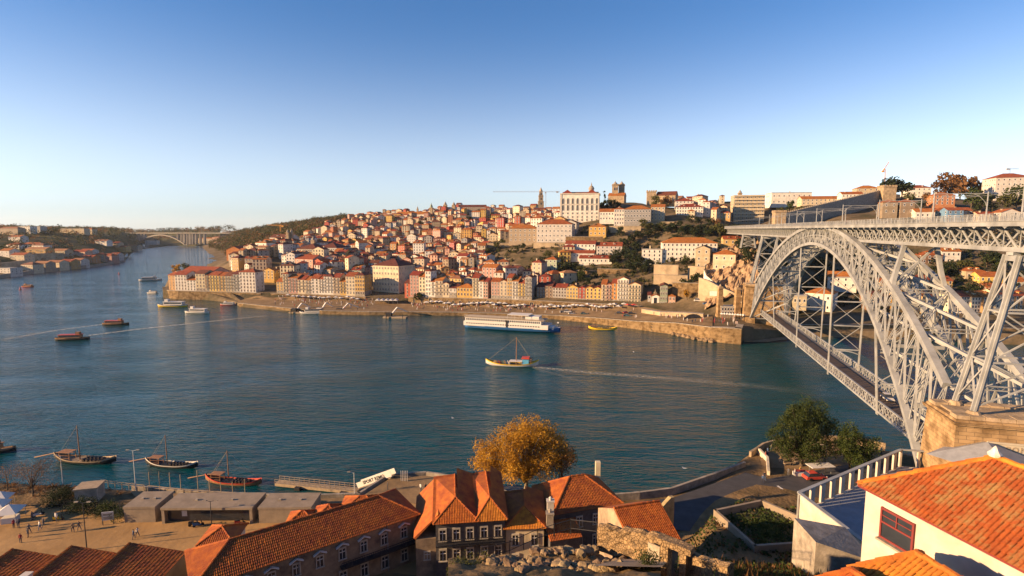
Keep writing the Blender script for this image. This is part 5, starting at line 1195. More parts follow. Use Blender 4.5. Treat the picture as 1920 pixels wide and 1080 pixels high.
# ================================================================== TREES
def leaf_mat(name, c1, c2, c3, scale=.35, tr=.3):
    m, n, l, b = nt(name); b.inputs['Roughness'].default_value = .7; b.inputs['Specular IOR Level'].default_value = .2
    tc = n.new('ShaderNodeTexCoord'); nz = n.new('ShaderNodeTexNoise'); nz.inputs['Scale'].default_value = scale; nz.inputs['Detail'].default_value = 6; nz.inputs['Roughness'].default_value = .8
    l.new(tc.outputs['Object'], nz.inputs['Vector']); cr = n.new('ShaderNodeValToRGB'); e = cr.color_ramp.elements; e.new(.5)
    for k, (p, c) in enumerate(((.33, c1), (.5, c2), (.66, c3))): e[k].position = p; e[k].color = rgb(c)
    oi = n.new('ShaderNodeObjectInfo'); hs = n.new('ShaderNodeHueSaturation'); mr = n.new('ShaderNodeMapRange'); mr.inputs['To Min'].default_value = .75; mr.inputs['To Max'].default_value = 1.2
    l.new(oi.outputs['Random'], mr.inputs[0]); l.new(mr.outputs[0], hs.inputs['Value']); l.new(nz.outputs[0], cr.inputs[0]); l.new(cr.outputs[0], hs.inputs['Color']); l.new(hs.outputs[0], b.inputs['Base Color'])
    ts = n.new('ShaderNodeBsdfTranslucent'); l.new(hs.outputs[0], ts.inputs[0]); mx = n.new('ShaderNodeMixShader'); mx.inputs[0].default_value = tr
    out = n['Material Output']; l.new(b.outputs[0], mx.inputs[1]); l.new(ts.outputs[0], mx.inputs[2]); l.new(mx.outputs[0], out.inputs[0]); MATS[name] = m; return m
L_green = leaf_mat('leaf_green', (.015, .028, .008), (.04, .06, .014), (.085, .10, .022))
L_dark = leaf_mat('leaf_dark', (.012, .02, .01), (.025, .038, .014), (.05, .06, .022), .2)
L_gold = leaf_mat('leaf_gold', (.15, .07, .010), (.36, .19, .02), (.52, .31, .035), .45, .4)
L_brown = leaf_mat('leaf_brown', (.07, .035, .015), (.16, .08, .03), (.24, .13, .05), .3)
L_olive = leaf_mat('leaf_olive', (.03, .04, .012), (.07, .075, .022), (.13, .11, .03), .3)
M_bark = mat('bark', (.10, .075, .05), .95, .4, 1.5, bump=.5, bscale=5)
M_barkp = mat('pale_bark', (.22, .18, .12), .95, .4, 1.5, bump=.5, bscale=5)
def leaves(rr, clumps, n, size, flat=.0):
    mb = MB(); tot = sum(c[3] ** 2 for c in clumps)
    for (cx, cy, cz, cr) in clumps:
        for _ in range(int(n * cr * cr / tot)):
            d = V((rr.gauss(0, 1), rr.gauss(0, 1), rr.gauss(0, 1))); d.normalize(); q = V((cx, cy, cz)) + d * cr * (rr.random() ** .35) * V((1, 1, .85)).length / 1.65 * 1.0
            t = V((rr.gauss(0, 1), rr.gauss(0, 1), rr.gauss(0, .7))).normalized(); u = t.orthogonal().normalized(); s = size * rr.uniform(.6, 1.3)
            u = (u + d * .4).normalized(); w2 = t.cross(u).normalized(); u = w2.cross(t)
            mb.add([q - u * s, q + w2 * s * .6, q + u * s, q - w2 * s * .6], [(0, 1, 2, 3)])
    return mb
def tree_parts(seed, h, w_, nleaf, size, shape='round', nc=14, trunk_h=.25, lm=None, lobes=None):
    rr = random.Random(seed); cl = []
    zc = h * (trunk_h + (1 - trunk_h) * .5); rz_ = h * (1 - trunk_h) * .5
    for i in range(int(max(nc, 4))):
        for _ in range(20):
            x, y, z = rr.uniform(-1, 1), rr.uniform(-1, 1), rr.uniform(-1, 1)
            if shape == 'cone':
                k = (1 - (z + 1) / 2) * .95 + .05
                if x * x + y * y < k * k: break
            elif x * x + y * y + z * z < 1 and (z > -.5 or x * x + y * y < .5): break
        cr = w_ * rr.uniform(.13, .22) * (1 if shape != 'cone' else .4 + .6 * (1 - (z + 1) / 2)); cl.append((x * (w_ / 2 - cr * .7), y * (w_ / 2 - cr * .7), zc + z * (rz_ - cr * .5), cr))
    if lobes:
        cl = []
        for (lx, ly, lz, lr) in lobes:
            for _ in range(int(nc * lr * 10)):
                d = V((rr.gauss(0, 1), rr.gauss(0, 1), rr.gauss(0, 1))).normalized() * lr * rr.uniform(.35, 1.0); cl.append((lx + d.x, ly + d.y, lz + d.z * .9, rr.uniform(.35, 1.25) * (.55 + lr * .16)))
    tb = MB(); tr_ = max(.12, h * .022); tb.tube([(0, 0, -.8), (0, 0, 0), (tr_ * .5, 0, h * trunk_h), (0, tr_ * .4, h * .6)], [tr_ * 1.5, tr_ * 1.15, tr_ * .85, tr_ * .3], 7)
    for c in (cl[::2] if not lobes else cl[::9]): b0 = V((0, 0, h * trunk_h * rr.uniform(.8, 1.6))); b1 = V(c[:3]); tb.tube([b0, b0.lerp(b1, .5) + V((0, 0, h * .03)), b1], [tr_ * .5, tr_ * .3, tr_ * .08], 5)
    return tb, leaves(rr, cl, nleaf, size)
TT = {}
def tree_template(key):
    if key in TT: return TT[key]
    kind, seed = key; sp = {'green': (L_green, 'round'), 'dark': (L_dark, 'round'), 'cone': (L_dark, 'cone'), 'brown': (L_brown, 'round'), 'olive': (L_olive, 'round'), 'pine': (L_dark, 'round'), 'gold': (L_gold, 'round')}[kind]
    tb, lb = tree_parts(seed * 13 + 5, 10, 9 if kind != 'cone' else 5, 420, .62, sp[1], 16, .12 if kind != 'pine' else .4)
    TT[key] = (tb.mesh('trunk', [M_bark], smooth=True), lb.mesh('crown', [sp[0]])); return TT[key]
TREES = []
def far_tree(p, h, w_, kind, label=None, group='trees on the far hillside', name=None):
    tm, lm = tree_template((kind, R.randrange(4))); o = thing(name or {'cone': 'conifer_tree', 'pine': 'pine_tree'}.get(kind, 'tree'), p, label, 'tree', group); del o['_o']
    o.rotation_euler = (0, 0, R.uniform(0, 6.28)); s = w_ / (9 if kind != 'cone' else 5); o.scale = (s, s, h / 10)
    link('trunk', tm, o); link('crown', lm, o); TREES.append((o, PIX((p[0], p[1], p[2] + h * .6)), kind, h)); return o
FT = [ # px, py(base), h, w, kind
 (1132, 398, 22, 9, 'cone'), (1127, 402, 14, 8, 'cone'), (1141, 396, 12, 10, 'dark'), (1150, 394, 11, 10, 'dark'), (1158, 396, 10, 9, 'dark'), (1122, 404, 10, 7, 'dark'), (1228, 388, 12, 11, 'olive'), (1238, 390, 9, 9, 'brown'), (1252, 390, 14, 11, 'brown'), (1246, 395, 9, 8, 'olive'),
 (787, 571, 7.5, 10.5, 'green'), (1020, 500, 8, 9, 'dark'), (1033, 503, 9, 10, 'dark'), (1046, 500, 10, 11, 'dark'), (1030, 488, 8, 9, 'olive'), (1050, 512, 9, 10, 'olive'), (1062, 514, 9, 9, 'dark'), (1076, 512, 8, 10, 'dark'), (1088, 520, 9, 9, 'olive'), (1008, 516, 7, 9, 'brown'), (995, 512, 7, 8, 'olive'), (1022, 522, 6, 8, 'green'), (1100, 540, 7, 8, 'dark'), (1090, 530, 8, 9, 'green'),
 (1150, 500, 9, 10, 'dark'), (1160, 492, 11, 12, 'dark'), (1170, 486, 11, 11, 'dark'), (1178, 500, 10, 11, 'dark'), (1188, 492, 10, 11, 'dark'), (1196, 504, 10, 12, 'dark'), (1185, 514, 9, 12, 'dark'), (1172, 470, 10, 11, 'dark'), (1182, 460, 10, 11, 'dark'), (1192, 474, 10, 10, 'dark'), (1205, 516, 9, 11, 'dark'), (1215, 508, 9, 10, 'dark'), (1155, 512, 8, 10, 'olive'), (1165, 445, 9, 9, 'dark'), (1200, 455, 9, 11, 'dark'), (1214, 450, 9, 10, 'dark'),
 (1215, 438, 9, 10, 'olive'), (1228, 440, 9, 10, 'dark'), (1240, 436, 9, 10, 'olive'), (1252, 442, 9, 11, 'dark'), (1265, 438, 9, 11, 'dark'), (1278, 444, 9, 11, 'dark'), (1290, 440, 9, 11, 'dark'), (1302, 446, 9, 10, 'dark'), (1314, 442, 9, 11, 'dark'), (1326, 446, 8, 10, 'dark'), (1338, 440, 9, 10, 'olive'), (1272, 430, 8, 9, 'dark'), (1310, 425, 8, 9, 'dark'), (1295, 420, 8, 9, 'dark'), (1330, 428, 8, 9, 'dark'), (1205, 428, 8, 9, 'olive'), (1348, 448, 13, 11, 'olive'), (1356, 446, 10, 9, 'olive'), (1342, 430, 9, 9, 'brown'),
 (1287, 546, 8, 10, 'dark'), (1270, 538, 5, 8, 'green'), (1258, 540, 5, 8, 'green'), (1245, 536, 5, 9, 'green'), (1232, 534, 5, 9, 'green'), (1300, 534, 6, 8, 'green'), (1312, 530, 7, 7, 'dark'), (1262, 496, 6, 6, 'dark'), (1285, 496, 7, 6, 'green'), (1288, 565, 7, 5, 'gold'), (1360, 490, 7, 7, 'olive'), (1352, 500, 6, 7, 'dark'), (1395, 480, 14, 14, 'dark'), (1404, 500, 12, 12, 'dark'), (1385, 470, 8, 9, 'olive'), (1408, 470, 10, 11, 'dark'),
 (930, 470, 8, 9, 'olive'), (912, 480, 8, 9, 'olive'), (920, 492, 8, 9, 'green'), (942, 462, 7, 8, 'green'), (980, 470, 7, 7, 'dark'), (994, 458, 6, 8, 'dark'), (968, 478, 7, 8, 'olive'), (905, 500, 7, 9, 'green'), (890, 492, 6, 8, 'olive'), (780, 470, 8, 9, 'dark'), (815, 500, 9, 9, 'dark'), (824, 502, 8, 9, 'dark'), (800, 420, 10, 12, 'dark'), (830, 422, 10, 12, 'dark'), (790, 425, 9, 12, 'olive'), (815, 425, 10, 12, 'dark'), (860, 418, 9, 12, 'dark'), (900, 405, 10, 12, 'dark'), (880, 420, 10, 12, 'dark'), (925, 412, 10, 12, 'dark'), (770, 420, 9, 11, 'olive'),
 (431, 484, 13, 7, 'dark'), (648, 480, 9, 9, 'dark'), (330, 514, 14, 15, 'gold'), (346, 508, 12, 14, 'olive'),
 (1672, 380, 22, 26, 'pine'), (1690, 378, 19, 22, 'pine'), (1778, 372, 26, 24, 'brown'), (1800, 372, 28, 26, 'brown'), (1822, 374, 28, 26, 'brown'), (1842, 372, 22, 20, 'brown'), (1760, 374, 18, 16, 'brown'), (1820, 398, 20, 18, 'green'), (1838, 400, 16, 16, 'dark'), (1848, 392, 14, 15, 'olive'), (1905, 392, 20, 20, 'green'), (1885, 394, 14, 15, 'olive'), (1480, 400, 13, 10, 'green'), (1462, 404, 9, 8, 'olive'), (1500, 402, 8, 9, 'olive'), (1740, 384, 11, 12, 'brown'), (1730, 392, 8, 9, 'dark'), (1860, 402, 10, 10, 'dark'), (1700, 384, 12, 12, 'olive'),
 (1850, 505, 12, 14, 'dark'), (1870, 510, 10, 12, 'green'), (1780, 518, 9, 11, 'dark'), (1810, 512, 9, 11, 'olive'), (1760, 525, 9, 11, 'dark'), (1690, 530, 9, 12, 'dark'), (1640, 500, 10, 12, 'dark'), (1600, 500, 10, 12, 'dark'), (1570, 490, 10, 12, 'dark'), (1540, 510, 10, 13, 'dark'), (1520, 490, 10, 12, 'dark'), (1500, 520, 9, 12, 'dark'), (1480, 540, 9, 11, 'dark'), (1466, 500, 10, 12, 'dark'), (1540, 540, 8, 10, 'dark'), (1620, 540, 8, 11, 'dark'), (1648, 618, 5, 9, 'dark'), (1580, 470, 10, 12, 'dark'), (1680, 500, 10, 12, 'dark')]
for (px, py, h, w_, kind) in FT:
    p = hit(px, py, FZ, 300, 1400)
    if p is None: p = P(px, py, 560); p.z = FZ(p.x, p.y)
    far_tree(p, h, w_, kind)
# woods too dense to count: left ridge, left bank, far hills
def wood(name, spots, m, label, lsz):
    rr = random.Random(3); mb = MB()
    for (X, D, z, h, w_) in spots:
        cl = [(X + rr.uniform(-.3, .3) * w_, D + rr.uniform(-.3, .3) * w_, z + h * rr.uniform(.3, .8), w_ * rr.uniform(.28, .42)) for _ in range(4)]
        lv = leaves(rr, cl, 46, w_ * lsz); mb.add(lv.v, lv.f)
    return mb.obj(name, m, kind='stuff', label=label, cat='wood')
rr = random.Random(21); sp = {0: [], 1: [], 2: []}
for i in range(1900):
    px = rr.uniform(392, 650); D = rr.uniform(900, 1750)
    X = ray(px, 430)[0] * D; z = FZ(X, D); py = PIX((X, D, z))[1]
    if z < 4 or (px > 600 and D < 1150) or (px > 520 and D < 860): continue
    sp[0 if rr.random() < .75 else 1].append((X, D, z, rr.uniform(9, 16), rr.uniform(12, 20)))
wood('far_wood', sp[0], L_olive, 'olive woodland covering the ridge at the left of the town', .085); wood('autumn_wood', sp[1], L_brown, 'autumn brown trees mixed into the ridge woodland', .085)
sp = []; sp2 = []
for i in range(1300):
    px = rr.uniform(-60, 440); D = rr.uniform(640, 2600); X = ray(px, 430)[0] * D; z = LZ(X, D)
    if z < 7 or z > 60: continue
    s = D / 900
    (sp if rr.random() < .72 else sp2).append((X, D, z - 1, rr.uniform(7, 13) * s ** .4, rr.uniform(10, 18) * s ** .5))
wood('left_bank_wood', sp, L_dark, 'dark green woods on the slopes of the far left bank', .09); wood('left_bank_autumn_wood', sp2, L_brown, 'brown autumn trees among the woods of far left bank', .09)
# low scrub on the town slopes
sp = []
for i in range(1500):
    px = rr.uniform(880, 1420); D = rr.uniform(360, 560); X = ray(px, 430)[0] * D; z = FZ(X, D); py = PIX((X, D, z))[1]
    if (px > 1060 and 425 < py < 560) or (905 < px < 1062 and 456 < py < 530): sp.append((X, D, z - .3, rr.uniform(1, 3), rr.uniform(2, 5)))
wood('slope_scrub', sp[::2], L_dark, 'dark scrub growing over the slopes below the palace', .14); wood('slope_grass', sp[1::2], L_olive, 'yellow green scrub on the terraced slopes', .14)
sp = []
for i in range(700):
    px = rr.uniform(1425, 1930); D = rr.uniform(318, 420); X = ray(px, 430)[0] * D; z = FZ(X, D); sp.append((X, D, z - .3, rr.uniform(1, 4), rr.uniform(3, 6)))
wood('shaded_scrub', sp, L_dark, 'dark scrub on the shaded slope behind the bridge', .14)
# ================================================================== NEAR BANK
M_tile = mat('terracotta_tile', (0.42, 0.138, 0.018), .85, .45, 1.3, c2=(.26, .07, .014), bump=.3, bscale=8, rnd=.22, detail=9)
M_tile_d = mat('weathered_tile', (0.34, 0.102, 0.017), .88, .5, .8, c2=(.22, .05, .02), bump=.3, bscale=8, detail=9)
def lichen_tile():
    m = mat('lichen_tile', (.33, .100, .016), .88, .5, 1.6, c2=(.27, .075, .014), bump=.3, bscale=10, rnd=.28, detail=9)
    n, l = m.node_tree.nodes, m.node_tree.links; b = n['Principled BSDF']; src = b.inputs['Base Color'].links[0].from_socket
    g = n.new('ShaderNodeNewGeometry'); nz = n.new('ShaderNodeTexNoise'); nz.inputs['Scale'].default_value = .9; nz.inputs['Detail'].default_value = 10; nz.inputs['Roughness'].default_value = .75; l.new(g.outputs['Position'], nz.inputs['Vector'])
    cr = n.new('ShaderNodeValToRGB'); cr.color_ramp.elements[0].position = .47; cr.color_ramp.elements[1].position = .66; cr.color_ramp.elements[1].color = (.85, .85, .85, 1); l.new(nz.outputs[0], cr.inputs[0])
    mx = n.new('ShaderNodeMix'); mx.data_type = 'RGBA'; l.new(cr.outputs[0], mx.inputs[0]); l.new(src, mx.inputs[6]); mx.inputs[7].default_value = (.27, .20, .075, 1); l.new(mx.outputs[2], b.inputs['Base Color']); return m
M_tile_l = lichen_tile()
def tile_unit(m):
    mb = MB(); n = 4; pr = [(.5 * -cos(pi * i / n), .5 * sin(pi * i / n) * .5) for i in range(n + 1)]
    vs = [(x, 0, z + .13) for x, z in pr] + [(x * .88, 1.08, z * .9) for x, z in pr]; mb.add(vs, [(i, i + 1, n + 2 + i, n + 1 + i)[::-1] for i in range(n)]); mb.add([(x, 0, z + .13) for x, z in pr], [tuple(range(n + 1))])
    return mb.mesh('tile', [m])
def tiles(parent, A, Bp, C, Dp, m, tw=.26, tl=.42, ind=0, near_key=None, base=True):
    """lay barrel tiles on the slope polygon A,B (eave) C,D (top; C may equal D)"""
    A, Bp, C, Dp = V(A), V(Bp), V(C), V(Dp); x = (Bp - A).normalized(); n = x.cross((Dp if (Dp - A).length > .01 else C) - A).normalized()
    if n.z < 0: n = -n
    y = n.cross(x).normalized(); top = max((C - A).dot(y), (Dp - A).dot(y)); L = (Bp - A).length; org = V(parent.get('_o', (0, 0, 0)))
    poly = [((q - A).dot(x), (q - A).dot(y)) for q in (A, Bp, C, Dp)]
    def inside(u, v):
        k = None
        for (a, b), (c, d) in zip(poly, poly[1:] + poly[:1]):
            if abs(a - c) + abs(b - d) < 1e-6: continue
            s = (c - a) * (v - b) - (d - b) * (u - a)
            if s < -.02: return False
        return True
    if base:
        mb = MB(); mb.hexa([q - n * .16 for q in (A, Bp, C, Dp)], [q - n * .03 for q in (A, Bp, C, Dp)]); mb.obj('roof_boarding', M_tile_d, parent)
    spots = []; v = -.12
    while v < top - tl * .4:
        u = min(p[0] for p in poly) + tw / 2; um = max(p[0] for p in poly)
        while u < um:
            if inside(u, max(v + tl * .5, .02)): spots.append((u, v))
            u += tw
        v += tl
    rr = random.Random(5); tu = tile_unit(m)
    W = [(A + x * u + y * v, u, v) for u, v in spots]
    if ind: W.sort(key=lambda q: (q[0] - V((0, 0, CAM_H))).length if near_key is None else near_key(q[0]))
    st = MB()
    for i, (p, u, v) in enumerate(W):
        yy = (y + n * rr.uniform(-.03, .03) + x * rr.uniform(-.04, .04)).normalized(); xx = yy.cross(n).normalized(); zz = xx.cross(yy); s = rr.uniform(.94, 1.05)
        M = Matrix((xx * tw * s, yy * tl, zz * tw * s)).transposed().to_4x4(); M.translation = p - org + n * (.02 + rr.uniform(0, .015))
        if i < ind: o = bpy.data.objects.new('tile', tu); COL.objects.link(o); o.parent = parent; o.matrix_local = M
        else: st.add([M @ vv.co + org for vv in tu.vertices], [tuple(q.vertices) for q in tu.polygons])
    if st.v: st.obj('tile_field', m, parent, kind='stuff')
def ridge_tiles(parent, p, q, m, r=.17, step=.42):
    p, q = V(p), V(q); n = max(2, int((q - p).length / step)); mb = MB(); d = (q - p) / n
    for i in range(n):
        a = p + d * i; z = V((0, 0, .03 * (i % 2) + R.uniform(0, .03))); mb.tube([a + z, a + d * 1.1 + z], [r * 1.12, r * .95], 7)
    mb.obj('ridge_cap', m, parent, kind='stuff')
def rect(A, t, n, L, W): return [A, A + t * L, A + t * L + n * W, A + n * W]
def dirs(ang): t = V((cos(radians(ang)), sin(radians(ang)), 0)); return t, V((-t.y, t.x, 0))
def walls(name, base, zb, zt, m, label, cat='house', group=None):
    mb = MB(); mb.hexa([V((p.x, p.y, zb)) for p in base], [V((p.x, p.y, zt)) for p in base]); return mb.obj(name, m, o=V((base[0].x, base[0].y, zb)), label=label, cat=cat, group=group)
def hip_tiled(o, base, ze, zr, m, ind=0, oh=.4, tw=.26, tl=.42, which=(1, 1, 1, 1), far_gable=False):
    c = sum(base, V((0, 0, 0))) / 4; t = (base[1] - base[0]).normalized(); n = (base[3] - base[0]).normalized(); L = (base[1] - base[0]).length + 2 * oh; W = (base[3] - base[0]).length + 2 * oh
    q = [base[0] - t * oh - n * oh, base[1] + t * oh - n * oh, base[2] + t * oh + n * oh, base[3] - t * oh + n * oh]; E = [V((p.x, p.y, ze)) for p in q]; Z = V((0, 0, zr - ze))
    if L >= W: a = E[0] + t * W / 2 + n * W / 2 + Z; b = E[1] - t * W / 2 + n * W / 2 + Z; S = [(E[0], E[1], b, a), (E[1], E[2], b, b), (E[2], E[3], a, b), (E[3], E[0], a, a)]; hips = [(E[0], a), (E[3], a), (E[1], b), (E[2], b)]
    else: a = E[0] + t * L / 2 + n * L / 2 + Z; b = E[3] + t * L / 2 - n * L / 2 + Z; S = [(E[0], E[1], a, a), (E[1], E[2], b, a), (E[2], E[3], b, b), (E[3], E[0], a, b)]; hips = [(E[0], a), (E[1], a), (E[2], b), (E[3], b)]
    for k, s in enumerate(S):
        if which[k]: tiles(o, *s, m, tw, tl, ind if k == which.index(2) else 0) if 2 in which else tiles(o, *s, m, tw, tl)
        else: mb = MB(); mb.add([p for p in s], [(0, 1, 2, 3)] if (s[2] - s[3]).length > .01 else [(0, 1, 2)]); mb.obj('roof_plane', M_tile_d, o)
    for p, r in hips + [(a, b)]: ridge_tiles(o, p, r, m)
def win_near(o, p, rz, w_, h, trim=None, name='window'):
    return link(name, window_unit(trim or M_wtrim), o, V(p) - V(o['_o']), rz, (w_, 1, h))

# ---------- paving, promenade, roads
def sheet(name, pts, m, z): mb = MB(); mb.add([V((p[0], p[1], z)) for p in pts], [tuple(range(len(pts)))]); return mb.obj(name, m, kind='structure')
gp = lambda px, py, z=5.1: tuple(G(px, py, z)[:2])
sheet('plaza', [(-118, 56), (-16, 56), (-9, 80), (-7, 92), (-20, 95), (-40, 94.5), (-58, 95.5), (-64, 90), (-86, 93), (-104, 97), (-128, 100)], M_pave, 5.12)
sheet('promenade', [(-75, 99.6), (-66, 92), (-58, 95.7), (-40, 94.7), (-20, 95.2), (-7, 92.2), (6, 90), (8, 95), (-1, 97), (-10, 103.5), (-18, 106), (-25, 105), (-29, 97), (-41, 96.2), (-58, 97.6)], M_quay, 5.08)
sheet('riverside_road', [gp(1180, 985, 6.6), gp(1330, 1000, 6.6), gp(1500, 1000, 6.6), gp(1700, 900, 6.6), gp(1640, 862, 6.6), gp(1440, 898, 6.6), gp(1398, 886, 6.6), gp(1340, 906, 6.6), gp(1260, 934, 6.6), gp(1180, 942, 6.6)], M_asph, 6.62)
M_paint = mat('road_paint', (.62, .6, .55), .8, .3, 2)
for i in range(6):
    p = G(1412 + i * 13, 926 + i * 5.5, 6.63); mb = MB(); t, n = dirs(35); c = p
    mb.add([c - t * 1.9 - n * .24, c + t * 1.9 - n * .24, c + t * 1.9 + n * .24, c - t * 1.9 + n * .24], [(0, 1, 2, 3)]); mb.obj('crossing_stripe', M_paint, kind='structure')
mb = MB(); a, b = G(1456, 911, 6.63), G(1478, 926, 6.63); mb.add([a, b, b + V((.4, .1, 0)), a + V((.4, .1, 0))], [(0, 1, 2, 3)]); mb.obj('stop_line', M_paint, kind='structure')
sheet('promontory_paving', [gp(1425, 862, 6.3), gp(1435, 895, 6.3), gp(1500, 905, 6.3), gp(1640, 880, 6.3), gp(1680, 850, 6.3), gp(1540, 828, 6.3), gp(1450, 838, 6.3)], M_quay, 6.36)
# near quay edge kerb
def poly_wall(name, pts, th, zb, zt, m, label, cat='wall'):
    mb = MB()
    for p, q in zip(pts, pts[1:]):
        p, q = V((p[0], p[1], 0)), V((q[0], q[1], 0)); d = (q - p).normalized(); n = V((-d.y, d.x, 0)) * th; z0, z1 = V((0, 0, zb)), V((0, 0, zt)); mb.hexa([p + z0, q + z0, q + n + z0, p + n + z0], [p + z1, q + z1, q + n + z1, p + n + z1])
    return mb.obj(name, m, o=V((pts[0][0], pts[0][1], zb)), label=label, cat=cat)
poly_wall('near_quay_kerb', [(-75.5, 100.8), (-58, 98.4), (-41, 97.0), (-29.4, 98), (-25.6, 106), (-18, 107), (-9, 104.2), (-.5, 98.2), (8, 96.2)], .5, -1, 5.35, M_stone2, 'low stone kerb along the near quay edge')
pw = [G(1150, 938, 6.2), G(1200, 934, 6.2), G(1260, 926, 6.2), G(1300, 912, 6.2), G(1340, 898, 6.2), G(1398, 876, 6.2)]
poly_wall('river_parapet', [(p.x, p.y) for p in pw], .5, 2, 7.3, M_stone2, 'low stone parapet along the shaded riverside road')
pw = [G(1408, 866, 5), G(1421, 850, 6), G(1432, 842, 6), G(1445, 838, 6), G(1470, 832, 6), G(1530, 826, 6), G(1600, 830, 6), G(1660, 842, 6)]
poly_wall('promontory_parapet', [(p.x, p.y) for p in pw], .5, 2, 7.3, M_stone, 'curved stone parapet of the small riverside lookout')
pw = [G(1421, 852, 6), G(1436, 868, 6), G(1438, 895, 6)]
poly_wall('lookout_wall', [(p.x, p.y) for p in pw], .5, 0, 7.4, mat('pale_plaster', (.55, .48, .36), .9, .3, .6), 'pale curved wall at the tip of the riverside lookout')
for i, (px, py, s) in enumerate(((1404, 884, 2.0), (1392, 896, 1.6), (1414, 874, 2.2), (1380, 908, 1.2))):
    p = G(px, py, 3); link('shore_boulder', ROCKS[i], None, p, i * 1.3, (s, s, s * 1.2), label='weathered boulder at the water below the lookout, %s largest' % ['second', 'third', 'first', 'fourth'][i] if i != 2 else 'largest weathered boulder at the water below the lookout', cat='boulder')

# ---------- warehouses at the lower left: parallel roofs falling to the right
t, n = dirs(3.0); base0 = V((-79, 58.0, 0))
for i in range(4):
    A = base0 + t * 7.9 * i; bs = rect(A, t, n, 7.8, 13.4 + .35 * i); o = walls('riverside_warehouse', bs, 4, 8.4, WM('ochre'), 'long dark tiled warehouse at the lower left, %s from left' % ORD[i], 'warehouse', 'warehouses at the lower left')
    e = [V((p.x, p.y, 8.5)) for p in bs]; up = V((0, 0, 1.7)); r0, r1 = e[0] + up, e[3] + up
    tiles(o, e[1], e[2], r1, r0, M_tile_d, .3, .5)
    mb = MB(); mb.hexa([e[0], e[0] + t * .3, e[3] + t * .3, e[3]], [r0, r0 + t * .3, r1 + t * .3, r1]); mb.add([e[3], e[2], r1], [(0, 1, 2)]); mb.add([e[0], r0, e[1]], [(0, 1, 2)]); mb.obj('gable', WM('ochre'), o)
    ridge_tiles(o, r0, r1, M_tile, .2); ridge_tiles(o, r1, e[2], M_tile_d, .14)
    if i in (1, 2): c = r0.lerp(r1, .45); mb = MB(); mb.box(c + V((.1, 0, .3)), (.9, .8, 1.3)); mb.box(c + V((.1, 0, 1.0)), (1.1, 1.0, .15)); mb.obj('chimney', WM('white'), o)
# ---------- the long tiled house
t = V((.82, .574, 0)).normalized(); n = V((-t.y, t.x, 0)); bs = rect(V((-38.7, 60.7, 0)), t, n, 29.4, 8.8)
M_oldwall = mat('stained_plaster', (.34, .25, .16), .9, .5, .5, c2=(.12, .09, .07), detail=10)
lo = walls('long_tiled_house', bs, 4, 12.5, M_oldwall, 'long old house with big hipped tile roof in the foreground', 'house'); hip_tiled(lo, bs, 12.6, 14.95, M_tile_d, which=(1, 1, 0, 1), tw=.25, tl=.42)
rzn = atan2(t.y, t.x)
for i in range(9):
    s = 2.4 + i * 3.1; p = bs[0] + t * s
    w1 = win_near(lo, V((p.x, p.y, 10.4)) - n * .02, rzn, 1.1, 1.9); mb = MB(); q = V((p.x, p.y, 11.5)) - n * .25
    mb.bar(q - t * .9, q + V((0, 0, .5)), .35, .14); mb.bar(q + V((0, 0, .5)), q + t * .9, .35, .14); mb.obj('window_hood', M_wtrim, lo)
    win_near(lo, V((p.x, p.y, 6.8)) - n * .02, rzn, 1.2, 2.2)
mb = MB(); a = bs[0] + t * 17.5 - n * .5; b = bs[0] + t * 29 - n * .5; mb.bar(V((a.x, a.y, 8.55)), V((b.x, b.y, 8.55)), 1.0, .18)
for i in range(36): q = a.lerp(b, i / 35) - n * .45; mb.bar(V((q.x, q.y, 8.6)), V((q.x, q.y, 9.5)), .05, .05)
mb.bar(V((a.x, a.y, 9.5)) - n * .45, V((b.x, b.y, 9.5)) - n * .45, .07, .07); mb.obj('balcony', M_iron_d, lo)
for s in (12.0, 24.6): q = bs[0] + t * s - n * .12; mb = MB(); mb.tube([(q.x, q.y, 4), (q.x, q.y, 12.4)], .07, 6); mb.obj('downpipe', M_iron, lo)
# small annexe roofs behind it
for i, (px0, px1, py, z, zr, dep, lb) in enumerate(((374, 436, 1022, 8.6, 9.4, 5, 'small lit orange roof behind the left end of long house'), (540, 588, 984, 9.0, 9.6, 3.5, 'small orange roof peeping over the long roof beside kiosks'), (590, 636, 976, 9.4, 10.2, 4, 'orange roof with white gable peeping over the long roof'), (640, 712, 962, 10.0, 10.8, 5, 'wide orange roof behind the right half of long house'))):
    A = G(px0, py, z); Bq = G(px1, py - 4, z); tt = (Bq - A); L = tt.length; tt.normalize(); nn = V((-tt.y, tt.x, 0)); b2 = rect(V((A.x, A.y, 0)), tt, nn, L, dep); o = walls('annexe', b2, 4, z, WM('white'), lb, 'house'); hip_tiled(o, b2, z + .02, zr + .6, M_tile_d, which=(1, 0, 0, 1), tw=.3, tl=.5)
# ---------- house with plain left-sloping roof next to it
bs = rect(V((-14.0, 73.0, 0)), *dirs(8), 3.3, 12); o = walls('narrow_house', bs, 4, 11.2, M_oldwall, 'narrow house with steep plain red roof between neighbours', 'house')
e = [V((p.x, p.y, 0)) for p in bs]; mb = MB(); mb.hexa([V((e[0].x, e[0].y, 11.2)), V((e[1].x, e[1].y, 14.6)), V((e[2].x, e[2].y, 14.9)), V((e[3].x, e[3].y, 11.4))], [V((e[0].x - .3, e[0].y, 11.4)), V((e[1].x, e[1].y, 14.8)), V((e[2].x, e[2].y, 15.1)), V((e[3].x - .3, e[3].y, 11.6))]); mb.obj('roof', M_tile_d, o)
win_near(o, V((bs[0].x + 1.6, bs[0].y + .25, 8.6)), radians(8), 1.0, 1.4)
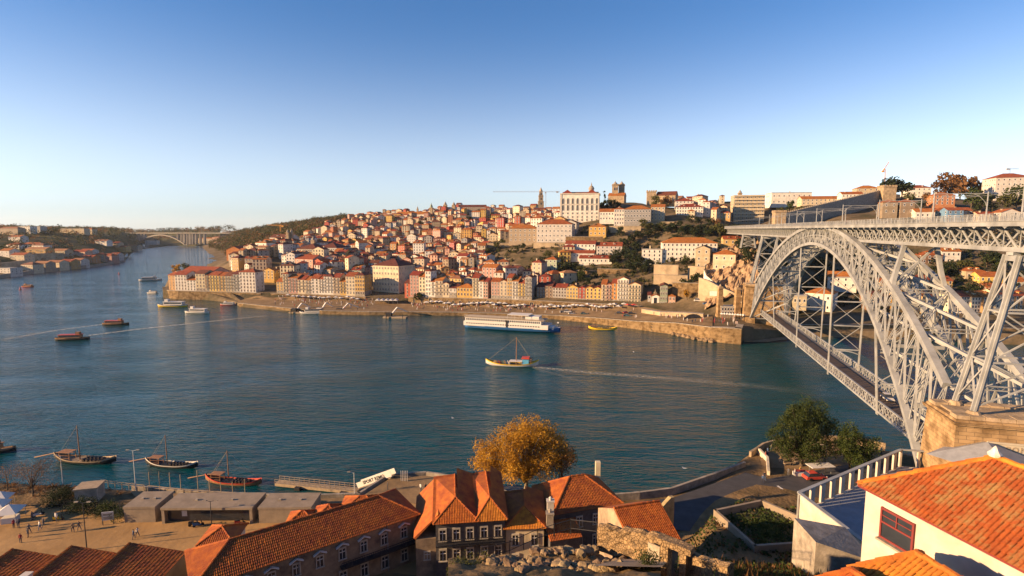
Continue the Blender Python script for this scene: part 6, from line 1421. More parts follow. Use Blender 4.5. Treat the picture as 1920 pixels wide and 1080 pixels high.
# ---------- twin roof house
M_shade_front = mat('shade_dark_front', (.10, .095, .10), .6, .4, 2.0)  # shade on these house fronts is put into the dark wall colour
M_gtrim2 = mat('stone_surround', (.30, .26, .21), .8, .3, 2)
def front_windows(o, bs, zs, cols, w_, h, trim=None):
    t = (bs[1] - bs[0]); L = t.length; t.normalize(); n = V((-t.y, t.x, 0)); rz = atan2(t.y, t.x)
    for z in zs:
        for c in range(cols): p = bs[0] + t * L * (c + .5) / cols - n * .02; win_near(o, V((p.x, p.y, z)), rz, w_, h, trim)
def twin(A, ang, L, dep, ze, zr, label, cols, wallm, name='gable_house', iron=True):
    t, n = dirs(ang); bs = rect(A, t, n, L, dep); o = walls(name, bs, 4, ze, wallm, label, 'house')
    oh = .35; E = [V((p.x, p.y, ze)) for p in (bs[0] - t * oh - n * oh, bs[1] + t * oh - n * oh, bs[2] + t * oh, bs[3] - t * oh)]; E[2].z = E[3].z = zr - .15; m = (E[0] + E[1]) / 2; a = m + n * (L * .55); a.z = zr; b = (E[2] + E[3]) / 2; b.z = zr + .15
    tiles(o, E[0], E[1], a, a, M_tile, .24, .38); tiles(o, E[3], E[0], a, b, M_tile_d, .24, .38); tiles(o, E[1], E[2], b, a, M_tile_d, .24, .38)
    for p, q in ((E[0], a), (E[1], a), (a, b)): ridge_tiles(o, p, q, M_tile_d, .14)
    mb = MB(); mb.add([E[2], E[3], b], [(0, 1, 2)]); mb.obj('gable', wallm, o)
    front_windows(o, bs, (ze - 1.9, ze - 5.0), cols, 1.15, 2.0)
    if iron:
        z = ze - 3.3; mb = MB(); a, b2 = bs[0] - n * .4, bs[1] - n * .4; mb.bar(V((a.x, a.y, z)), V((b2.x, b2.y, z)), .8, .12); k = int(L / .3)
        for i in range(k + 1): q = a.lerp(b2, i / k) - n * .38; mb.bar(V((q.x, q.y, z)), V((q.x, q.y, z + .95)), .04, .04)
        mb.bar(V((a.x, a.y, z + .95)) - n * .38, V((b2.x, b2.y, z + .95)) - n * .38, .06, .06); mb.obj('balcony', M_iron_d, o)
    return o, bs
twin(V((-11.0, 72.6, 0)), 7, 5.9, 10.2, 14.0, 16.2, 'dark fronted house with steep orange roof, left of the pair', 3, M_shade_front)
twin(V((-5.1, 73.35, 0)), 7, 4.1, 10.2, 14.0, 16.4, 'dark fronted house with steep orange roof, right of the pair', 2, M_shade_front)
twin(V((-.9, 74.1, 0)), 2, 5.6, 7.4, 12.4, 14.3, 'cream house with small hipped orange roof beside the dark pair', 2, WM('cream'), iron=False)
t, n = dirs(17); bs = rect(V((6.4, 77.0, 0)), t, n, 11.2, 8.6); o = walls('big_roof_house', bs, 4, 13.0, M_shade_front, 'dark house with broad hipped tile roof under golden tree', 'house'); hip_tiled(o, bs, 13.0, 16.2, M_tile_d, which=(1, 1, 0, 1), tw=.25, tl=.42); front_windows(o, bs, (11, 7.6), 4, 1.1, 1.9)
mb = MB(); c = bs[1] + n * 6 - t * 1.0; mb.box((c.x, c.y, 16), (.8, .7, 2.6)); mb.obj('chimney', WM('cream'), o)
bs = rect(V((5.6, 73.6, 0)), *dirs(14), 5.0, 3); o2 = walls('lean_to', bs, 4, 10.6, M_shade_front, 'low tiled lean-to in front of the broad hipped house', 'house'); e = [V((p.x, p.y, 10.6)) for p in bs]; tiles(o2, e[0], e[1], e[2] + V((0, 0, 1.4)), e[3] + V((0, 0, 1.4)), M_tile_d, .25, .42)
for i, (px, py, D, h) in enumerate(((1032, 945, 76.5, 2.2), (1031, 968, 74.5, 2.0))):
    p = P(px, py, D); mb = MB(); mb.box(p - V((0, 0, .6)), (1.0, .9, h)); mb.box(p + V((0, 0, .55)), (1.2, 1.1, .15)); mb.lathe(p + V((0, 0, .6)), [(.2, 0), (.2, .35), (.28, .4), (.05, .6)], 8); mb.obj('chimney_stack', WM('white') if i == 0 else M_stone2, o=p - V((0, 0, h / 2 + .6)), label='%s chimney between cream house and broad hipped roof' % ('taller white' if i == 0 else 'lower grey'), cat='chimney')
# low orange roof behind the ruined wall
t, n = dirs(16); bs = rect(V((14.0, 59.0, 0)), t, n, 6.4, 9); o = walls('low_house', bs, 6, 19.0, M_oldwall, 'low house with plain orange roof behind the ruined wall', 'house')
e = [V((p.x, p.y, 19.0)) for p in bs]; rb = (e[1] + e[2]) / 2 + V((0, 0, 2.3)); ra = (e[0] + e[3]) / 2 + V((0, 0, 2.3)); tiles(o, e[0] - n * .3, e[1] - n * .3, rb, ra, M_tile, .24, .38); mb = MB(); mb.add([ra, rb, e[2], e[3]], [(0, 1, 2, 3)]); mb.obj('roof_plane', M_tile_d, o); ridge_tiles(o, ra, rb, M_tile)
mb = MB(); mb.add([e[1], e[2], rb], [(0, 1, 2)]); mb.add([e[0], ra, e[3]], [(0, 1, 2)]); mb.obj('gable', M_oldwall, o)
# stepped parapet gable of a shaded building beyond
mb = MB(); p = G(1228, 968, 12); pts = [(0, 0), (2.2, 1.4), (2.2, 2.2), (5.4, 5.0), (6.6, 5.0), (6.6, -4), (0, -4)]; pts = [(x * .5, z * .5) for x, z in pts]
vs = [p + V((x, x * .35, z)) for x, z in pts]; vs2 = [q + V((-.25, .6, 0)) for q in vs]; k = len(vs); mb.add(vs + vs2, [tuple(range(k))[::-1], tuple(range(k, 2 * k))] + [(i, (i + 1) % k, k + (i + 1) % k, k + i) for i in range(k)]); mb.obj('stepped_parapet', mat('yellow_mortar', (.32, .25, .13), .9, .4, 1), o=p - V((0, 0, 4)), label='stepped yellowish parapet wall by the shaded waterside', cat='wall')

# ---------- ruined wall with gateway, railing, rubble
def ruin(name, pts, zb, th, label, seed, zt):
    mb = MB(); rr = random.Random(seed); n = 0; P3 = [V((a, b, 0)) for a, b in pts]; L = sum((q - p).length for p, q in zip(P3, P3[1:])); rows = []
    st = .45; k = int(L / st); rowsF = []
    def at(s):
        for p, q in zip(P3, P3[1:]):
            l = (q - p).length
            if s <= l or q is P3[-1]: return p.lerp(q, min(1, s / l)), (q - p).normalized()
            s -= l
    for i in range(k + 1):
        p, d = at(L * i / k); nn = V((-d.y, d.x, 0)); f = i / k; top = zt[0] + (zt[1] - zt[0]) * f + noise.noise(V((i * .35, seed, 0))) * .45 + noise.noise(V((i * 1.3, seed, 4))) * .25; r = []
        b0 = zb[0] + (zb[1] - zb[0]) * f
        for j in range(9): z = b0 + (top - b0) * j / 8; dd = noise.noise(V((i * .9, j * 1.1, seed))) * .14 + noise.noise(V((i * 2.3, j * 2.7, seed))) * .08; r.append(p + V((0, 0, z)) - nn * dd)
        r.append(p + nn * th * .5 + V((0, 0, top + .12 + rr.uniform(0, .1))))
        for j in range(4): r.append(p + nn * (th + rr.uniform(-.05, .05)) + V((0, 0, top - (top - b0) * j / 3)))
        rows.append(r)
    n = len(rows[0]); vs = [q for r in rows for q in r]; mb.add(vs, [(i * n + j, (i + 1) * n + j, (i + 1) * n + j + 1, i * n + j + 1) for i in range(k) for j in range(n - 1)] + [tuple(range(n))[::-1], tuple(range(k * n, k * n + n))]); return mb.obj(name, M_stone_r, o=V((pts[0][0], pts[0][1], zb[0])), label=label, cat='wall')
def voro_bump(m, sc):
    n, l = m.node_tree.nodes, m.node_tree.links; b = n['Principled BSDF']; g = n.new('ShaderNodeNewGeometry'); vo = n.new('ShaderNodeTexVoronoi'); vo.feature = 'DISTANCE_TO_EDGE'; vo.inputs['Scale'].default_value = sc; l.new(g.outputs['Position'], vo.inputs['Vector'])
    cr = n.new('ShaderNodeValToRGB'); cr.color_ramp.elements[0].color = (.42, .38, .34, 1); cr.color_ramp.elements[1].position = .07; l.new(vo.outputs['Distance'], cr.inputs[0])
    src = b.inputs['Base Color'].links[0].from_socket; mx = n.new('ShaderNodeMix'); mx.data_type = 'RGBA'; mx.blend_type = 'MULTIPLY'; mx.inputs[0].default_value = 1; l.new(src, mx.inputs[6]); l.new(cr.outputs[0], mx.inputs[7]); l.new(mx.outputs[2], b.inputs['Base Color'])
    old = b.inputs['Normal'].links[0].from_socket; bp = n.new('ShaderNodeBump'); bp.inputs['Strength'].default_value = .9; bp.inputs['Distance'].default_value = .12; l.new(cr.outputs[0], bp.inputs['Height']); l.new(old, bp.inputs['Normal']); l.new(bp.outputs[0], b.inputs['Normal']); return m
M_stone_r = mat('rubble_masonry', (.30, .20, .10), .95, .6, 1.4, c2=(.09, .065, .04), bump=1.0, bscale=3.0, detail=10); voro_bump(M_stone_r, 3.2)
gw = [G(1116, 1010, 26.0), P(1190, 1030, 47), P(1240, 1048, 45)]
g1 = P(1120, 988, 50); g2 = P(1180, 1000, 48); g3 = P(1243, 1012, 45.5); g4 = P(1290, 1018, 44.0); g5 = P(1365, 1052, 41)
ruin('ruined_wall', [(g1.x, g1.y), (g2.x, g2.y), (g3.x, g3.y)], (24.2, 24.4), .9, 'ruined rubble stone wall left of the open gateway', 3, (g1.z, g3.z))
ruin('ruined_wall', [(g4.x + .2, g4.y), (g5.x, g5.y)], (23.4, 24.0), .9, 'crumbling rubble stone wall right of the open gateway', 8, (g4.z - 1.2, g5.z - .6))
gt = thing('stone_gateway', V((g3.x, g3.y, 24)), 'open stone gateway with lintel in the ruined wall', 'gateway')
t = V((g4.x - g3.x, g4.y - g3.y, 0)).normalized(); L = hypot(g4.x - g3.x, g4.y - g3.y); rzg = atan2(t.y, t.x)
for s, wd in ((.35, .7), (L - .25, .6)): q = V((g3.x, g3.y, 0)) + t * s; mb = MB(); mb.box((q.x, q.y, 25.6), (wd, .95, 5.0), rzg); mb.obj('jamb', M_stone_r, gt)
q = V((g3.x, g3.y, 0)) + t * L / 2; mb = MB(); mb.box((q.x, q.y, 28.1), (L + .9, 1.0, .55), rzg); mb.obj('lintel', M_stone_r, gt)
mb = MB(); q = V((g3.x, g3.y, 0)) - t * .9 - V((.1, .55, 0)); mb.box((q.x, q.y, 26.0), (1.15, .1, 3.2), rzg); mb.box((q.x, q.y - .06, 26.6), (1.1, .06, .12), rzg); mb.box((q.x, q.y - .06, 25.2), (1.1, .06, .12), rzg); mb.obj('door_leaf', mat('grey_board', (.36, .30, .22), .9, .4, 2), gt)
# iron railing along the terrace edge
rp = [P(904, 1046, 53), P(955, 1034, 54), P(1008, 1010, 55), P(1070, 992, 55.5), P(1119, 998, 52)]
rl = thing('terrace_railing', rp[0] - V((0, 0, .2)), 'dark iron railing along the edge of the stony terrace', 'railing'); mb = MB(); mbb = MB()
for p, q in zip(rp, rp[1:]):
    for dz in (.1, 1.1): mb.bar(p + V((0, 0, dz)), q + V((0, 0, dz)), .05, .06)
    k = int((q - p).length / .16)
    for i in range(k): c = p.lerp(q, i / k); mbb.bar(c + V((0, 0, .1)), c + V((0, 0, 1.1)), .025, .025)
mb.obj('rail', M_iron_d, rl); mbb.obj('bars', M_iron_d, rl, kind='stuff')
for p in [rp[0].lerp(rp[1], i / 2) for i in range(2)] + [rp[1].lerp(rp[2], i / 2) for i in range(2)] + [rp[2].lerp(rp[3], i / 2) for i in range(2)] + [rp[3], rp[4]]: mb = MB(); mb.bar(p - V((0, 0, .6)), p + V((0, 0, 1.25)), .09, .09); mb.obj('post', M_iron_d, rl)
# stony terrace: ground patch and stones
rows = []
for i in range(40):
    r = []
    for j in range(26):
        px = 840 + 400 * i / 39; D = 34 + 21.0 * j / 25; a = ray(px, 1040)[0]; X = a * D; edge = lerp_tab([(840, 50), (904, 53), (1008, 55), (1120, 51.5), (1240, 46)], px); D2 = min(D, edge)
        z = lerp_tab([(34, 32.0), (42, 27.6), (48, 24.2), (55, 20.6)], D2) + noise.noise(V((px * .03, D * .3, 2))) * .5 + (.9 if 1000 < px < 1120 and D > 47 else 0)
        if D > edge: z -= (D - edge) * 4
        r.append((X, D2 + (D - edge if D > edge else 0) * .1, z))
    rows.append(r)
grid_mesh('stony_terrace', rows, M_gaia)
def tz(X, D):
    px = 960 + X / D * 940; return lerp_tab([(34, 32.0), (42, 27.6), (48, 24.2), (55, 20.6)], D) + (.9 if 1000 < px < 1120 and D > 47 else 0)
rp_ = thing('rubble_heap', V((3, 47, 24)), 'heap of broken pale stones on the terrace slope', 'rubble'); rr = random.Random(17)
for i in range(290):
    px = rr.uniform(905, 1175); D = rr.uniform(40.5, 50.5) if px > 960 else rr.uniform(44, 51); X = ray(px, 1040)[0] * D; s = min(.6, .10 + rr.random() ** 2.6 * .5)
    if 1000 < px < 1130 and D > 47.5: s = rr.uniform(.2, .6)
    o = link('stone', rr.choice(ROCKS), rp_, V((X, D, tz(X, D) + s * .3)) - V((3, 47, 24)), rr.uniform(0, 6.3), (s * rr.uniform(.8, 1.5), s, s * rr.uniform(.7, 1.1))); o.rotation_euler = (rr.uniform(-.5, .5), rr.uniform(-.5, .5), rr.uniform(0, 6))
sheet_pts = [P(1110, 1085, 40), P(1240, 1085, 39), P(1250, 1062, 43), P(1190, 1030, 46), P(1165, 1040, 46), P(1150, 1060, 44)]
mb = MB(); mb.add([V((p.x, p.y, tz(p.x, p.y) + .55)) for p in sheet_pts], [tuple(range(6))]); mb.obj('garden_path', mat('path_dust', (.30, .21, .13), .95, .3, .8), kind='structure')

# ---------- white house with the lichened roof (right foreground)
t = V((.26, -.966, 0)).normalized(); n = V((-t.y, t.x, 0)); bs = rect(V((22.3, 32.0, 0)), t, n, 22, 8.34)
M_white = mat('white_render', (.50, .455, .385), .85, .15, .5, c2=(.38, .335, .27), detail=9)
wh = walls('white_house', bs, 30, 40.0, M_white, 'white rendered house with large lichened tile roof at right', 'house')
# the terracotta roof: left slope, far hip
oh = .3; E = [V((p.x, p.y, 40.0)) for p in (bs[0] - t * oh - n * oh, bs[1] - n * oh, bs[2] + n * oh, bs[3] - t * oh + n * oh)]; W2 = 8.34 / 2 + oh; ap = E[0] + t * W2 + n * W2; ap.z = 43.1; bp = E[1] + n * W2; bp.z = 43.1
tiles(wh, E[0], E[1], bp, ap, M_tile_l, .25, .40, ind=290); tiles(wh, E[3], E[0], ap, ap, M_tile_l, .25, .40); mb = MB(); mb.add([ap, bp, E[2], E[3]], [(0, 1, 2, 3)]); mb.obj('roof_plane', M_tile_d, wh)
ridge_tiles(wh, E[0], ap, M_tile); ridge_tiles(wh, E[3], ap, M_tile); ridge_tiles(wh, ap, bp, M_tile)
mb = MB(); mb.bar(E[0] - V((0, 0, .12)), E[1] - V((0, 0, .12)), .1, .12); mb.bar(E[0] - V((0, 0, .12)), E[3] - V((0, 0, .12)), .1, .12); mb.obj('eave_board', M_rtrim, wh)
mb = MB(); mb.lathe(ap + V((0, 0, .1)), [(.3, 0), (.34, .15), (.2, .3), (.1, .5), (.02, .6)], 8); mb.obj('finial', mat('white_mortar', (.7, .62, .52), .9, .3, 3), wh)
p = bs[0] + t * 2.2 - n * .03; c = V((p.x, p.y, 38.25)); rzw = atan2(t.y, t.x)
wn2 = bpy.data.objects.new('window', None); COL.objects.link(wn2); wn2.parent = wh; org = V(wh['_o'])
def wbox(c, sx, sy, sz, m, nm): mb = MB(); mb.box(c, (sx, sy, sz), rzw); mb.obj(nm, m, wn2, o=org)
wbox(c, 1.9, .10, 1.7, M_pane, 'glass')
for dx in (-.98, .98): wbox(c + t * dx, .12, .22, 1.94, M_rtrim, 'frame_side')
for dz in (-.9, .9): wbox(c + V((0, 0, dz)), 1.86, .22, .12, M_rtrim, 'frame_rail')
wbox(c + V((0, 0, .08)) - n * .08, 1.84, .08, .10, M_rtrim, 'sash_bar')
for dx in (0.0,): wbox(c + t * dx + V((0, 0, .5)) - n * .08, .06, .08, .7, M_rtrim, 'glazing_bar')
wbox(c + V((0, 0, .5)) - n * .085, 1.8, .05, .05, M_rtrim, 'glazing_bar')
wbox(c - V((0, 0, 1.05)) - n * .1, 2.2, .4, .12, M_stone2, 'sill')
# lower roofs in front of it
def small_roof(c, half, L, zr, ze, lb, ind=0):
    bs = rect(V((c[0], c[1], 0)) - n * half, t, n, L, half * 2); o = walls('outbuilding', bs, 30, ze, M_white, lb, 'house'); e = [V((p.x, p.y, ze)) for p in (bs[0] - t * .3 - n * .3, bs[1] - n * .3, bs[2] + n * .3, bs[3] - t * .3 + n * .3)]
    a = (e[0] + e[3]) / 2 + t * half * .7; a.z = zr; b = (e[1] + e[2]) / 2; b.z = zr
    tiles(o, e[0], e[1], b, a, M_tile, .25, .40); tiles(o, e[3], e[0], a, a, M_tile, .25, .40); tiles(o, e[2], e[3], a, b, M_tile, .25, .40) if ind else None
    mb = MB(); mb.add([a, b, e[2], e[3]], [(0, 1, 2, 3)]); mb.obj('roof_plane', M_tile_d, o); ridge_tiles(o, e[0], a, M_tile); ridge_tiles(o, a, b, M_tile); ridge_tiles(o, e[3], a, M_tile)
small_roof((20.0, 26.4), 2.2, 14, 39.8, 38.4, 'small tiled outbuilding against the white house')
small_roof((16.6, 25.6), 1.7, 14, 39.2, 38.0, 'second small tiled roof left of the outbuilding at bottom')
small_roof((14.6, 26.0), .9, 10, 37.6, 36.7, 'tiny tiled roof peak at the bottom edge')
# ---------- white terrace building with railing
A, Bq, Cq, Nn = V((42, 74.3, 0)), V((68, 89.6, 0)), V((79, 87.5, 0)), V((43.6, 60.5, 0)); Mr = V((80, 60, 0))
tb = thing('terrace_building', V((42, 66, 6)), 'white flat terrace building with glazed parapet behind white house', 'building')
mb = MB(); mb.add([V((p.x, p.y, 14.6)) for p in (A, Nn, Mr, Cq, Bq)], [(0, 1, 2, 3, 4)]); mb.obj('terrace_floor', mat('terrace_floor', (.22, .24, .27), .8, .2, .5), tb)
def vwall(p, q, z0, z1, th, m, nm): d = (q - p).normalized(); nn = V((-d.y, d.x, 0)) * th; mb = MB(); mb.hexa([V((p.x, p.y, z0)), V((q.x, q.y, z0)), V((q.x, q.y, z0)) + nn, V((p.x, p.y, z0)) + nn], [V((p.x, p.y, z1)), V((q.x, q.y, z1)), V((q.x, q.y, z1)) + nn, V((p.x, p.y, z1)) + nn]); return mb.obj(nm, m, tb)
vwall(Nn, A, 5, 17.6, -.35, M_white, 'side_wall'); vwall(A, Bq, 5, 14.7, -.35, M_white, 'river_wall'); vwall(Bq, Cq, 5, 14.7, -.35, M_white, 'end_wall')
mb = MB(); mb.bar(V((Nn.x, Nn.y, 17.72)), V((A.x, A.y, 17.72)), .6, .14); mb.bar(V((A.x, A.y, 17.72)), V((Bq.x, Bq.y, 17.72)), .55, .16); mb.bar(V((Bq.x, Bq.y, 17.72)), V((Cq.x, Cq.y, 17.72)), .55, .16); mb.obj('handrail', M_iron, tb)
for i in range(11): q = A.lerp(Bq, (i + .25) / 11); mb = MB(); mb.box((q.x, q.y, 16.15), (1.0, .3, 3.0), atan2(Bq.y - A.y, Bq.x - A.x)); mb.obj('parapet_pier', M_white, tb)
for i in range(5): q = Bq.lerp(Cq, i / 4); mb = MB(); mb.box((q.x, q.y, 16.15), (.35, .35, 3.0)); mb.obj('post', M_white, tb)
mb = MB(); q = A + (Nn - A) * .02; mb.tube([(q.x - .25, q.y, 6), (q.x - .25, q.y, 17.6)], .1, 6); mb.obj('downpipe', M_iron, tb)
mb = MB(); c = P(1560, 1005, 60); mb.hexa([c + V((-3.2, -2.2, -5)), c + V((3.2, -3.4, -5)), c + V((3.2, 2.6, -5)), c + V((-3.2, 2.6, -5))], [c + V((-3.2, -2.2, .6)), c + V((3.2, -3.4, -1.2)), c + V((3.2, 2.6, -.4)), c + V((-3.2, 2.6, .8))]); mb.obj('concrete_block', M_stone2, o=c - V((0, 0, 5)), label='sloping concrete retaining block below the terrace building', cat='block')
# grey roof lantern behind the white house roof
mb = MB(); p = G(1850, 850, 22); pyramid(mb, (p.x, p.y, 21), 11, 2.8, .5); mb.obj('grey_roof', mat('zinc_sheet', (.24, .25, .27), .5, .2, 1), o=V((p.x, p.y, 15)), label='low grey metal pyramid roof under the stone bridge pier', cat='roof')
M_conc2 = mat('kiosk_concrete', (.25, .20, .145), .85, .25, .6)
# ---------- green roof bed
gb = thing('roof_garden', P(1450, 985, 66), 'sunken planted roof garden with pale concrete parapet', 'roof garden'); q = [P(1338, 955, 72), P(1428, 938, 77), P(1500, 972, 68), P(1500, 1010, 62), P(1420, 1030, 58)]; zt = 15.2
q = [G(1338, 955, 14), G(1428, 936, 14), G(1503, 968, 14), G(1503, 1018, 14), G(1415, 1024, 14)]
mb = MB(); mb.add([V((p.x, p.y, 12.9)) for p in q], [(4, 3, 2, 1, 0)]); mb.obj('soil', mat('planted_soil', (.055, .06, .025), .95, .6, 1.2, c2=(.11, .075, .04), bump=1, bscale=4, detail=10), gb)
for p, r in zip(q, q[1:] + q[:1]): d = (r - p).normalized(); nn = V((d.y, -d.x, 0)) * .4; mb = MB(); mb.hexa([V((p.x, p.y, 9)), V((r.x, r.y, 9)), V((r.x, r.y, 9)) + nn, V((p.x, p.y, 9)) + nn], [V((p.x, p.y, 14)), V((r.x, r.y, 14)), V((r.x, r.y, 14)) + nn, V((p.x, p.y, 14)) + nn]); mb.obj('parapet', M_conc2, gb)
# ================================================================== NEAR TREES AND SHRUBS
def big_tree(name, p, h, w_, nl, size, lm, label, seed, nc=26, th=.22, barkm=None, cat='tree', lobes=None):
    tb, lv = tree_parts(seed, h, w_, nl, size, 'round', nc, th, lobes=lobes); o = thing(name, p, label, cat); link('trunk', tb.mesh('trunk', [barkm or M_bark], smooth=True), o); link('crown', lv.mesh('crown', [lm]), o); return o
p = P(985, 912, 97); p.z = 5; big_tree('plane_tree', p, 17.5, 19, 30000, .15, L_gold, 'large golden autumn plane tree behind the orange roofs', 4, 2.2, .2, M_barkp, lobes=[(-6.8, 0, 8.6, 3.6), (-3.2, -1, 11.2, 3.8), (1.2, 0, 13.2, 4.0), (4.8, 1, 11.0, 3.4), (-5.6, 1, 5.6, 3.0), (-1.5, -2.5, 7.4, 3.6), (3.6, -1.5, 7.6, 3.4), (7.2, 1, 8.0, 2.6), (.2, 2.5, 10, 3.6)])
p = P(1052, 910, 99); p.z = 5; big_tree('plane_tree', p, 13, 10, 2600, .16, L_brown, 'thinner half bare brown tree right of the golden tree', 9, 14, .25, M_barkp)
p = G(1502, 874, 6.3); big_tree('broadleaf_tree', p, 16.0, 12.5, 24000, .15, L_green, 'big dark green tree on the riverside lookout, taller left one', 21, 2.0, .12, lobes=[(-4.6, 0, 7, 3.2), (-1.8, 0, 11, 3.0), (1.6, 0, 12.4, 2.8), (4.2, .5, 9.0, 3.2), (0, -2, 7.6, 3.2), (-3.8, 0, 4.0, 2.6), (3.2, -1, 4.6, 2.8), (0, 1.5, 10, 3.0), (0, -2.4, 4.0, 2.6)])
p = G(1592, 884, 6.3); big_tree('broadleaf_tree', p, 11, 9, 14000, .14, L_green, 'smaller dark green tree on the lookout, right one', 33, 2.2, .12, lobes=[(-2.4, 0, 4.6, 2.2), (0, 0, 8.2, 2.3), (3.0, 0, 5.6, 2.6), (-1.2, -1, 6.4, 2.2), (0, -1.8, 3.8, 2.2), (2.8, .5, 3.2, 1.9)])
p = G(62, 928, 5); big_tree('bare_tree', p, 7.5, 10, 2300, .09, L_brown, 'thin bare brown tree on the left riverbank', 41, 22, .2, M_bark)
p = G(14, 915, 5); big_tree('bare_tree', p, 5, 7, 900, .09, L_brown, 'small bare brown tree at the left picture edge', 42, 14, .2, M_bark)
def shrub(name, p, w_, h, nl, size, lm, label, seed, cat='shrub'):
    rr = random.Random(seed); cl = [(rr.uniform(-.35, .35) * w_, rr.uniform(-.25, .25) * w_, h * rr.uniform(.25, .7), min(w_, h * 1.6) * rr.uniform(.22, .34)) for _ in range(9)]
    tb = MB()
    for c in cl[:5]: tb.tube([(0, 0, -.3), (c[0] * .5, c[1] * .5, c[2] * .5), (c[0], c[1], c[2])], [.07, .05, .02], 5)
    o = thing(name, p, label, cat); link('stem', tb.mesh('stem', [M_bark]), o); link('foliage', leaves(rr, cl, nl, size).mesh('foliage', [lm]), o); return o
for i, (px, py, w_, h, lm, lb) in enumerate(((112, 948, 6, 3.4, L_dark, 'round dark shrub at the left end of the hedge'), (150, 960, 6, 2.6, L_dark, 'dark hedge shrub second from the left'), (182, 966, 6, 2.6, L_dark, 'dark hedge shrub third from the left'), (212, 972, 5.5, 2.8, L_green, 'dark hedge shrub beside the flat kiosks'), (128, 936, 5, 2.2, L_dark, 'low dark shrub behind the hedge'))):
    shrub('hedge_shrub', G(px, py, 5), w_, h, 1700, .12, lm, lb, 60 + i)
p = P(880, 1082, 46); p.z = 23.2; shrub('garden_bush', p, 4, 3.4, 2200, .09, L_olive, 'olive green bush at bottom centre in front of dark houses', 71, 'bush')
p = P(1215, 1080, 41); p.z = tz(p.x, 41) + .3; shrub('garden_bush', p, 2.4, 1.4, 900, .07, L_green, 'small green bush on the path before the gateway', 72, 'bush')
p = P(1290, 1004, 56); p.z = 17; shrub('garden_bush', p, 3.5, 2.4, 1200, .08, L_green, 'green bush just behind the ruined wall', 73, 'bush')
p = P(1195, 930, 96); p.z = 6
# dry weeds and ivy on the slope between the wall and the terrace building
rr = random.Random(77); mb = MB(); mb2 = MB()
for i in range(5200):
    px = rr.uniform(1300, 1640); D = rr.uniform(40, 62); X = ray(px, 1030)[0] * D; z = NZ(X, D); b = V((X, D, z - .1)); h = rr.uniform(.4, 1.5) * (1.3 if rr.random() < .2 else .8); lean = V((rr.uniform(-.3, .3), rr.uniform(-.3, .3), 1)) * h
    s = V((rr.uniform(-1, 1), rr.uniform(-1, 1), 0)).normalized() * .035; (mb if rr.random() < .6 else mb2).add([b - s, b + s, b + lean * .6 + s * 1.6, b + lean], [(0, 1, 2, 3)])
for i in range(2600):
    px = rr.uniform(1310, 1660); D = rr.uniform(40, 60); X = ray(px, 1030)[0] * D; z = NZ(X, D); q = V((X, D, z + rr.uniform(0, .5))); t_ = V((rr.gauss(0, 1), rr.gauss(0, 1), rr.gauss(0, 1))).normalized(); u = t_.orthogonal().normalized(); w2 = t_.cross(u); s = rr.uniform(.08, .2); mb2.add([q - u * s, q + w2 * s, q + u * s, q - w2 * s], [(0, 1, 2, 3)])
for i in range(6500):  # extra leaves added over the bare slope to darken it in place of shadow
    px = rr.uniform(1225, 1510); D = rr.uniform(50, 90); X = ray(px, 1000)[0] * D; z = NZ(X, D)
    if z < 7.2 or noise.noise(V((X * .3, D * .3, 0))) < -.25: continue
    q = V((X, D, z + rr.uniform(0, .6))); t_ = V((rr.gauss(0, 1), rr.gauss(0, 1), rr.gauss(0, 1))).normalized(); u = t_.orthogonal().normalized(); w2 = t_.cross(u); s = rr.uniform(.1, .28); (mb2 if rr.random() < .75 else mb).add([q - u * s, q + w2 * s, q + u * s, q - w2 * s], [(0, 1, 2, 3)])
mb.obj('dry_weeds', L_brown, kind='stuff', label='dry brown weeds on the slope below the terrace building', cat='weeds'); mb2.obj('slope_ivy', L_green, kind='stuff', label='green ivy and grass on the slope, partly added to stand for shade', cat='ivy')
mb = MB(); q0 = [G(1338, 955, 14), G(1428, 936, 14), G(1503, 968, 14), G(1503, 1018, 14), G(1415, 1024, 14)]; c0 = sum(q0, V((0, 0, 0))) / 5
for i in range(3800):
    a, b = rr.sample(q0, 2); k = rr.random(); p = c0 + (a.lerp(b, k) - c0) * rr.uniform(0, .93); p.z = 12.95; t_ = V((rr.gauss(0, 1), rr.gauss(0, 1), rr.gauss(0, 1))).normalized(); u = t_.orthogonal(); w2 = t_.cross(u); s = rr.uniform(.05, .16); p.z += rr.uniform(0, .35); mb.add([p - u * s, p + w2 * s, p + u * s, p - w2 * s], [(0, 1, 2, 3)])
mb.obj('roof_planting', L_green, kind='stuff', label='low green planting in the sunken roof garden', cat='plants')
sp = []
for i in range(300):
    px = rr.uniform(-20, 230); D = rr.uniform(98, 118); X = ray(px, 930)[0] * D; z = NZ(X, D)
    if z > 4: sp.append((X, D, z - .2, rr.uniform(.4, .9), rr.uniform(.8, 1.8)))
wood('bank_grass', sp, L_brown, 'dry brown grass on the left riverbank', .10)

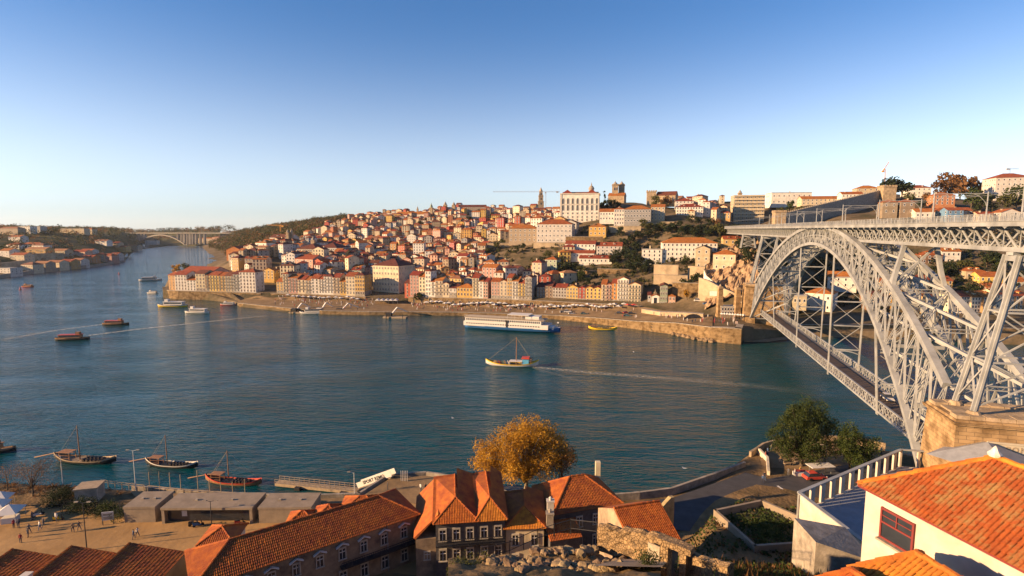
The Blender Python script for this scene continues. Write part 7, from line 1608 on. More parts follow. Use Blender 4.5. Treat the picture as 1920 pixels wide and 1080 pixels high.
# ================================================================== PEOPLE
SKIN = mat('skin', (.45, .27, .18), .6, .1); HAIR = mat('hair', (.04, .025, .015), .7, .2)
CL = [mat('cloth_%d' % i, c, .9, .2, 3) for i, c in enumerate([(.03, .035, .06), (.55, .53, .5), (.30, .05, .05), (.05, .09, .18), (.10, .10, .11), (.32, .22, .12), (.60, .34, .08), (.08, .16, .14), (.50, .40, .38)])]
def body(stride, arm):
    """one continuous skinned figure, 1.72 m tall, facing -Y"""
    V_ = [(0, 0, .95), (0, 0, 1.12), (0, 0.01, 1.36), (0, .01, 1.50), (0, -.01, 1.60), (0, -.01, 1.70)]; Rr = [(.15, .11), (.13, .10), (.16, .11), (.055, .055), (.085, .10), (.07, .085)]; Ed = [(0, 1), (1, 2), (2, 3), (3, 4), (4, 5)]
    for s in (-1, 1):
        k = len(V_); st = stride * s; V_ += [(s * .10, 0, .90), (s * .11, -st * .5 - .02, .50), (s * .11, -st * .8 + .04, .09), (s * .12, -st * .8 - .14, .04)]; Rr += [(.095, .10), (.065, .07), (.045, .05), (.04, .035)]; Ed += [(0, k), (k, k + 1), (k + 1, k + 2), (k + 2, k + 3)]
        k = len(V_); at_ = -st * arm; V_ += [(s * .19, .01, 1.40), (s * .25, at_ * .5 + .03, 1.13), (s * .26, at_ - .05, .88), (s * .26, at_ - .08, .78)]; Rr += [(.06, .06), (.045, .045), (.035, .035), (.035, .02)]; Ed += [(2, k), (k, k + 1), (k + 1, k + 2), (k + 2, k + 3)]
    me = bpy.data.meshes.new('body'); me.from_pydata(V_, Ed, []); o = bpy.data.objects.new('tmp_body', me); COL.objects.link(o)
    md = o.modifiers.new('skin', 'SKIN'); md.use_smooth_shade = True
    for i, (a, b) in enumerate(Rr): me.skin_vertices[0].data[i].radius = (a, b)
    me.skin_vertices[0].data[0].use_root = True
    o.modifiers.new('sub', 'SUBSURF').levels = 1
    dg = bpy.context.evaluated_depsgraph_get(); dg.update(); m2 = bpy.data.meshes.new_from_object(o.evaluated_get(dg)); bpy.data.objects.remove(o); return m2
BODIES = [body(.0, .0), body(.28, .9), body(.18, .6)]
def person_mesh(k, top, leg):
    me = BODIES[k].copy(); me.name = 'person'; me.materials.clear()
    for m in (leg, top, SKIN, HAIR): me.materials.append(m)
    for p in me.polygons:
        c = p.center; p.material_index = 0 if c.z < .93 else (3 if c.z > 1.66 or (c.z > 1.56 and c.y > .02) else 2 if c.z > 1.50 or (abs(c.x) > .2 and c.z < .90) else 1)
        if abs(c.x) > .185 and .74 < c.z < .87: p.material_index = 2
        elif abs(c.x) > .2 and .87 <= c.z < 1.1: p.material_index = 1
        p.use_smooth = True
    return me
PCNT = [0]
def person(p, rz, top, leg, label, k=1, group=None):
    o = link('person', person_mesh(k, CL[top], CL[leg]), None, p, rz, label=label, cat='person', group=group); s = R.uniform(.95, 1.05); o.scale = (s, s, s); return o
PZ = 5.13
CN = ['navy', 'pale grey', 'red', 'blue', 'charcoal', 'tan', 'orange', 'dark green', 'pinkish']
PE = [(26, 990, 2, 0, 0, 'standing at far left of the plaza, left of a pair'), (35, 990, 0, 4, 0, 'standing at far left of the plaza, right of a pair'), (55, 1000, 4, 0, 1, 'walking in front of the white tents'), (53, 1008, 0, 0, 2, 'stooping at the centre of the left plaza group'), (39, 1018, 2, 4, 0, 'nearest the warehouse roofs at left'), (75, 994, 1, 3, 1, 'walking between two pairs on the plaza'), (82, 988, 0, 4, 1, 'walking beside the motor scooters'), (61, 976, 4, 0, 0, 'standing by the stall behind the plaza group'), (137, 998, 5, 0, 1, 'walking left of the tall lamp post'), (149, 995, 0, 4, 1, 'walking just left of the lamp post'), (251, 1011, 3, 4, 1, 'walking alone in front of the kiosk, left of two'), (258, 1006, 1, 0, 1, 'walking in front of the kiosk, right of two'), (727, 918, 4, 0, 0, 'waiting at the top of the gangway'), (789, 922, 1, 4, 0, 'on the quay right of the gangway, left of two'), (798, 922, 0, 0, 1, 'on the quay right of the gangway, right of two'), (106, 978, 1, 4, 2, 'sitting low near the white stall')]
for i, (px, py, a, b, k, lb) in enumerate(PE): person(G(px, py, PZ if py > 930 else 5.1), R.uniform(-3, 3), a, b, 'person in %s top %s' % (CN[a], lb), k)
PE = [(1446, 846, 1, 3, 0, 'leaning at the lookout parapet tip'), (1439, 852, 3, 0, 0, 'at the lookout parapet below the tip'), (1435, 860, 2, 4, 0, 'on the lookout beside the pale curved wall'), (1433, 900, 0, 3, 1, 'walking on the shaded road, left of the crossing'), (1430, 905, 3, 0, 1, 'on the shaded road at the kerb'), (1515, 898, 2, 4, 0, 'in front of the stalls under the trees'), (1490, 893, 1, 0, 0, 'at the white stall table under the trees'), (1478, 892, 4, 4, 0, 'behind the white stall table'), (1500, 888, 6, 0, 1, 'strolling under the big green tree'), (1652, 852, 1, 0, 0, 'standing near the bridge foot'), (1464, 868, 5, 0, 1, 'on the sunny lookout paving'), (1175, 962, 4, 0, 1, 'on the shaded waterside path, left one'), (1202, 960, 1, 3, 1, 'on the shaded waterside path, right one')]
for i, (px, py, a, b, k, lb) in enumerate(PE): person(G(px, py, 6.4 if py < 880 else 6.65), R.uniform(-3, 3), a, b, 'person in %s top %s' % (CN[a], lb), k)
pb = B(165, 2.5, 12.62); person(pb, .3, 6, 6, 'person in bright orange clothes walking on the lower bridge deck', 1)
for i, u in enumerate((60, 96, 99, 104, 118, 122, 131, 150, 178)): person(B(u, -.4, 56.92), R.uniform(0, 6), [2, 1, 0, 2, 4, 2, 0, 1, 3][i], 0, 'person on the upper bridge deck, %s counted from the left' % ORD[i], 1)
# crowd along the far quay, too small to count
rr = random.Random(5); mbs = [MB() for _ in range(5)]
def fig(mb, p, h=1.7): mb.lathe(p, [(.10, 0), (.16, .45), (.2, .9), (.24, 1.25), (.2, 1.42), (.07, 1.5), (.12, 1.58), (.11, 1.68), (.03, 1.75)], 6)
for i in range(430):
    px = rr.choice([rr.uniform(515, 700), rr.uniform(770, 1010), rr.uniform(780, 1200)]); b = bank_D(px); wl_ = lerp_tab([(500, 411), (684, 394), (764, 386), (1000, 357.5), (1206, 336)], px); D = wl_ - 2 - (wl_ - b - 6) * rr.random() ** 2.2
    X = ray(px, 560)[0] * D; fig(mbs[i % 5], V((X, D, FZ(X, D))))
for i in range(60):
    px = rr.uniform(1225, 1395); D = bank_D(px) + rr.uniform(3, 24); X = ray(px, 590)[0] * D; fig(mbs[i % 5], V((X, D, max(FZ(X, D), 7.0))))
for i, m in enumerate(mbs): m.obj('crowd', CL[[0, 1, 2, 4, 8][i]], kind='stuff', label='people in %s clothes crowding the far quay' % ['navy', 'pale', 'red', 'charcoal', 'pinkish'][i], cat='crowd')
# ================================================================== BOATS
M_wood = mat('boat_wood', (.30, .15, .07), .7, .35, 2); M_woodl = mat('pale_deck', (.34, .26, .17), .8, .3, 2); M_blk = mat('tarred_black', (.02, .02, .022), .6, .3, 2); M_bwhite = mat('boat_white', (.54, .52, .48), .5, .1, 1)
M_byel = mat('boat_yellow', (.68, .44, .03), .5, .1, 1); M_bred = mat('boat_red', (.45, .06, .04), .5, .1, 1); M_bblue = mat('boat_blue', (.03, .12, .30), .4, .1, 1); M_lblue = mat('cabin_blue', (.10, .35, .55), .5, .1)
M_barrel = mat('dark_barrel', (.035, .025, .02), .6, .3, 3); M_sail = mat('awning_white', (.56, .54, .50), .85, .08, 1); M_rope = mat('rope', (.32, .24, .14), .9, .2)
def hull_mb(L, Bm, H, bow=1.0, stern=1.0, n=18, flat=.62, bands=(0, 1), taper=.8, deckm=2, deck=.72):
    """hull along X (bow at +L/2); keel at z=-.3; returns MB with materials: 0 lower side, 1 upper strake, 2 deck"""
    mb = MB(); secs = []
    for i in range(n + 1):
        s = -1 + 2 * i / n; w = Bm / 2 * max(.02, (1 - abs(s) ** 2.4)) ** taper; sh = H + (bow if s > 0 else stern) * abs(s) ** 3; x = s * L / 2; kz = -.35 + .75 * (bow if s > 0 else stern) * abs(s) ** 4
        zs = [kz, kz + (sh - kz) * .35, kz + (sh - kz) * .74, sh]; ws = [w * .45, w * flat + w * .2, w * .95, w]
        secs.append((x, zs, ws, sh, w))
    vs = []; m = 8
    for x, zs, ws, sh, w in secs: vs += [(x, -ws[k], zs[k]) for k in (3, 2, 1, 0)] + [(x, ws[k], zs[k]) for k in (0, 1, 2, 3)]
    for i in range(n):
        for k in range(m - 1): mb.add([vs[i * m + k], vs[(i + 1) * m + k], vs[(i + 1) * m + k + 1], vs[i * m + k + 1]], [(0, 1, 2, 3)], 1 if k in (0, m - 2) else 0)
    for i in range(n):
        (x0, z0, _, s0, w0), (x1, z1, _, s1, w1) = secs[i], secs[i + 1]; d0, d1 = z0[0] + (s0 - z0[0]) * deck, z1[0] + (s1 - z1[0]) * deck
        mb.add([(x0, -w0 * .94, d0), (x1, -w1 * .94, d1), (x1, w1 * .94, d1), (x0, w0 * .94, d0)], [(0, 1, 2, 3)], deckm)
    return mb
def boat(name, p, rz, label, hull, mats, group=None, cat='boat'):
    o = thing(name, p, label, cat, group, rz); link('hull', hull.mesh('hull', mats), o); return o
def sub(o, nm, mb, m): return link(nm, mb.mesh(nm, m), o)
def rabelo(p, rz, L, label, strake, low, mast=True, cabin=None, barrels=True, deckm=None, canopy=False, oar=True):
    o = boat('rabelo_boat', p, rz, label, hull_mb(L, L * .21, L * .05, L * .075, L * .085), [low, strake, deckm or M_blk], 'wooden port wine boats')
    k = L / 20
    mb = MB(); mb.tube([(-L * .30, 0, 3.1 * k), (-L * .5, 0, 2.2 * k), (-L * .82, 0, .6 * k)], [.13 * k, .13 * k, .2 * k], 6); oar and sub(o, 'steering_oar', mb, M_wood)
    mb = MB()
    for x in (-L * .36, -L * .20):
        for y in (-1.1 * k, 1.1 * k): mb.bar((x, y, .5 * k), (x, y * .9, 3.0 * k), .14 * k, .14 * k)
    for z in (1.3, 2.1): mb.bar((-L * .36, -1.1 * k, z * k), (-L * .20, -1.1 * k, z * k), .1 * k, .1 * k); mb.bar((-L * .36, 1.1 * k, z * k), (-L * .20, 1.1 * k, z * k), .1 * k, .1 * k)
    sub(o, 'platform_frame', mb, M_wood); mb = MB(); mb.box((-L * .28, 0, 3.05 * k), (L * .2, 2.6 * k, .12 * k)); sub(o, 'platform', mb, M_wood)
    if mast:
        mb = MB(); mb.tube([(-L * .08, 0, .4 * k), (-L * .085, 0, 11 * k)], [.18 * k, .10 * k], 6); sub(o, 'mast', mb, M_wood)
        for q in ((-L * .40, 1.0 * k, 1.6 * k), (-L * .40, -1.0 * k, 1.6 * k), (L * .46, 0, 1.8 * k)): mb = MB(); mb.tube([(-L * .085, 0, 10.8 * k), q], .03 * k, 4); sub(o, 'stay', mb, M_rope)
    if barrels:
        for i in range(5):
            for s in (-1, 1):
                mb = MB(); x = L * (.02 + .06 * i); mb.tube([(x, s * .15 * k, .95 * k), (x, s * .7 * k, .95 * k), (x, s * 1.25 * k, .95 * k)], [.38 * k, .47 * k, .38 * k], 8); sub(o, 'barrel', mb, M_barrel)
    if deckm:
        for i in range(6): mb = MB(); mb.box((L * (-.05 + .07 * i), 0, .85 * k), (.12 * k, L * .17, .12 * k)); sub(o, 'thwart', mb, M_woodl)
    if canopy: mb = MB(); mb.box((L * .05, 0, 2.1 * k), (L * .28, 2.8 * k, .1 * k)); sub(o, 'awning', mb, M_sail)
    return o
rabelo(G(160, 866, 0), radians(-6), 16.5, 'pale wooden sailing boat with long oar, left of three moored', M_woodl, M_blk, deckm=M_woodl)
rabelo(G(322, 874, 0), radians(-8), 13.8, 'dark wooden sailing boat with white hull, middle of three moored', M_bwhite, M_blk)
rabelo(G(438, 906, 0), radians(-8), 13.6, 'red hulled wooden sailing boat, right of three moored', M_bred, M_wood)
def tour_rabelo(p, rz, L, label):
    o = rabelo(p, rz, L, label, M_byel, M_bwhite, True, barrels=False, oar=False); k = L / 20
    mb = MB(); mb.box((-L * .26, 0, 1.6 * k), (2.4 * k, 2.4 * k, 2.4 * k)); sub(o, 'wheelhouse', mb, M_lblue); mb = MB(); mb.box((-L * .26, 0, 3.3 * k), (2.8 * k, 2.8 * k, .5 * k)); sub(o, 'wheelhouse_top', mb, M_bred)
    mb = MB(); mb.box((-L * .08, 0, 2.0 * k), (L * .24, 3.0 * k, .1 * k)); sub(o, 'awning', mb, M_sail); mb = MB()
    for x in (-.19, .03):
        for y in (-1.3, 1.3): mb.bar((L * x, y * k, .6 * k), (L * x, y * k, 2.0 * k), .08, .08)
    sub(o, 'awning_posts', mb, M_bwhite)
    for i in range(9):
        for s in (-1, 1): mb = MB(); fig(mb, V((L * (.05 + .035 * i), s * .8 * k, .35 * k))); q = sub(o, 'passenger', mb, CL[(i * 2 + s) % 9])
    return o
tour_rabelo(G(960, 686, 0), radians(180 - 8), 22, 'yellow and white tour boat with mast sailing in mid-river')
rabelo(G(1130, 618, 0), radians(-8), 16, 'bright yellow wooden boat moored beside the cruise ship', M_byel, M_byel, False, barrels=True)
def tour_boat(p, rz, L, label, hullm, roofm, top=M_bwhite, decks=1):
    o = boat('tour_boat', p, rz, label, hull_mb(L, L * .24, L * .06, L * .03, L * .02, taper=.5), [hullm, top, M_woodl], 'river tour boats'); k = L / 16
    mb = MB(); mb.box((-L * .05, 0, 1.9 * k), (L * .62, L * .17, 1.5 * k), mi=0); sub(o, 'cabin', mb, top)
    mb = MB(); mb.box((-L * .05, 0, 2.0 * k), (L * .58, L * .174, .7 * k)); sub(o, 'cabin_windows', mb, M_pane)
    mb = MB(); mb.box((-L * .05, 0, 2.75 * k), (L * .66, L * .2, .14 * k)); sub(o, 'roof', mb, roofm)
    mb = MB(); mb.box((L * .18, 0, 3.4 * k), (1.8 * k, 1.8 * k, 1.2 * k)); sub(o, 'wheelhouse', mb, top)
    mb = MB(); mb.bar((L * .12, 0, 3.8 * k), (L * .12, 0, 5.4 * k), .08 * k, .08 * k); sub(o, 'mast', mb, M_wood); return o
tour_boat(G(136, 637, 0), radians(8), 16, 'dark tour boat with red deck house, nearer of two at left', M_blk, M_bred, M_wood)
tour_boat(G(217, 609, 0), radians(4), 15, 'dark tour boat with red deck house, farther of two at left', M_blk, M_bred, M_wood)
tour_boat(G(52, 538, 0), radians(175), 13, 'small red brown barge near the left bank', M_bred, M_wood, M_wood)
tour_boat(G(282, 526, 0), radians(18), 22, 'pale pontoon restaurant boat off the promontory', M_bwhite, M_sail)
tour_boat(G(286, 550, 0), radians(170), 11, 'small white boat off the promontory wall', M_bwhite, M_sail)
tour_boat(G(324, 575, 0), radians(178), 22, 'yellow and white tour boat moored at the promontory', M_byel, M_bwhite)
tour_boat(G(370, 587, 0), radians(172), 18, 'white tour boat off the left quay', M_bwhite, M_sail)
tour_boat(G(428, 572, 0), radians(178), 12, 'small red boat in the harbour corner', M_bred, M_bwhite)
tour_boat(G(585, 588, 0), radians(175), 17, 'white and dark boat moored at left pontoon', M_bwhite, M_blk)
tour_boat(G(548, 582, 0), radians(175), 10, 'small grey boat left of the pontoon boat', M_bwhite, M_sail)
tour_boat(G(-26, 850, 0), radians(20), 12, 'dark boat bow at left picture edge', M_blk, M_wood, M_wood)
# river cruise ship
p = G(962, 619, 0); a, b = G(873, 613, 0), G(1050, 624, 0); L = (b - a).length; rz = atan2(b.y - a.y, b.x - a.x); p = (a + b) / 2
cs = boat('cruise_ship', p, rz, 'long white river cruise ship with blue hull moored at the quay', hull_mb(L, 10.5, 2.2, .9, .2, 24, taper=.35, deck=.95), [M_bblue, M_bblue, M_bwhite], cat='ship')
def shipbox(nm, x0, x1, w_, z0, z1, m): mb = MB(); mb.box(((x0 + x1) / 2 * L, 0, (z0 + z1) / 2), ((x1 - x0) * L, w_, z1 - z0)); return sub(cs, nm, mb, m)
shipbox('main_deck', -.485, .40, 9.6, 2.0, 4.4, M_bwhite); shipbox('upper_deck', -.47, .33, 9.0, 4.4, 6.6, M_bwhite); shipbox('sun_deck', -.48, .36, 9.6, 6.6, 6.8, M_woodl); shipbox('wheelhouse', .16, .30, 6, 6.8, 8.6, M_bwhite); shipbox('canopy', -.02, .20, 8.4, 9.0, 9.2, M_sail); shipbox('foredeck_house', .40, .445, 6.5, 2.0, 3.6, M_bwhite)
for row_, (z, n_, w_) in enumerate(((5.6, 40, 9.0), (3.4, 30, 9.6))):
    for i in range(n_):
        x = (-.46 + .78 * (i + .5) / n_) * L; mb = MB(); mb.box((x, -w_ / 2 - .02, z), (.6 * L * .78 / n_, .1, 1.0 if row_ == 0 else .55)); sub(cs, 'window', mb, M_pane)
mb = MB(); mb.box((-.02 * L, -4.9, 4.2), (1.2, .1, 4)); sub(cs, 'gangway_door', mb, M_blk)
mb = MB()
for i in range(60): x = (-.475 + .83 * i / 59) * L; mb.bar((x, -4.7, 6.8), (x, -4.7, 7.9), .06, .06)
mb.bar((-.475 * L, -4.7, 7.9), (.355 * L, -4.7, 7.9), .08, .08); mb.bar((-.475 * L, -4.7, 7.4), (.355 * L, -4.7, 7.4), .05, .05); sub(cs, 'railing', mb, M_bwhite)
for x in (-.02, .06, .13, .2):
    mb = MB(); mb.bar((x * L, -4, 6.8), (x * L, -4, 9), .12, .12); mb.bar((x * L, 4, 6.8), (x * L, 4, 9), .12, .12); sub(cs, 'canopy_post', mb, M_bwhite)
mb = MB(); mb.bar((.47 * L, 0, 3), (.47 * L, 0, 6), .08, .08); mb.box((.47 * L + .5, 0, 5.5), (1, .05, .7)); sub(cs, 'flagstaff', mb, M_bwhite)
# buoys
for i, (px, py) in enumerate(((38, 543), (223, 514))): p = G(px, py, 0); mb = MB(); mb.lathe(p, [(.9, -.3), (1.0, .3), (.5, .8), (.3, 2.4), (.1, 2.8)], 8); mb.obj('buoy', M_bred, o=p, label='red buoy floating near the %s' % ('left bank' if i == 0 else 'middle of the upper river'), cat='buoy')
# wakes: broken foam sheets on the water
def foam_mat():
    m, n, l, b = nt('wake_foam'); b.inputs['Base Color'].default_value = (.6, .56, .44, 1); b.inputs['Roughness'].default_value = .6; tc = n.new('ShaderNodeTexCoord'); nz = n.new('ShaderNodeTexNoise'); nz.inputs['Scale'].default_value = .7; nz.inputs['Detail'].default_value = 8; nz.inputs['Roughness'].default_value = .75; l.new(tc.outputs['Object'], nz.inputs[0])
    uv = n.new('ShaderNodeUVMap'); sx = n.new('ShaderNodeSeparateXYZ'); l.new(uv.outputs[0], sx.inputs[0]); mr = n.new('ShaderNodeMapRange'); mr.inputs['From Min'].default_value = .40; mr.inputs['From Max'].default_value = .72; l.new(nz.outputs[0], mr.inputs[0]); mu = n.new('ShaderNodeMath'); mu.operation = 'MULTIPLY'; l.new(mr.outputs[0], mu.inputs[0]); l.new(sx.outputs[0], mu.inputs[1]); l.new(mu.outputs[0], b.inputs['Alpha']); return m
M_foam = foam_mat()
def wake(pts, w0, w1, a0, a1, label):
    P3 = [G(x, y, .035) for x, y in pts]; mb = MB(); n = len(P3); vs = []; uvs = []
    for i, p in enumerate(P3):
        d = (P3[min(i + 1, n - 1)] - P3[max(i - 1, 0)]).normalized(); s = V((-d.y, d.x, 0)); t = i / (n - 1); w_ = w0 + (w1 - w0) * t; al = a0 + (a1 - a0) * t
        for k, q in ((-1, 0), (-.5, .45), (0, 1), (.5, .45), (1, 0)): vs.append(p + s * w_ * k); uvs.append((al * q, 0))
    mb.add(vs, [(i * 5 + k, i * 5 + k + 1, (i + 1) * 5 + k + 1, (i + 1) * 5 + k) for i in range(n - 1) for k in range(4)]); o = mb.obj('boat_wake', M_foam, kind='stuff', label=label, cat='wake'); ul = o.data.uv_layers.new(name='UVMap')
    for lp in o.data.loops: ul.data[lp.index].uv = uvs[lp.vertex_index]
def seg(pts, n=14):
    out = []
    for (a, b), (c, d) in zip(pts, pts[1:]): out += [(a + (c - a) * i / n, b + (d - b) * i / n) for i in range(n)]
    return out + [pts[-1]]
wake(seg([(1000, 688), (1100, 698), (1250, 709), (1400, 722), (1540, 738)]), 2.0, 5.5, 1.3, .0, 'pale foam wake trailing the yellow tour boat')
wake(seg([(1000, 690), (1080, 712), (1150, 740)]), 1.0, 3.0, .4, .0, 'faint near side bow wave of the yellow tour boat')
wake(seg([(165, 629), (260, 617), (400, 602), (500, 592)]), 1.6, 4.5, 2.2, .5, 'pale wake trailing the nearer dark tour boat')
wake(seg([(193, 608), (100, 620), (0, 638)]), 1.5, 4.0, 2.0, .5, 'pale wake trailing the farther dark tour boat')
# gulls
mb = MB(); mb.add([(0, .3, 0), (0, -.3, .02), (.55, .05, .16), (-.55, .05, .16), (.2, .12, .08), (-.2, .12, .08), (0, 0, -.07)], [(0, 4, 1), (4, 2, 1), (0, 1, 5), (5, 1, 3), (0, 6, 4), (0, 5, 6), (1, 4, 6), (1, 6, 5)]); GULL = mb.mesh('gull', [M_bwhite])
for px, py, D, lb in ((849, 784, 110, 'white gull flying over the dark water at centre'), (1188, 660, 160, 'tiny white gull over the river near the yellow boat'), (1283, 878, 90, 'white gull low over the water at right')): link('gull', GULL, None, P(px, py, D), R.uniform(0, 6), label=lb, cat='bird')

# ================================================================== QUAY FURNITURE, NEAR BANK
def kiosk(px0, px1, py, dep, h, label, dark):
    A, Bq = G(px0, py, 5.12), G(px1, py - 1, 5.12); t = (Bq - A); L = t.length; t.normalize(); n = V((-t.y, t.x, 0)); o = thing('flat_kiosk', A, label, 'kiosk'); bs = rect(A, t, n, L, dep)
    mb = MB(); z0 = A.z
    if dark: 
        for (s0, s1) in ((0, .5), (L - .5, L)): q = rect(A + t * s0, t, n, s1 - s0, dep); mb.hexa(q, [p + V((0, 0, h)) for p in q])
        q = rect(A + t * .5 + n * .9, t, n, L - 1.0, dep - .9); mb2 = MB(); mb2.hexa(q, [p + V((0, 0, h - .02)) for p in q]); mb2.obj('glazed_front', M_pane, o)
    else: mb.hexa(bs, [p + V((0, 0, h)) for p in bs])
    mb.obj('walls', M_conc2, o); q = rect(A - t * .1 - n * .1 + V((0, 0, h + .004)), t, n, L + .2, dep + .2); mb = MB(); mb.hexa(q, [p + V((0, 0, .4)) for p in q]); mb.obj('roof_slab', M_conc2, o)
    for i in range(2): c = A + t * L * (.3 + .4 * i) + n * dep * .5 + V((0, 0, h + .5)); mb = MB(); mb.box(c, (.5, .4, .25)); mb.obj('roof_vent', M_stone2, o)
    if dark: c = A + t * L * .22 + n * .85 + V((0, 0, 1.4)); mb = MB(); mb.box(c, (.9, .06, 1.0), atan2(t.y, t.x)); mb.obj('notice', M_sail, o)
    return o
kiosk(234, 292, 980, 5.4, 2.5, 'pale concrete flat kiosk, left of three on the quay', False); kiosk(304, 474, 982, 5.2, 2.5, 'long flat kiosk with dark glazed front, middle of three', True); kiosk(486, 584, 981, 5.0, 2.5, 'pale flat kiosk with roof light, right of three', False)
p = G(170, 936, 5); mb = MB(); mb.box(p + V((0, 0, 1.3)), (3.6, 3.0, 2.6), .25); o = mb.obj('quay_hut', M_stone2, o=p, label='small dark square hut behind the hedge by the water', cat='hut'); mb = MB(); mb.box(p + V((0, 0, 2.75)), (4.0, 3.4, .25), .25); mb.obj('roof', M_woodl, o)
# lamps and poles
def lamp(p, h, label, arms=2, m=None):
    m = m or M_iron_d; mb = MB(); mb.tube([p, p + V((0, 0, h))], [.09, .05], 6); o = mb.obj('street_lamp', m, o=p, label=label, cat='lamp')
    for s in ((-1, 1)[:arms]): 
        mb = MB(); mb.bar(p + V((0, 0, h - .1)), p + V((s * .8, 0, h + .15)), .06, .06); mb.obj('arm', m, o); mb = MB(); mb.box(p + V((s * 1.0, 0, h + .15)), (.6, .25, .12)); mb.obj('lamp_head', M_stone2, o)
lamp(G(163, 1032, 5.1), 8.0, 'tall double headed street lamp on the plaza'); lamp(G(397, 985, 5.1), 4.4, 'short double street lamp in front of the long kiosk'); lamp(G(255, 920, 5.0), 8.2, 'pale lamp mast at the water edge beside the boats', 2, M_bwhite); lamp(G(665, 928, 5.0), 4.5, 'pale lamp post by the gangway', 1, M_bwhite); lamp(G(1547, 888, 6.4), 6, 'dark lamp post under the green trees', 1); lamp(G(118, 908, 4.6), 6, 'thin pale pole on the left riverbank', 1, M_bwhite)
for i, (px, py, yt) in enumerate(((281, 915, 885), (300, 920, 884), (320, 922, 886), (340, 926, 890), (372, 924, 882), (394, 930, 900), (415, 932, 908), (437, 932, 906), (460, 932, 898))):
    p = G(px, py, 4.5); h = max(3.0, P(px, yt, p.y).z - p.z); mb = MB(); mb.tube([p - V((0, 0, 5)), p + V((0, 0, h))], .07, 6); mb.obj('mooring_pole', M_woodl, o=p, label='thin wooden mooring pole by the quay, %s from the left' % ORD[i], cat='pole', group='mooring poles along the quay')
mb = MB(); pts = [G(190, 908, 5), G(255, 916, 5), G(330, 924, 5), G(400, 930, 5), G(470, 934, 5)]; rq = thing('quay_railing', pts[0], 'low wooden railing along the near quay edge', 'railing')
for a, b in zip(pts, pts[1:]):
    mb.bar(a + V((0, 0, .9)), b + V((0, 0, .9)), .08, .08); mb.bar(a + V((0, 0, .5)), b + V((0, 0, .5)), .06, .06); k = 5
    for i in range(k): c = a.lerp(b, i / k); mb2 = MB(); mb2.bar(c - V((0, 0, .5)), c + V((0, 0, .95)), .1, .1); mb2.obj('post', M_woodl, rq)
mb.obj('rail', M_woodl, rq)
# info board
p = G(193, 985, 5.1); ib = thing('info_board', p, 'white framed notice board beside the hedge', 'sign'); mb = MB(); mb.bar(p, p + V((0, 0, 2.2)), .1, .1); mb.bar(p + V((1.6, .4, 0)), p + V((1.6, .4, 2.2)), .1, .1); mb.obj('posts', M_iron_d, ib); mb = MB(); mb.box(p + V((.8, .2, 1.6)), (1.8, .1, 1.5), .24); mb.obj('panel', M_sail, ib); mb = MB(); mb.box(p + V((.82, .13, 1.9)), (1.3, .05, .35), .24); mb.box(p + V((.82, .13, 1.3)), (1.3, .05, .5), .24); mb.obj('print', M_stone2, ib)
# white market tents at the left edge
for i, (px, py, w_) in enumerate(((20, 978, 3.0), (-4, 966, 2.8), (4, 952, 2.6))):
    p = G(px, py, 5.12); o = thing('market_tent', p, 'white pyramid market tent at the left edge, %s' % ['nearest', 'middle', 'farthest'][i], 'tent'); mb = MB(); pyramid(mb, p + V((0, 0, 2.0)), w_ * 1.15, 1.2, .3); mb.obj('canopy', M_sail, o); mb = MB(); mb.box(p + V((0, 0, .5)), (w_ * .7, w_ * .5, 1.0), .3); mb.obj('counter', M_sail, o)
    for x, y in ((-1, -1), (1, -1), (1, 1), (-1, 1)): mb = MB(); c = p + V((x * cos(.3) - y * sin(.3), x * sin(.3) + y * cos(.3), 0)) * w_ * .5; mb.bar(c, c + V((0, 0, 2.1)), .06, .06); mb.obj('pole', M_iron, o)
# motor scooters: two wheels, body, handlebar
def scooter(p, rz, label, m):
    o = thing('motor_scooter', p, label, 'scooter', None, rz)
    for x in (-.62, .62): mb = MB(); mb.tube([(x, -.07, .28), (x, .07, .28)], .28, 10); sub(o, 'wheel', mb, M_blk)
    mb = MB(); mb.hexa([(-.8, -.15, .35), (.1, -.15, .3), (.1, .15, .3), (-.8, .15, .35)], [(-.85, -.17, .8), (.0, -.15, .75), (.0, .15, .75), (-.85, .17, .8)]); mb.bar((.05, 0, .32), (.5, 0, .35), .3, .08); sub(o, 'body', mb, m); mb = MB(); mb.bar((.62, 0, .3), (.42, 0, 1.05), .12, .12); mb.bar((.42, -.32, 1.05), (.42, .32, 1.05), .05, .05); sub(o, 'handlebar', mb, M_blk); mb = MB(); mb.box((-.4, 0, .85), (.75, .28, .12)); sub(o, 'saddle', mb, M_blk); return o
for px, py, rz, lb, m in ((364, 986, .4, 'dark motor scooter parked at the long kiosk, left one', M_blk), (372, 987, .5, 'dark motor scooter parked at the long kiosk, right one', M_bblue), (450, 984, .3, 'red motor scooter parked at the right end of long kiosk', M_bred), (72, 968, 1.0, 'pale motor scooter near the white tents', M_bwhite), (110, 976, .2, 'orange cart like scooter on the plaza', M_byel)): scooter(G(px, py, 5.13), rz, lb, m)
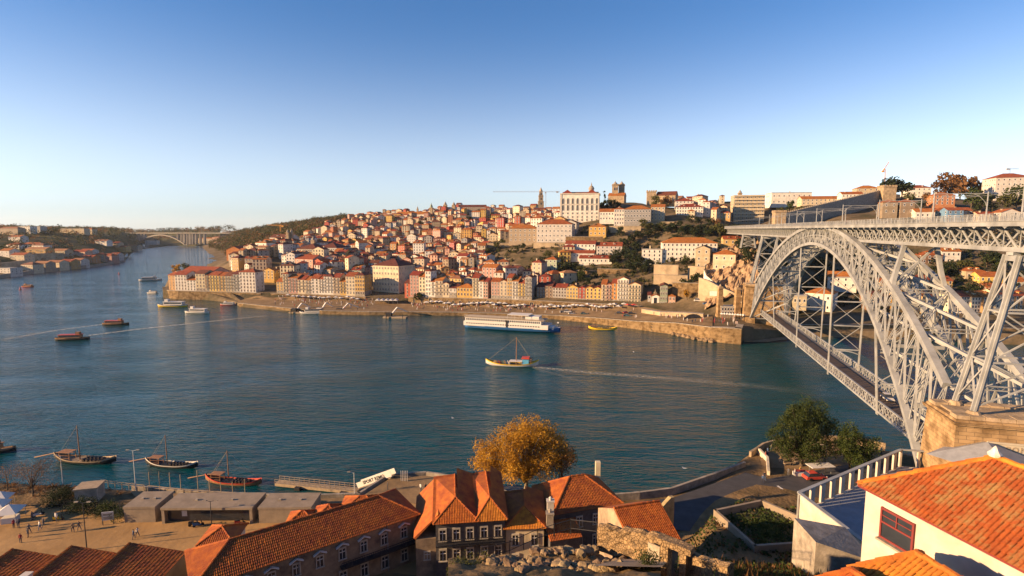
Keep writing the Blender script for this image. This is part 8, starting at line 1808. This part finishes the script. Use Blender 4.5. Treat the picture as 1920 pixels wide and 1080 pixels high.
# floating pontoon, gangway with painted lettering
pa, pb_ = G(520, 906, .4), G(672, 922, .4); fp = thing('floating_pontoon', pa, 'long wooden floating pontoon with railings', 'pontoon'); d = (pb_ - pa).normalized(); n = V((-d.y, d.x, 0))
mb = MB(); mb.bar(pa + V((0, 0, .1)), pb_ + V((0, 0, .1)), 1.8, .6); mb.obj('deck', M_woodl, fp)
for s in (-.85, .85):
    mb = MB(); L = (pb_ - pa).length
    for z in (.8, 1.3): mb.bar(pa + n * s + V((0, 0, z)), pb_ + n * s + V((0, 0, z)), .07, .07)
    k = 16
    for i in range(k + 1): c = pa.lerp(pb_, i / k) + n * s; mb.bar(c + V((0, 0, .3)), c + V((0, 0, 1.3)), .07, .07)
    mb.obj('railing', M_woodl, fp)
for f in (.3, .85): c = pa.lerp(pb_, f); mb = MB(); mb.box(c - V((0, 0, .1)), (1.2, 3.2, .8), atan2(d.y, d.x)); mb.obj('float', M_blk, fp)
ga, gb_ = pb_ + d * .3 + V((0, 0, 1.0)), G(737, 893, 5.4); gw_ = thing('gangway', ga, 'white sided gangway with painted lettering down to pontoon', 'gangway'); dd = (gb_ - ga).normalized(); n = V((-dd.y, dd.x, 0)).normalized()
mb = MB(); mb.bar(ga, gb_, 1.4, .15); mb.obj('walkway', M_woodl, gw_)
for s in (-.75, .75):
    mb = MB(); mb.bar(ga + n * s + V((0, 0, .75)), gb_ + n * s + V((0, 0, .9)), .06, 1.15); pn = mb.obj('side_panel', M_sail, gw_)
upv = (V((0, 0, 1)) - dd * dd.z).normalized(); text('lettering', 'SPORT REMO', 1.0, M_blk, gw_, ga.lerp(gb_, .5) - n * .81 + V((0, 0, .9)), dd, upv, .005, 'CENTER')
for i in range(5): p = G(752 + i * 3, 902, 5.1); mb = MB(); mb.bar(p, p + V((0, 0, 2.2)), .1, .1); mb.obj('fence_post', M_bwhite, o=p, label='pale post of the quay gate, %s from left' % ORD[i], cat='post')
# cars
def car(p, rz, m, label, van=False, group=None):
    o = thing('parked_car', p, label, 'car', group, rz); L, Wd, H = (4.3, 1.75, .72) if not van else (4.8, 1.9, 1.0); mb = MB()
    pr = [(-L / 2, .3), (-L / 2, .75), (-L / 2 + .15, H + .12), (L * .18, H + .12), (L / 2 - .1, H - .12), (L / 2, .55), (L / 2, .3)]; A = [(x, -Wd / 2, z) for x, z in pr]; C = [(x, Wd / 2, z) for x, z in pr]; k = len(pr); mb.add(A + C, [tuple(range(k))[::-1], tuple(range(k, 2 * k))] + [(i, (i + 1) % k, k + (i + 1) % k, k + i) for i in range(k)]); sub(o, 'body', mb, m)
    mb = MB(); top = 1.45 if not van else 1.95; w2 = Wd * .40; mb.hexa([(-L * .44, -Wd * .47, H + .1), (L * .22, -Wd * .47, H + .1), (L * .22, Wd * .47, H + .1), (-L * .44, Wd * .47, H + .1)], [(-L * .34, -w2, top), (L * .04, -w2, top), (L * .04, w2, top), (-L * .34, w2, top)]); sub(o, 'glasshouse', mb, M_pane); mb = MB(); mb.box((-L * .15, 0, top + .02), (L * .37, w2 * 1.96, .06)); sub(o, 'roof', mb, m)
    for x in (-L * .31, L * .31):
        for y in (-Wd / 2 + .05, Wd / 2 - .05): mb = MB(); mb.tube([(x, y - .1, .32), (x, y + .1, .32)], .32, 10); sub(o, 'wheel', mb, M_blk)
    for y in (-Wd * .33, Wd * .33): mb = MB(); mb.box((L / 2 + .005, y, .62), (.06, .35, .16)); sub(o, 'headlight', mb, M_bwhite)
    return o
CM = [M_bwhite, M_blk, M_bblue, M_bred, mat('car_grey', (.2, .21, .22), .35, .1), mat('car_teal', (.04, .10, .11), .35, .1)]
for i, (px, py, mi, lb, van) in enumerate(((1056, 588, 4, 'grey car on the far quay, leftmost of the parked cars', False), (1064, 586, 0, 'white van on the far quay', True), (1072, 590, 0, 'white car on the far quay right of the van', False), (1095, 590, 5, 'dark teal car alone on the far quay', False), (1162, 590, 1, 'black car on the far quay left of the red car', False), (1174, 589, 3, 'red car on the far quay', False), (1184, 590, 1, 'black car on the far quay right of the red car', False), (1176, 595, 5, 'dark car nearest the water on the far quay', False), (1309, 566, 0, 'white van by the cream retaining wall', True), (1325, 572, 2, 'blue car by the cream retaining wall', False), (1396, 577, 0, 'white car between the pillars and the bridge', False))):
    D = bank_D(px) + (5 if py > 585 else 28); p = hit(px, py, FZ, 250, 420) or P(px, py, D); car(p, R.uniform(-.5, .2), CM[mi], lb, van)
for i, (px, py, mi) in enumerate(((1795, 586, 0), (1815, 586, 0), (1830, 588, 4), (1852, 588, 1), (1780, 585, 3))): car(G(px, py + 2, 8.4), -.2, CM[mi], 'parked car on the far road seen through ironwork, %s' % ['second from left', 'third from left', 'fourth from left', 'rightmost', 'leftmost'][i], i < 2, 'cars beyond the bridge')
car(B(143, 5.3, 12.62), atan2(BE.y, BE.x), CM[0], 'white car driving on the lower bridge deck'); car(G(1527, 898, 6.65), .1, CM[3], 'red car parked under the trees by the lookout')
# stalls under the trees
p = G(1500, 893, 6.4); o = thing('market_stall', p, 'white cloth covered stall table under the big tree', 'stall'); mb = MB(); mb.box(p + V((0, 0, .5)), (2.6, 1.0, .9)); mb.obj('table', M_sail, o); mb = MB(); mb.box(p + V((0, .2, 1.1)), (2.0, .4, .3)); mb.obj('goods', CL[2], o)
p = G(1537, 893, 6.4); o = thing('flat_awning', p, 'pale flat awning beside the red car', 'awning'); mb = MB(); mb.box(p + V((0, 0, 2.3)), (5.0, 2.2, .12), .12); mb.obj('cloth', M_sail, o)
for x in (-2.2, 2.2): mb = MB(); mb.bar(p + V((x, 0, 0)), p + V((x, 0, 2.3)), .07, .07); mb.obj('pole', M_iron, o)
for i, (px, py) in enumerate(((1498, 868), (1478, 872), (1530, 876))): p = G(px, py, 6.38); mb = MB(); mb.box(p + V((0, 0, .45)), (2.2, .5, .1), .3); mb.box(p + V((0, .25, .75)), (2.2, .08, .4), .3); o = mb.obj('park_bench', M_woodl, o=p, label='wooden bench on the lookout, %s' % ['middle of three', 'left of three', 'right of three'][i], cat='bench'); mb = MB(); mb.box(p + V((-.8, 0, .2)), (.1, .45, .4), .3); mb.box(p + V((.8, 0, .2)), (.1, .45, .4), .3); mb.obj('legs', M_iron_d, o)
ORDX = ORD + ['twenty-' + x for x in ORD[:9]] + ['thirtieth'] + ['thirty-' + x for x in ORD[:9]] + ['fortieth'] + ['forty-' + x for x in ORD[:9]]
# far quay: parasols, marquee, pontoons
mbp = MB(); pyramid(mbp, (0, 0, 2.1), 3.4, .8); PARA = mbp.mesh('canopy', [M_sail]); mbp = MB(); mbp.bar((0, 0, 0), (0, 0, 2.8), .08, .08); PPOLE = mbp.mesh('pole', [M_iron]); mbr = MB(); pyramid(mbr, (0, 0, 2.1), 3.4, .8); PARAR = mbr.mesh('canopy', [M_bred])
rr = random.Random(9)
for i in range(46):
    px = 800 + i * 8.6 + rr.uniform(-2, 2)
    if 988 < px < 1006: continue
    wl_ = lerp_tab([(764, 386), (830, 377.5), (900, 369), (1000, 357.5), (1100, 347), (1206, 336)], px); D = wl_ - rr.uniform(3, 7); X = ray(px, 570)[0] * D; red = 1176 < px < 1205 or px in ()
    o = thing('cafe_parasol', (X, D, FZ(X, D)), 'red cafe parasol at right end of arcaded wall, %s along' % ORDX[i] if red else 'white cafe parasol along the arcaded wall, %s from left' % ORDX[i], 'parasol', 'red parasols' if red else 'white parasols along the wall'); link('canopy', PARAR if red else PARA, o, rz=rr.uniform(0, 1)); link('pole', PPOLE, o)
for i in range(14):
    px = 540 + i * 10 + rr.uniform(-3, 3); D = lerp_tab([(505, 411), (600, 403), (684, 394)], px) - rr.uniform(3, 6); X = ray(px, 570)[0] * D; o = thing('cafe_parasol', (X, D, FZ(X, D)), 'white parasol below the long quay wall, %s from left' % ORDX[i], 'parasol', 'parasols below the long quay wall'); link('canopy', PARA, o, rz=rr.uniform(0, 1)); link('pole', PPOLE, o)
for i in range(9):
    px = 1354 + i * 5; D = 284 - i * .6; X = ray(px, 590)[0] * D; o = thing('cafe_parasol', (X, D, 8.6), 'small white parasol on the bastion terrace, %s from left' % ORDX[i], 'parasol', 'parasols on the bastion'); link('canopy', PARA, o, rz=rr.uniform(0, 1), sc=(.55, .55, 1)); link('pole', PPOLE, o)
p = G(740, 560, 2.6); p = V((p.x, 384, 2.5)); o = thing('marquee', p, 'large white cafe marquee in the shaded square', 'marquee')
for i in range(5): q = p + V((-6.5 + i * 3.3, 0, 0)); mb = MB(); mb.hexa([q + V((-1.6, -3, 2.4)), q + V((1.6, -3, 2.4)), q + V((1.6, 3, 2.4)), q + V((-1.6, 3, 2.4))], [q + V((-.1, -2.4, 3.6)), q + V((.1, -2.4, 3.6)), q + V((.1, 2.4, 3.6)), q + V((-.1, 2.4, 3.6))]); mb.obj('canopy_bay', M_sail, o)
for i in range(6): q = p + V((-8.1 + i * 3.3, -2.9, 0)); mb = MB(); mb.bar(q, q + V((0, 0, 2.4)), .1, .1); mb.obj('pole', M_iron, o)
for i, (px, py, L) in enumerate(((648, 587, 16), (741, 596, 15), (560, 587, 12), (606, 586, 10))):
    p = G(px, py, 0); o = thing('landing_stage', p, 'floating landing stage with raised gangway, %s' % ['middle left one', 'rightmost one', 'leftmost one', 'small one beside the moored boat'][i], 'landing stage'); mb = MB(); mb.box(p + V((0, 0, .4)), (L, 4, 1.0), -.1); mb.obj('deck', M_woodl, o)
    for x in (-L * .35, L * .35): mb = MB(); mb.tube([p + V((x, -2.3, -1)), p + V((x, -2.3, 2.6))], .3, 8); mb.obj('pile', M_blk, o)
    a, b, c = p + V((-L * .25, 2, 1)), p + V((L * .02, 5, 6.0)), p + V((L * .40, 9, 2.6)); mb = MB(); mb.bar(a, b, 1.2, .5); mb.bar(b, c, 1.2, .5); mb.obj('gangway', M_bwhite, o); mb = MB(); mb.box(p + V((-L * .28, 1, 1.9)), (3.6, 2.6, 2.2), -.1); mb.obj('shelter', M_blk if i != 3 else M_bwhite, o)
for i, px in enumerate((710, 731)): p = hit(px, 562, FZ, 330, 420) or P(px, 562, 370); lamp(p, 9, 'tall quay lamp by the shaded square, %s one' % ('left' if i == 0 else 'right'), 2)
# ================================================================== LABELS FOR THE CROWDED HILLSIDE
LM = [('white palace', 1087, 390), ('cathedral belfries', 1158, 360), ('baroque tower', 1014, 372), ('white seminary', 1040, 436), ('long white building', 1292, 470), ('twin domed belfries', 843, 386), ('ridge convent', 770, 405), ('yellow corner house', 675, 534), ('tall cream block', 724, 520), ('stone exchange palaces', 594, 474), ('white church nave', 525, 450), ('orange warehouse', 438, 476), ('white terraced convent', 1100, 472), ('arcaded quay wall', 900, 566), ('red quayside house', 764, 545), ('promontory houses', 400, 530), ('skyline castle', 676, 406), ('grey hilltop church', 1240, 370), ('concrete apartment block', 1404, 392), ('round quay tree', 787, 560), ('pink gabled house', 570, 492), ('beige seminary wing', 980, 440), ('white five-storey block', 850, 400), ('yellow gable house', 504, 514), ('white chapel', 1228, 563), ('cliff', 1380, 500), ('stone pillars', 1365, 565), ('grey quayside house', 990, 540), ('far arch bridge', 300, 448), ('iron bridge', 1640, 430), ('granite pavilions', 1686, 390), ('brown skyline house', 1740, 490), ('dark stone barracks', 886, 392), ('blue house', 1790, 402), ('city wall', 1560, 395), ('white edge block', 1900, 355), ('left riverbank wall', 120, 504), ('left skyline blocks', 56, 431)]
RW = {'orange': 'orange roof', 'red': 'red roof', 'brown': 'brown roof', 'tan': 'tan roof', 'dark': 'flat roof'}
def where(px, py):
    best = min(LM, key=lambda m: (m[1] - px) ** 2 + ((m[2] - py) * 1.6) ** 2); dx, dy = px - best[1], py - best[2]
    v = '' if abs(dy) < 7 else ('above' if dy < 0 else 'below'); h_ = '' if abs(dx) < 9 else ('left of' if dx < 0 else 'right of')
    d = (v + ' and ' + h_) if v and h_ else (v or h_ or 'right at'); return d + ' the ' + best[0], hypot(dx, dy)
buck = {}
for (o, pp, wall, roof, st, rt, sz) in HOUSES:
    if o.get('label'): continue
    wh_, dist = where(*pp); buck.setdefault((wall, RW[roof], wh_), []).append((dist, o))
def put(bk, mk):
    for key, lst in bk.items():
        lst.sort(key=lambda q: q[0])
        for i, (d, o) in enumerate(lst): o['label'] = mk(key, ('' if len(lst) == 1 else (ORD[i] + ' nearest ' if i else 'nearest ')))
put(buck, lambda k, s: '%s house with %s, %s%s' % (k[0], k[1], s, k[2]))
buck = {}
TN = {'green': 'green tree', 'dark': 'dark tree', 'cone': 'pointed conifer', 'brown': 'brown autumn tree', 'olive': 'olive green tree', 'pine': 'wide dark pine', 'gold': 'golden tree'}
for (o, pp, kind, h) in TREES:
    wh_, dist = where(*pp); buck.setdefault((TN[kind], wh_), []).append((dist, o))
put(buck, lambda k, s: '%s growing %s%s' % (k[0], s, k[1]))
bw = [o for o in scene.objects if o.parent is None and o.name.split('.')[0] == 'terrace_wall' and not o.get('label')]
buck = {}
for o in bw:
    c = PIX(o.location); c = (c[0] + 30, c[1] - 10); wh_, dist = where(*c); buck.setdefault((wh_,), []).append((dist, o))
put(buck, lambda k, s: 'retaining wall of the hillside terraces, %s%s' % (s, k[0]))
for o in bw: o['category'] = 'wall'; o['group'] = 'hillside retaining walls'
# ------------------------------------------------------------------ air
HAZE = 0.00003
m = bpy.data.materials.new('river_haze'); m.use_nodes = True; n = m.node_tree.nodes; n.clear(); pv = n.new('ShaderNodeVolumePrincipled'); ou = n.new('ShaderNodeOutputMaterial'); m.node_tree.links.new(pv.outputs[0], ou.inputs['Volume'])
pv.inputs['Density'].default_value = HAZE; pv.inputs['Color'].default_value = (.92, .95, 1, 1); pv.inputs['Anisotropy'].default_value = 0.2
if HAZE > 0: mb = MB(); mb.box((-1250, 2100, 70), (5600, 6300, 150)); mb.obj('haze', m, kind='stuff', label='thin pale haze hanging over the river valley', cat='haze')
for o in scene.objects:
    if '_o' in o: del o['_o']
